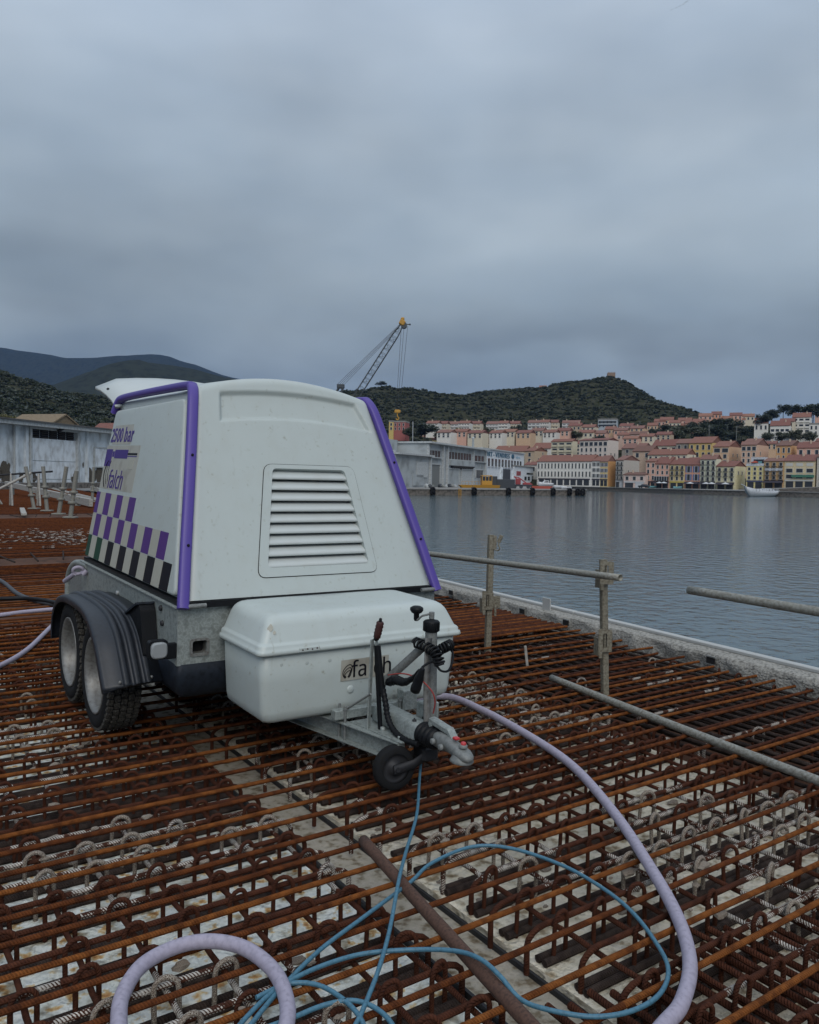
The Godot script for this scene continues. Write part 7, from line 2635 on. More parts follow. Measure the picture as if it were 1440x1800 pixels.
	while n < 9000:
		var z: float = -lerpf(260.0, 760.0, pow(r.randf(), 0.8))
		var x: float = r.randf_range(-0.58, -0.28) * -z
		n += 1
		if hn.get_noise_2d(x * 2.5, z * 2.5) < -0.10 and r.randf() < 0.8:
			continue
		var s = r.randf_range(0.7, 2.0) * (1.6 if r.randf() < 0.12 else 1.0)
		xf[r.randi() % 3].append(Transform3D(Basis(Vector3.UP, r.randf() * 6.0).scaled(Vector3(s * 1.3, s, s * 1.3)), Vector3(x, left_h(x, z) + s * 0.35, z)))
	var bush := [leaf_mesh(90, 11, Vector3(1, 0.8, 1), 0.34), leaf_mesh(90, 12, Vector3(1, 0.8, 1), 0.34), leaf_mesh(90, 13, Vector3(1, 0.8, 1), 0.34)]
	for i in 3:
		var o = multi("scrub", bush[i], xf[i], self)
		o.material_override = M["leaf_%d" % [0, 1, 3][i]]
		tag(o, ["dark green scrub growing over the hills behind the town", "olive scrub growing over the hills behind the town", "blackish green bushes growing over the hills behind the town"][i], "scrub")

func build_birds():
	var q := [[1204, 2], [1197, 4], [1192, 7], [1188, 9], [1184, 12], [1181, 14], [1178, 17], [1172, 20], [1166, 23], [1158, 26]]
	var words := ["foremost", "second", "third", "fourth", "fifth", "sixth", "seventh", "eighth", "ninth", "last"]
	for i in q.size():
		var D := 260.0
		var t := thing("bird", "tiny dark flying bird, %s from the top of the skein at the upper right" % words[i], "bird", Transform3D(Basis(Vector3.UP, 0.4).scaled(Vector3.ONE * 0.45), Vector3(px(q[i][0], D), 1.5 + (848.0 - q[i][1]) / 1420.0 * D * 0.985, -D * 1.0)), "birds flying in a line")
		var st := ms()
		st.set_smooth_group(0)
		var f = 0.16 * sin(i * 1.9)
		# one body: beak to tail, with two bent wings
		var rings := []
		for k in [[-0.34, 0.01], [-0.26, 0.05], [-0.1, 0.09], [0.12, 0.08], [0.3, 0.03], [0.42, 0.05]]:
			var ring := PackedVector3Array()
			for j in 8:
				var a = TAU * j / 8
				ring.append(Vector3(k[0], sin(a) * k[1], cos(a) * k[1]))
			rings.append(ring)
		loft(st, rings, true, true)
		for e in [-1, 1]:
			hexa(st, [Vector3(-0.12, 0.02, e * 0.05), Vector3(0.12, 0.02, e * 0.05), Vector3(0.10, 0.15 + f, e * 0.42), Vector3(-0.10, 0.15 + f, e * 0.42), Vector3(-0.12, 0.05, e * 0.05), Vector3(0.12, 0.05, e * 0.05), Vector3(0.10, 0.17 + f, e * 0.42), Vector3(-0.10, 0.17 + f, e * 0.42)])
			hexa(st, [Vector3(-0.10, 0.15 + f, e * 0.42), Vector3(0.10, 0.15 + f, e * 0.42), Vector3(0.16, 0.10 + f, e * 0.85), Vector3(0.12, 0.10 + f, e * 0.85), Vector3(-0.10, 0.17 + f, e * 0.42), Vector3(0.10, 0.17 + f, e * 0.42), Vector3(0.16, 0.11 + f, e * 0.85), Vector3(0.12, 0.11 + f, e * 0.85)])
		part("body", st, "bird", t)

# ---------------------------------------------------------------- the town across the basin
func build_town():
	# castle on the hilltop
	var c := thing("hilltop_fort", "small square stone fort with pale lower buildings on the hilltop", "fort", Transform3D(Basis(Vector3.UP, -0.15), Vector3(219, 110.0, -895)))
	var st := ms()
	bevel_box(st, Vector3(1.0, 6.0, 0), Vector3(8.4, 9.0, 8.0), 0.3)
	for k in 5:
		box(st, Vector3(-2.4 + k * 1.7, 10.8, 3.8), Vector3(0.9, 0.7, 0.4))
	part("keep", st, house_wall(Color(0.22, 0.16, 0.12)), c)
	st = ms()
	box(st, Vector3(-7.5, 2.0, 1), Vector3(9.0, 4.5, 7.0))
	box(st, Vector3(0.0, 1.2, 5.0), Vector3(17.0, 3.2, 4.0))
	part("outer_building", st, house_wall(Color(0.52, 0.46, 0.38)), c)
	st = ms()
	gable(st, 9.4, 7.4, 4.3, 1.4, -7.5, 1.0)
	part("roof", st, "roof_2", c)
	town_houses()
	# sailing hull moored at the far quay
	var t := thing("sailing_hull", "long white sailing hull without masts moored at the far quay, bow to the left", "boat", Transform3D(Basis(Vector3.UP, 0.78), Vector3(101.3, WATER_Y, -232.5)))
	st = ms()
	st.set_smooth_group(0)
	var rings := []
	for i in 17:
		var s = i / 16.0
		var w = 2.1 * pow(sin(PI * clampf(0.03 + s * 0.8, 0, 1)), 0.75)
		var top = 1.35 + 1.5 * pow(1.0 - s, 3.0) + 0.35 * pow(s, 3.0)
		var x = -10.0 + 20.0 * s
		var rake = 1.6 * pow(1.0 - s, 4.0)
		var over = 2.2 * pow(s, 6.0)
		rings.append(PackedVector3Array([Vector3(x - rake, top, -w), Vector3(x - rake * 0.5, top * 0.5, -w * 0.93), Vector3(x + rake - over, -0.2 + 0.5 * over * 0.3, -w * 0.55), Vector3(x + rake - over, -0.2 + 0.5 * over * 0.3, w * 0.55), Vector3(x - rake * 0.5, top * 0.5, w * 0.93), Vector3(x - rake, top, w)]))
	loft(st, rings, true, true)
	part("hull", st, "hull_white", t)
	st = ms()
	rod(st, Vector3(-10.6, 2.7, 0), Vector3(-14.2, 3.5, 0), 0.12, 6)
	part("bowsprit", st, "hull_white", t)
	st = ms()
	bevel_box(st, Vector3(-3.5, 1.8, 0), Vector3(3.4, 0.7, 1.6), 0.15)
	bevel_box(st, Vector3(2.8, 1.9, 0), Vector3(4.2, 0.9, 1.8), 0.2)
	bevel_box(st, Vector3(6.6, 1.75, 0), Vector3(1.8, 0.5, 1.3), 0.1)
	part("deckhouse", st, "hull_white", t)
	st = ms()
	for k in 8:
		rod(st, Vector3(-8.0 + k * 2.3, 1.5, 1.6), Vector3(-8.0 + k * 2.3, 2.3, 1.6), 0.035, 5)
	rod(st, Vector3(-8.0, 2.3, 1.6), Vector3(8.1, 2.25, 1.6), 0.03, 5)
	part("guard_rail", st, "iron", t)
	# ramp wall under the right-hand houses
	st = ms()
	hexa(st, [Vector3(116, QUAY_Y, -254), Vector3(150, QUAY_Y, -226), Vector3(152, QUAY_Y, -230), Vector3(118, QUAY_Y, -258), Vector3(116, QUAY_Y + 0.8, -254), Vector3(150, QUAY_Y + 3.4, -226), Vector3(152, QUAY_Y + 3.4, -230), Vector3(118, QUAY_Y + 0.8, -258)])
	tag(part("ramp_wall", st, "quay_stone"), "dark stone ramp wall rising to the right in front of the beige house", "wall")
	st = ms()
	hexa(st, [Vector3(118, QUAY_Y - 0.5, -258), Vector3(152, QUAY_Y - 0.5, -230), Vector3(170, QUAY_Y - 0.5, -262), Vector3(122, QUAY_Y - 0.5, -300), Vector3(118, QUAY_Y + 0.5, -258), Vector3(152, QUAY_Y + 3.2, -230), Vector3(170, QUAY_Y + 3.2, -262), Vector3(122, QUAY_Y + 0.3, -300)])
	struct("raised_street", st, "paving")
	# rowing boats, car and terrace furniture on the far quay
	for q in [[1146, 315, "left teal rowing boat lying on the far quay edge"], [1190, 292, "right teal rowing boat lying on the far quay edge"]]:
		t = thing("rowing_boat", q[2], "boat", Transform3D(Basis(Vector3.UP, 0.5), Vector3(px(q[0], q[1]), QUAY_Y, -q[1])), "teal rowing boats")
		st = ms()
		st.set_smooth_group(0)
		rings = []
		for i in 9:
			var s = i / 8.0
			var w = 0.75 * pow(sin(PI * clampf(0.04 + s * 0.8, 0, 1)), 0.8)
			rings.append(PackedVector3Array([Vector3(-2 + 4 * s, 0.75 + 0.3 * absf(s - 0.5), -w), Vector3(-2 + 4 * s, 0.1, -w * 0.4), Vector3(-2 + 4 * s, 0.1, w * 0.4), Vector3(-2 + 4 * s, 0.75 + 0.3 * absf(s - 0.5), w)]))
		loft(st, rings, true, true)
		part("hull", st, "teal", t)
	t = thing("parked_car", "dark parked car in front of the narrow pink quay house", "car", Transform3D(Basis(Vector3.UP, -0.75), Vector3(px(1131, 312), QUAY_Y, -312)))
	st = ms()
	rings = []
	for q in [[-2.1, 0.55, 0.8, 0.75], [-1.9, 0.4, 0.95, 0.85], [-1.0, 0.35, 1.0, 0.87], [-0.5, 0.35, 1.45, 0.75], [0.9, 0.35, 1.45, 0.75], [1.6, 0.35, 1.0, 0.87], [2.1, 0.5, 0.85, 0.8]]:
		rings.append(PackedVector3Array([Vector3(q[0], q[1], -0.87), Vector3(q[0], minf(q[2], 0.95), -0.88), Vector3(q[0], q[2], -q[3]), Vector3(q[0], q[2], q[3]), Vector3(q[0], minf(q[2], 0.95), 0.88), Vector3(q[0], q[1], 0.87)]))
	st.set_smooth_group(0)
	loft(st, rings, true, true)
	part("body", st, "box_dark", t)
	for q in [[-1.3, 0.8], [1.3, 0.8], [-1.3, -0.8], [1.3, -0.8]]:
		st = ms()
		lathe(st, [[0.3, -0.1], [0.33, 0.0], [0.3, 0.1]], Transform3D(Basis(Vector3.RIGHT, PI / 2), Vector3(q[0], 0.33, q[1])), 12)
		part("wheel", st, "tyre", t)
	st = ms()
	box(st, Vector3(0.2, 1.2, 0.0), Vector3(1.5, 0.3, 1.68))
	part("window", st, "pane_dark", t)
	var pr: Node3D = null
	var pl := [[1158, 306, "leftmost cream parasol on the quay terraces"], [1166, 302, "second cream parasol from the left on the quay terraces"], [1212, 284, "cream parasol in front of the orange-salmon house"], [1240, 274, "cream parasol in front of the pale green house"], [1250, 270, "cream parasol right of the pale green house door"], [1274, 264, "cream parasol in front of the pale yellow house"]]
	for q in pl:
		var at := Vector3(px(q[0], q[1]), QUAY_Y, -q[1])
		if pr == null:
			pr = thing("parasol", q[2], "parasol", Transform3D(Basis(), at), "cream parasols on the quay")
			st = ms()
			rod(st, Vector3.ZERO, Vector3(0, 2.5, 0), 0.05, 6)
			part("pole", st, "iron", pr)
			st = ms()
			lathe(st, [[1.3, 2.0], [1.28, 2.08], [0.05, 2.55]], Transform3D(), 8)
			part("canopy", st, "awning_white", pr)
		else:
			pr = pr.duplicate()
			pr.name = numbered("parasol")
			pr.position = at
			pr.set_meta("label", q[2])
			add_child(pr)
	for q in [[1243, 420, 30.0, "left telegraph pole among the pines of the right slope"], [1291, 440, 31.0, "right telegraph pole over the golden house's slope"]]:
		t = thing("telegraph_pole", q[3], "pole", Transform3D(Basis(), Vector3(px(q[0], q[1]), q[2] - 8.0, -q[1])), "telegraph poles")
		st = ms()
		rod(st, Vector3.ZERO, Vector3(0, 9.5, 0), 0.16, 6)
		box(st, Vector3(0, 8.8, 0), Vector3(1.6, 0.16, 0.16))
		part("pole", st, "galvanised_dull", t)
	# long garden wall of the villa
	st = ms()
	box(st, Vector3(px(1362, 425), 24.5, -425), Vector3(18.5, 3.2, 0.5), Basis(Vector3.UP, -0.3))
	tag(part("garden_wall", st, "hull_white"), "long white garden wall below the low white villa", "wall")
	# thin mast and chimney over the grey hall
	t = thing("flag_mast", "thin white mast rising over the grey wing's roof", "mast", Transform3D(Basis(), Vector3(px(724, 262), 11.0, -262)))
	st = ms()
	rod(st, Vector3.ZERO, Vector3(0, 9.0, 0), 0.09, 6)
	part("mast", st, "hull_white", t)
	t = thing("vent_chimney", "slim grey vent chimney over the grey hall's roof", "chimney", Transform3D(Basis(), Vector3(px(830, 300), 11.0, -300)))
	st = ms()
	lathe(st, [[0.5, 0.0], [0.35, 5.5], [0.5, 5.6], [0.5, 6.0], [0.2, 6.3]], Transform3D(), 10)
	part("stack", st, "hall_trim", t)

func town_houses():
	house("terrace_house", "long white terrace on the far quay with two rows of narrow windows over shops", Vector3(65.4, -0.4, -344.3), 42, Vector3(26.7, 10.2, 9.0), 2.6, Color(0.6, 0.59, 0.56), 0, 2, 16, "shops narrow", "houses along the far quay")
	house("quay_house", "narrow white quay house with grey shutters at the right end of the long terrace", Vector3(76.8, -0.4, -334.1), 42, Vector3(3.7, 10.3, 9.0), 1.8, Color(0.6, 0.59, 0.56), 0, 3, 2, "shutter_grey shopdark", "houses along the far quay")
	house("quay_house", "narrow yellow-orange quay house with blue shutters and an orange side wall", Vector3(79.5, -0.5, -331.6), 42, Vector3(3.5, 10.2, 6.5), 2.3, Color(0.52, 0.42, 0.22), 3, 3, 2, "shutter_blue shopdark sideorange", "houses along the far quay")
	house("quay_house", "tall grey-beige quay house with a long bare side wall left of the pink houses", Vector3(84.7, -1.0, -327.0), 42, Vector3(3.4, 11.1, 13.8), 1.9, Color(0.4, 0.38, 0.35), 3, 4, 2, "balcony shopwhite", "houses along the far quay")
	house("quay_house", "low pale pink two-storey house with blue shopfronts between tall quay houses", Vector3(88.8, -0.9, -320.0), 42, Vector3(9.3, 5.1, 9.0), 0.9, Color(0.54, 0.42, 0.38), 4, 1, 3, "shopwhite", "houses along the far quay")
	house("quay_house", "narrow pink quay house with two window columns, left of the salmon house", Vector3(94.6, -1.1, -318.1), 42, Vector3(4.0, 10.6, 9.0), 1.2, Color(0.55, 0.34, 0.27), 0, 3, 2, "shopdark", "houses along the far quay")
	house("quay_house", "salmon pink quay house with a glazed veranda over a dark restaurant front", Vector3(98.2, -1.1, -314.8), 42, Vector3(5.7, 9.8, 9.0), 2.5, Color(0.53, 0.31, 0.24), 1, 3, 3, "veranda shopdark", "houses along the far quay")
	house("quay_house", "yellow quay house with iron balconies and a bright yellow shop", Vector3(102.6, -1.1, -310.8), 42, Vector3(6.0, 9.5, 9.0), 2.3, Color(0.52, 0.42, 0.22), 1, 3, 3, "balcony shopyellow", "houses along the far quay")
	house("quay_house", "orange-salmon quay house with tall violet windows and a dark awning", Vector3(107.1, -1.1, -306.8), 42, Vector3(5.9, 9.4, 9.0), 2.6, Color(0.52, 0.27, 0.19), 1, 2, 2, "shutter_blue awningdark tall", "houses along the far quay")
	house("quay_house", "pale green quay house with three columns of balconied windows", Vector3(111.5, -1.2, -302.8), 42, Vector3(6.0, 11.5, 5.0), 1.6, Color(0.54, 0.55, 0.43), 3, 4, 3, "balcony awningdark", "houses along the far quay")
	house("quay_house", "pale yellow quay house with green balconies and a plain gable wall at its right", Vector3(116.4, -1.2, -298.4), 42, Vector3(6.8, 8.8, 10.7), 1.9, Color(0.55, 0.51, 0.34), 1, 3, 3, "balcony awningdark", "houses along the far quay")
	house("quay_house", "yellow four-storey quay house with a white roof terrace and navy shopfront", Vector3(124.2, -0.4, -291.4), 42, Vector3(6.0, 8.2, 9.0), 0.0, Color(0.54, 0.47, 0.22), -1, 3, 3, "shopblue terrace", "houses along the far quay")
	house("quay_house", "orange ochre quay house with a white balcony and arched door", Vector3(129.1, -0.3, -287.0), 42, Vector3(6.9, 9.7, 9.0), 1.1, Color(0.49, 0.32, 0.16), 3, 4, 3, "whitebalcony awningdark", "houses along the far quay")
	house("quay_house", "wide beige quay house with three white roller shutters and a green awning band", Vector3(135.4, 0.0, -281.3), 42, Vector3(10.0, 9.5, 9.0), 2.1, Color(0.52, 0.44, 0.29), 1, 3, 3, "wide greenawning shopcream", "houses along the far quay")
	house("quay_house", "grey-beige quay house at the right edge behind the beige house", Vector3(141.4, 0.1, -275.9), 42, Vector3(5.0, 10.7, 9.0), 1.7, Color(0.44, 0.41, 0.36), 4, 4, 2, "", "houses along the far quay")
	house("town_house", "pale yellow three-storey block with open loggias above the white terrace roof", Vector3(74.9, 12.5, -400.6), 40, Vector3(11.8, 8.4, 5.0), 1.2, Color(0.53, 0.49, 0.37), 0, 3, 3, "loggia", "houses behind the quay row")
	house("town_house", "large pinkish-white block with a top-floor terrace behind the long white terrace", Vector3(86.4, 12.1, -382.2), 40, Vector3(14.5, 8.6, 11.3), 1.1, Color(0.56, 0.5, 0.46), 1, 3, 6, "topband", "houses behind the quay row")
	house("town_house", "tan house with a broad gable wall left of the long white terrace", Vector3(58.8, 9.7, -398.8), 40, Vector3(5.5, 6.2, 12.0), 1.9, Color(0.42, 0.33, 0.24), 0, 2, 1, "", "houses behind the quay row")
	house("town_house", "small white house with a big hipped red roof under the pale yellow block", Vector3(68.5, 14.1, -423.1), 35, Vector3(10.5, 4.2, 9.0), 2.9, Color(0.6, 0.59, 0.56), 0, 2, 2, "", "houses behind the quay row")
	house("town_house", "big golden yellow house with a broad red roof above the quay row", Vector3(127.8, 12.1, -356.9), 40, Vector3(10.2, 6.8, 13.6), 2.9, Color(0.52, 0.38, 0.15), 0, 2, 4, "", "houses behind the quay row")
	house("town_house", "grey stone house with two windows beside the golden yellow house", Vector3(122.7, 12.2, -365.4), 40, Vector3(5.8, 6.9, 9.0), 2.0, Color(0.26, 0.23, 0.2), 3, 2, 2, "", "houses behind the quay row")
	house("town_house", "peach house with an open top terrace, right of the golden yellow house", Vector3(130.0, 8.8, -338.8), 40, Vector3(6.6, 7.8, 15.8), 2.5, Color(0.52, 0.36, 0.24), 0, 3, 2, "topband", "houses behind the quay row")
	house("town_house", "tall pink-peach house with a long gable wall above the yellow four-storey house", Vector3(137.2, 9.4, -328.2), 40, Vector3(6.0, 7.6, 16.0), 2.7, Color(0.52, 0.36, 0.27), 3, 3, 3, "topband", "houses behind the quay row")
	house("town_house", "orange house with three tall slit windows over the ochre quay house", Vector3(148.5, 10.1, -322.1), 40, Vector3(5.8, 6.5, 16.0), 2.2, Color(0.5, 0.29, 0.14), 4, 2, 3, "", "houses behind the quay row")
	house("town_house", "pink house with a red roof at the right edge over the beige house", Vector3(154.2, 9.3, -313.4), 35, Vector3(8.4, 6.2, 9.0), 2.2, Color(0.55, 0.34, 0.27), 1, 2, 3, "", "houses behind the quay row")
	house("town_house", "pale house at the right edge, highest over the quay row", Vector3(172.4, 13.6, -337.3), 35, Vector3(6.8, 5.7, 9.0), 1.4, Color(0.54, 0.49, 0.39), 1, 2, 2, "", "houses behind the quay row")
	house("town_house", "long low yellowish house with a red roof line behind the pink quay houses", Vector3(107.5, 10.4, -338.7), 42, Vector3(17.2, 2.6, 9.0), 2.3, Color(0.54, 0.49, 0.39), 0, 1, 7, "", "houses behind the quay row")
	house("town_house", "cream house with a wide red roof and dark loggia left of the grey stone house", Vector3(118.4, 14.8, -377.6), 40, Vector3(11.8, 3.7, 9.0), 2.9, Color(0.54, 0.49, 0.39), 1, 1, 3, "loggia", "houses behind the quay row")
	house("town_house", "brown-roofed stone house behind the orange side wall of the quay", Vector3(101.3, 12.0, -368.7), 40, Vector3(10.7, 4.7, 9.0), 2.3, Color(0.26, 0.23, 0.2), 3, 2, 2, "", "houses behind the quay row")
	house("town_house", "pinkish house with two stacked red roofs left of the cream house", Vector3(100.1, 11.5, -349.6), 40, Vector3(8.6, 3.2, 9.0), 2.4, Color(0.45, 0.34, 0.26), 4, 1, 2, "", "houses behind the quay row")
	house("town_house", "low house with a broad red roof right behind the white lettered hall", Vector3(50.3, 12.3, -408.7), 30, Vector3(16.8, 3.7, 9.0), 2.8, Color(0.54, 0.49, 0.39), 0, 1, 4, "", "houses behind the quay row")
	house("town_house", "small red-roofed house tucked between the lettered hall and the white terrace", Vector3(54.1, 5.1, -363.4), 30, Vector3(5.7, 3.3, 9.0), 1.4, Color(0.6, 0.59, 0.56), 1, 1, 2, "", "houses behind the quay row")
	house("town_house", "white terraced house row with balconies above the lettered hall", Vector3(51.5, 18.9, -481.5), 25, Vector3(18.5, 5.4, 9.0), 1.9, Color(0.6, 0.59, 0.56), 0, 2, 6, "loggia", "houses behind the quay row")
	house("town_house", "pale orange-roofed house row right of the balconied white row", Vector3(64.8, 18.9, -468.4), 25, Vector3(12.6, 4.6, 9.0), 2.2, Color(0.54, 0.49, 0.39), 0, 2, 4, "", "houses behind the quay row")
	house("town_house", "cream gabled house over the grey hall roof beside a thin chimney", Vector3(35.4, 19.1, -475.0), 25, Vector3(14.3, 6.3, 9.0), 2.2, Color(0.54, 0.49, 0.39), 0, 2, 3, "", "houses behind the quay row")
	house("town_house", "small house with a yellow gable over the grey hall roof", Vector3(17.5, 20.3, -478.2), 25, Vector3(10.2, 4.4, 9.0), 1.6, Color(0.52, 0.44, 0.22), 1, 1, 2, "", "houses behind the quay row")
	house("town_house", "long red-roofed house behind the flat grey hall at the left", Vector3(4.2, 21.6, -505.6), 20, Vector3(21.2, 4.6, 9.0), 2.4, Color(0.54, 0.49, 0.39), 1, 1, 5, "", "houses behind the quay row")
	house("town_house", "red-roofed house with dark windows between the two cream houses", Vector3(26.5, 19.5, -489.8), 25, Vector3(8.2, 5.5, 9.0), 2.6, Color(0.55, 0.34, 0.27), 1, 1, 2, "", "houses behind the quay row")
	house("town_house", "white and red house row at the foot of the hill over the pale yellow block", Vector3(85.5, 23.1, -490.7), 25, Vector3(15.9, 3.8, 9.0), 2.0, Color(0.6, 0.59, 0.56), 0, 2, 5, "", "houses behind the quay row")
	house("town_house", "small cream house beside the large pinkish-white block", Vector3(87.2, 15.0, -426.2), 30, Vector3(4.6, 6.0, 9.0), 1.7, Color(0.54, 0.49, 0.39), 1, 3, 2, "", "houses behind the quay row")
	house("apartment_house", "leftmost white hillside apartment house with a pale gable", Vector3(13.3, 31.5, -503.8), 18, Vector3(7.8, 4.6, 9.0), 1.7, Color(0.6, 0.59, 0.56), 0, 2, 3, "loggia", "white apartments along the hill foot")
	house("apartment_house", "second white apartment house from the left on the hill foot", Vector3(20.1, 32.1, -512.2), 18, Vector3(5.4, 4.4, 9.0), 1.8, Color(0.54, 0.49, 0.39), 1, 2, 4, "loggia", "white apartments along the hill foot")
	house("apartment_house", "low white apartment house right of the first pair on the hill", Vector3(26.9, 32.6, -519.9), 18, Vector3(7.2, 4.3, 9.0), 1.8, Color(0.5, 0.51, 0.52), 3, 2, 3, "loggia", "white apartments along the hill foot")
	house("apartment_house", "white apartment house with cream balconies in the left hill group", Vector3(33.2, 31.8, -503.9), 18, Vector3(6.9, 4.6, 9.0), 1.7, Color(0.6, 0.59, 0.56), 0, 2, 4, "loggia", "white apartments along the hill foot")
	house("apartment_house", "rightmost house of the left hill group, cream with a red roof", Vector3(40.7, 32.4, -512.0), 18, Vector3(6.7, 4.4, 9.0), 1.8, Color(0.54, 0.49, 0.39), 1, 2, 3, "loggia", "white apartments along the hill foot")
	house("apartment_house", "cream apartment house just right of the gap in the hill row", Vector3(52.2, 33.0, -519.8), 18, Vector3(7.8, 4.3, 9.0), 1.8, Color(0.5, 0.51, 0.52), 3, 2, 4, "loggia", "white apartments along the hill foot")
	house("apartment_house", "narrow white apartment house mid-way in the hill row", Vector3(57.5, 32.5, -504.1), 18, Vector3(5.8, 4.2, 9.0), 1.7, Color(0.6, 0.59, 0.56), 0, 2, 3, "loggia", "white apartments along the hill foot")
	house("apartment_house", "blue-grey apartment house mid-way in the hill row", Vector3(65.3, 33.0, -512.0), 18, Vector3(6.6, 4.1, 9.0), 1.8, Color(0.54, 0.49, 0.39), 1, 2, 4, "loggia", "white apartments along the hill foot")
	house("apartment_house", "grey balconied apartment house in the right hill group", Vector3(78.9, 33.7, -519.8), 18, Vector3(7.7, 4.7, 9.0), 1.8, Color(0.5, 0.51, 0.52), 3, 2, 3, "loggia", "white apartments along the hill foot")
	house("apartment_house", "white house with a stepped roof in the right hill group", Vector3(83.3, 32.8, -504.2), 18, Vector3(5.3, 4.9, 9.0), 1.7, Color(0.6, 0.59, 0.56), 0, 2, 4, "loggia", "white apartments along the hill foot")
	house("apartment_house", "tall white house near the right end of the hill row", Vector3(90.3, 33.4, -512.2), 18, Vector3(5.4, 4.8, 9.0), 1.8, Color(0.54, 0.49, 0.39), 1, 2, 3, "loggia", "white apartments along the hill foot")
	house("apartment_house", "last broad house with dark loggias at the right end of the hill row", Vector3(102.6, 34.0, -519.3), 18, Vector3(11.2, 4.6, 9.0), 1.8, Color(0.5, 0.51, 0.52), 3, 2, 4, "loggia", "white apartments along the hill foot")
	house("apartment_house", "red-brown building with a yellow end beside the purple trailer trim", Vector3(-6.6, 29.8, -479.0), 15, Vector3(7.4, 5.0, 9.0), 1.0, Color(0.3, 0.1, 0.09), -1, 2, 3, "", "white apartments along the hill foot")
	house("apartment_house", "yellow end of the red-brown building by the trailer trim", Vector3(-11.5, 29.8, -479.6), 15, Vector3(2.8, 5.2, 9.0), 0.8, Color(0.5, 0.38, 0.14), -1, 2, 1, "", "white apartments along the hill foot")
	house("modern_block", "grey glass-fronted modern block on the slope above the pinkish houses", Vector3(135.3, 38.3, -557.8), 20, Vector3(12.7, 5.5, 9.0), 0.0, Color(0.33, 0.37, 0.41), -1, 2, 5, "band", "")
	house("hillside_house", "pink house with a broad roof, leftmost under the grey modern block", Vector3(109.2, 26.7, -468.5), 25, Vector3(7.2, 2.5, 9.0), 1.8, Color(0.55, 0.34, 0.27), 3, 1, 3, "", "houses on the middle slope")
	house("hillside_house", "pink-roofed house directly below the grey modern block", Vector3(122.6, 30.9, -498.7), 25, Vector3(6.3, 2.6, 9.0), 1.9, Color(0.52, 0.36, 0.24), 0, 1, 3, "", "houses on the middle slope")
	house("hillside_house", "pinkish house right below the modern block with a pale roof", Vector3(126.5, 29.7, -488.3), 25, Vector3(8.1, 2.6, 9.0), 1.8, Color(0.55, 0.34, 0.27), 3, 1, 3, "", "houses on the middle slope")
	house("hillside_house", "lowest pink house of the cluster below the modern block", Vector3(120.4, 25.4, -458.5), 25, Vector3(7.0, 2.4, 9.0), 1.7, Color(0.5, 0.36, 0.3), 0, 1, 3, "", "houses on the middle slope")
	house("hillside_house", "cream house left of the pink cluster on the slope", Vector3(101.2, 26.9, -468.2), 25, Vector3(8.6, 2.5, 9.0), 1.8, Color(0.54, 0.49, 0.39), 0, 1, 3, "", "houses on the middle slope")
	house("hillside_house", "narrow white house over the left part of the lettered hall", Vector3(47.5, 24.8, -453.2), 28, Vector3(7.5, 2.9, 9.0), 1.7, Color(0.6, 0.59, 0.56), 0, 2, 3, "", "houses on the middle slope")
	house("hillside_house", "cream house over the emblem end of the lettered hall", Vector3(55.2, 25.8, -458.2), 28, Vector3(7.6, 2.9, 9.0), 1.7, Color(0.54, 0.49, 0.39), 2, 2, 3, "", "houses on the middle slope")
	house("hillside_house", "peach house below the tall dark hillside tree", Vector3(63.0, 25.0, -453.0), 28, Vector3(8.4, 2.9, 9.0), 1.7, Color(0.52, 0.36, 0.24), 1, 2, 3, "", "houses on the middle slope")
	house("hillside_house", "cream house below the grey balconied apartments", Vector3(72.9, 27.2, -468.2), 28, Vector3(7.6, 2.9, 9.0), 1.8, Color(0.54, 0.49, 0.39), 3, 2, 3, "", "houses on the middle slope")
	house("hillside_house", "white house left of the broad dark pine", Vector3(79.3, 26.1, -463.3), 28, Vector3(7.5, 2.9, 9.0), 1.7, Color(0.6, 0.59, 0.56), 0, 2, 3, "", "houses on the middle slope")
	house("hillside_house", "pink house directly below the broad dark pine", Vector3(87.8, 27.4, -468.2), 28, Vector3(7.8, 2.9, 9.0), 1.8, Color(0.55, 0.34, 0.27), 1, 2, 3, "", "houses on the middle slope")
	house("hillside_house", "cream house above the tan house on the middle slope", Vector3(106.9, 30.8, -488.2), 28, Vector3(7.7, 3.1, 9.0), 1.8, Color(0.54, 0.49, 0.39), 0, 2, 3, "", "houses on the middle slope")
	house("hillside_house", "white house with a red roof right of the grey modern block", Vector3(132.1, 32.4, -498.1), 28, Vector3(8.0, 3.1, 9.0), 1.9, Color(0.6, 0.59, 0.56), 1, 2, 3, "", "houses on the middle slope")
	house("hillside_house", "peach house between the pink cluster and the right hilltop", Vector3(133.3, 29.9, -478.1), 28, Vector3(8.0, 3.0, 9.0), 1.8, Color(0.52, 0.36, 0.24), 3, 2, 3, "", "houses on the middle slope")
	house("hillside_house", "broad cream house behind the cream loggia house", Vector3(124.5, 22.8, -428.2), 28, Vector3(7.7, 2.7, 9.0), 1.6, Color(0.54, 0.49, 0.39), 0, 2, 3, "", "houses on the middle slope")
	house("hillside_house", "pinkish house high behind the stone house", Vector3(114.7, 21.2, -423.2), 28, Vector3(7.7, 2.7, 9.0), 1.6, Color(0.55, 0.34, 0.27), 2, 2, 3, "", "houses on the middle slope")
	house("hillside_house", "tan house on the slope above the grey stone house", Vector3(136.7, 24.3, -438.2), 28, Vector3(7.8, 2.8, 9.0), 1.7, Color(0.42, 0.33, 0.24), 1, 2, 3, "", "houses on the middle slope")
	house("hillside_house", "cream house above the gabled house by the vent chimney", Vector3(35.6, 24.4, -447.9), 28, Vector3(8.9, 2.8, 9.0), 1.7, Color(0.54, 0.49, 0.39), 1, 2, 3, "", "houses on the middle slope")
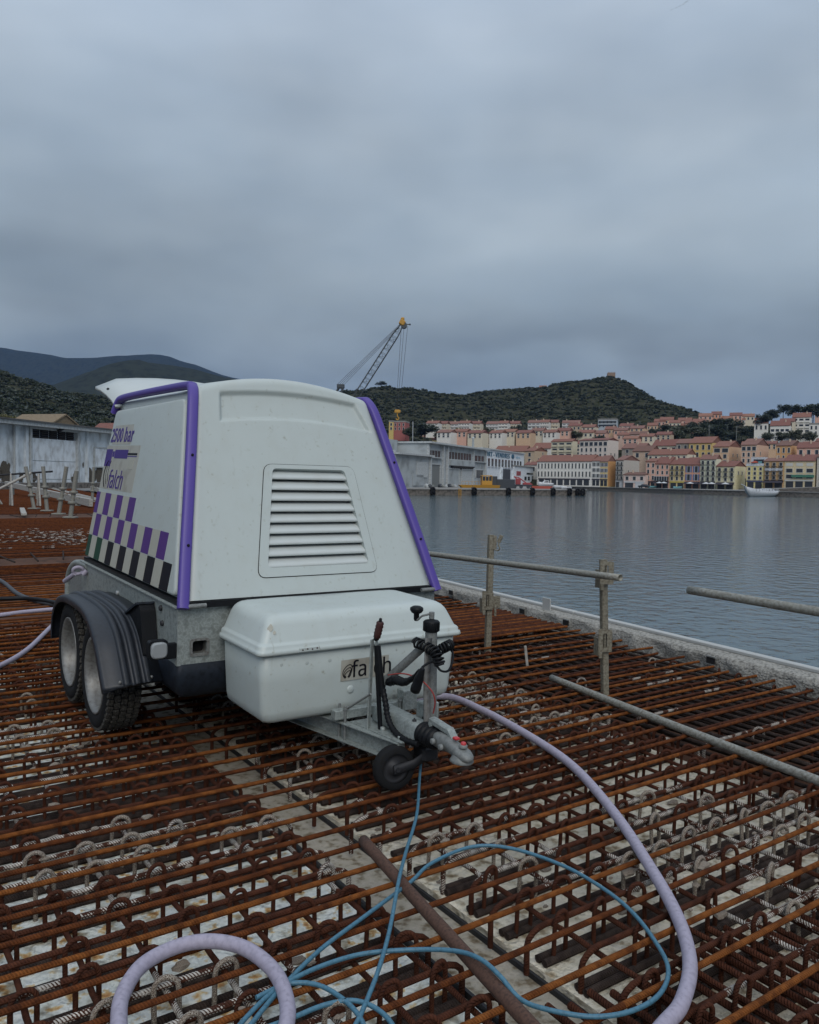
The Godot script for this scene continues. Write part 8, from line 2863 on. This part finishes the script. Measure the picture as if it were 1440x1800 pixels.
	house("hillside_house", "pink house above the dark-windowed red-roofed house", Vector3(27.4, 25.2, -453.0), 28, Vector3(8.4, 2.9, 9.0), 1.7, Color(0.55, 0.34, 0.27), 0, 2, 3, "", "houses on the middle slope")
	house("hillside_house", "white house above the yellow-gabled house", Vector3(18.3, 24.5, -448.0), 28, Vector3(8.4, 2.8, 9.0), 1.7, Color(0.6, 0.59, 0.56), 3, 2, 3, "", "houses on the middle slope")
	house("hillside_house", "cream house behind the tall pink-peach gable", Vector3(162.0, 17.6, -388.6), 28, Vector3(6.1, 2.4, 9.0), 1.5, Color(0.54, 0.49, 0.39), 0, 2, 3, "", "houses on the middle slope")
	house("hillside_house", "peach house behind the orange slit-window house", Vector3(169.9, 17.8, -383.5), 28, Vector3(6.4, 2.4, 9.0), 1.4, Color(0.52, 0.36, 0.24), 1, 2, 3, "", "houses on the middle slope")
	house("hillside_house", "white house behind the pink house at the right edge", Vector3(191.8, 18.0, -388.5), 28, Vector3(6.4, 2.4, 9.0), 1.5, Color(0.6, 0.59, 0.56), 2, 2, 3, "", "houses on the middle slope")
	house("hillside_house", "tan house above the pale yellow block beside dark trees", Vector3(100.7, 32.7, -498.4), 25, Vector3(7.8, 2.6, 9.0), 1.9, Color(0.42, 0.33, 0.24), 1, 1, 3, "", "houses on the middle slope")
	house("hillside_house", "stone-coloured house with a small white annexe on the middle slope", Vector3(125.9, 25.3, -448.0), 25, Vector3(9.2, 2.4, 9.0), 1.7, Color(0.26, 0.23, 0.2), 4, 1, 3, "", "houses on the middle slope")
	house("hillside_house", "westmost peach house at the foot of the right hilltop", Vector3(160.5, 36.3, -538.8), 22, Vector3(6.6, 2.6, 9.0), 2.0, Color(0.52, 0.36, 0.24), 0, 1, 3, "", "houses on the right hilltop")
	house("hillside_house", "pink house just over the westmost peach house", Vector3(177.6, 41.7, -578.5), 22, Vector3(7.8, 2.8, 9.0), 2.2, Color(0.55, 0.34, 0.27), 0, 1, 3, "", "houses on the right hilltop")
	house("hillside_house", "wide peach house on the ridge left of centre of the right hilltop", Vector3(182.4, 43.0, -578.2), 22, Vector3(9.3, 2.8, 9.0), 2.2, Color(0.52, 0.36, 0.24), 0, 1, 3, "", "houses on the right hilltop")
	house("hillside_house", "pink house low in the left part of the right hilltop", Vector3(171.0, 35.6, -538.5), 22, Vector3(8.0, 2.6, 9.0), 2.0, Color(0.55, 0.34, 0.27), 0, 1, 3, "", "houses on the right hilltop")
	house("hillside_house", "cream house in the middle of the right hilltop cluster", Vector3(175.2, 38.3, -538.6), 22, Vector3(7.2, 2.6, 9.0), 2.0, Color(0.54, 0.49, 0.39), 0, 1, 3, "", "houses on the right hilltop")
	house("hillside_house", "peach house low in the middle of the right hilltop cluster", Vector3(180.1, 36.1, -538.5), 22, Vector3(7.9, 2.6, 9.0), 2.0, Color(0.52, 0.36, 0.24), 0, 1, 3, "", "houses on the right hilltop")
	house("hillside_house", "pink house high in the middle of the right hilltop cluster", Vector3(195.5, 42.7, -578.3), 22, Vector3(9.3, 2.8, 9.0), 2.2, Color(0.55, 0.34, 0.27), 0, 1, 3, "", "houses on the right hilltop")
	house("hillside_house", "dark orange house right of centre in the hilltop cluster", Vector3(186.2, 38.1, -538.5), 22, Vector3(7.9, 2.6, 9.0), 2.0, Color(0.5, 0.3, 0.22), 0, 1, 3, "", "houses on the right hilltop")
	house("hillside_house", "pink ridge house at the right of the cluster", Vector3(205.7, 42.1, -578.4), 22, Vector3(8.5, 2.8, 9.0), 2.2, Color(0.55, 0.34, 0.27), 0, 1, 3, "", "houses on the right hilltop")
	house("hillside_house", "peach house lowest at the right of the hilltop cluster", Vector3(191.9, 35.5, -538.7), 22, Vector3(7.2, 2.6, 9.0), 2.0, Color(0.52, 0.36, 0.24), 0, 1, 3, "", "houses on the right hilltop")
	house("hillside_house", "pink house at the left of the topmost hilltop row", Vector3(224.6, 49.2, -618.2), 22, Vector3(9.8, 3.0, 9.0), 2.3, Color(0.55, 0.34, 0.27), 2, 1, 3, "", "houses on the right hilltop")
	house("hillside_house", "salmon house at the summit of the right hilltop", Vector3(233.1, 50.7, -618.6), 22, Vector3(7.3, 3.0, 9.0), 2.3, Color(0.52, 0.27, 0.19), 1, 1, 3, "", "houses on the right hilltop")
	house("hillside_house", "wide peach house below the summit of the right hilltop", Vector3(237.9, 47.2, -617.7), 22, Vector3(12.2, 3.0, 9.0), 2.3, Color(0.52, 0.36, 0.24), 2, 1, 3, "", "houses on the right hilltop")
	house("hillside_house", "pink house right of the summit on the skyline", Vector3(247.8, 50.0, -618.3), 22, Vector3(8.9, 3.0, 9.0), 2.3, Color(0.55, 0.34, 0.27), 1, 1, 3, "", "houses on the right hilltop")
	house("hillside_house", "pale house with a white front under the skyline", Vector3(250.4, 46.6, -618.3), 22, Vector3(8.9, 3.0, 9.0), 2.3, Color(0.5, 0.47, 0.42), 2, 1, 3, "", "houses on the right hilltop")
	house("hillside_house", "cream house with a hipped roof on the skyline right", Vector3(257.3, 49.3, -618.3), 22, Vector3(8.8, 3.0, 9.0), 2.3, Color(0.54, 0.49, 0.39), 2, 1, 3, "", "houses on the right hilltop")
	house("hillside_house", "rightmost pink house of the skyline row", Vector3(264.9, 46.3, -617.8), 22, Vector3(12.0, 3.0, 9.0), 2.3, Color(0.55, 0.34, 0.27), 1, 1, 3, "", "houses on the right hilltop")
	house("hillside_house", "peach house joining the two hilltop rows", Vector3(230.2, 45.0, -618.0), 22, Vector3(10.6, 3.0, 9.0), 2.3, Color(0.52, 0.36, 0.24), 2, 1, 3, "", "houses on the right hilltop")
	house("villa", "low white villa with a long white garden wall and loggia", Vector3(194.8, 26.4, -427.7), 30, Vector3(9.4, 5.7, 9.0), 2.7, Color(0.6, 0.59, 0.56), 1, 1, 4, "loggia", "white villas at the right")
	house("villa", "tall white villa with a red roof towering over the other villas", Vector3(215.6, 28.6, -447.7), 30, Vector3(9.1, 9.7, 9.0), 2.6, Color(0.6, 0.59, 0.56), 0, 3, 3, "loggia", "white villas at the right")
	house("villa", "cream villa stepping up between the low and the tall villa", Vector3(205.6, 29.5, -443.2), 30, Vector3(7.4, 5.9, 9.0), 1.9, Color(0.54, 0.49, 0.39), 1, 2, 2, "", "white villas at the right")
	house("villa", "flat white house at the right edge below the skyline trees", Vector3(215.3, 27.0, -428.2), 25, Vector3(8.6, 6.0, 9.0), 0.0, Color(0.6, 0.59, 0.56), -1, 2, 4, "", "white villas at the right")
	house("villa", "small white villa left of the garden wall among trees", Vector3(202.5, 31.6, -468.5), 25, Vector3(7.3, 4.6, 9.0), 1.3, Color(0.6, 0.59, 0.56), 3, 1, 3, "", "white villas at the right")
	house("villa", "pink house on the skyline at the right edge", Vector3(282.7, 46.4, -558.4), 25, Vector3(7.7, 4.7, 9.0), 2.4, Color(0.55, 0.34, 0.27), 0, 1, 3, "", "white villas at the right")
	house("villa", "small orange house on the shoulder of the castle hill", Vector3(142.7, 99.0, -879.3), 10, Vector3(7.9, 3.1, 9.0), 2.4, Color(0.52, 0.36, 0.24), 0, 1, 3, "", "")
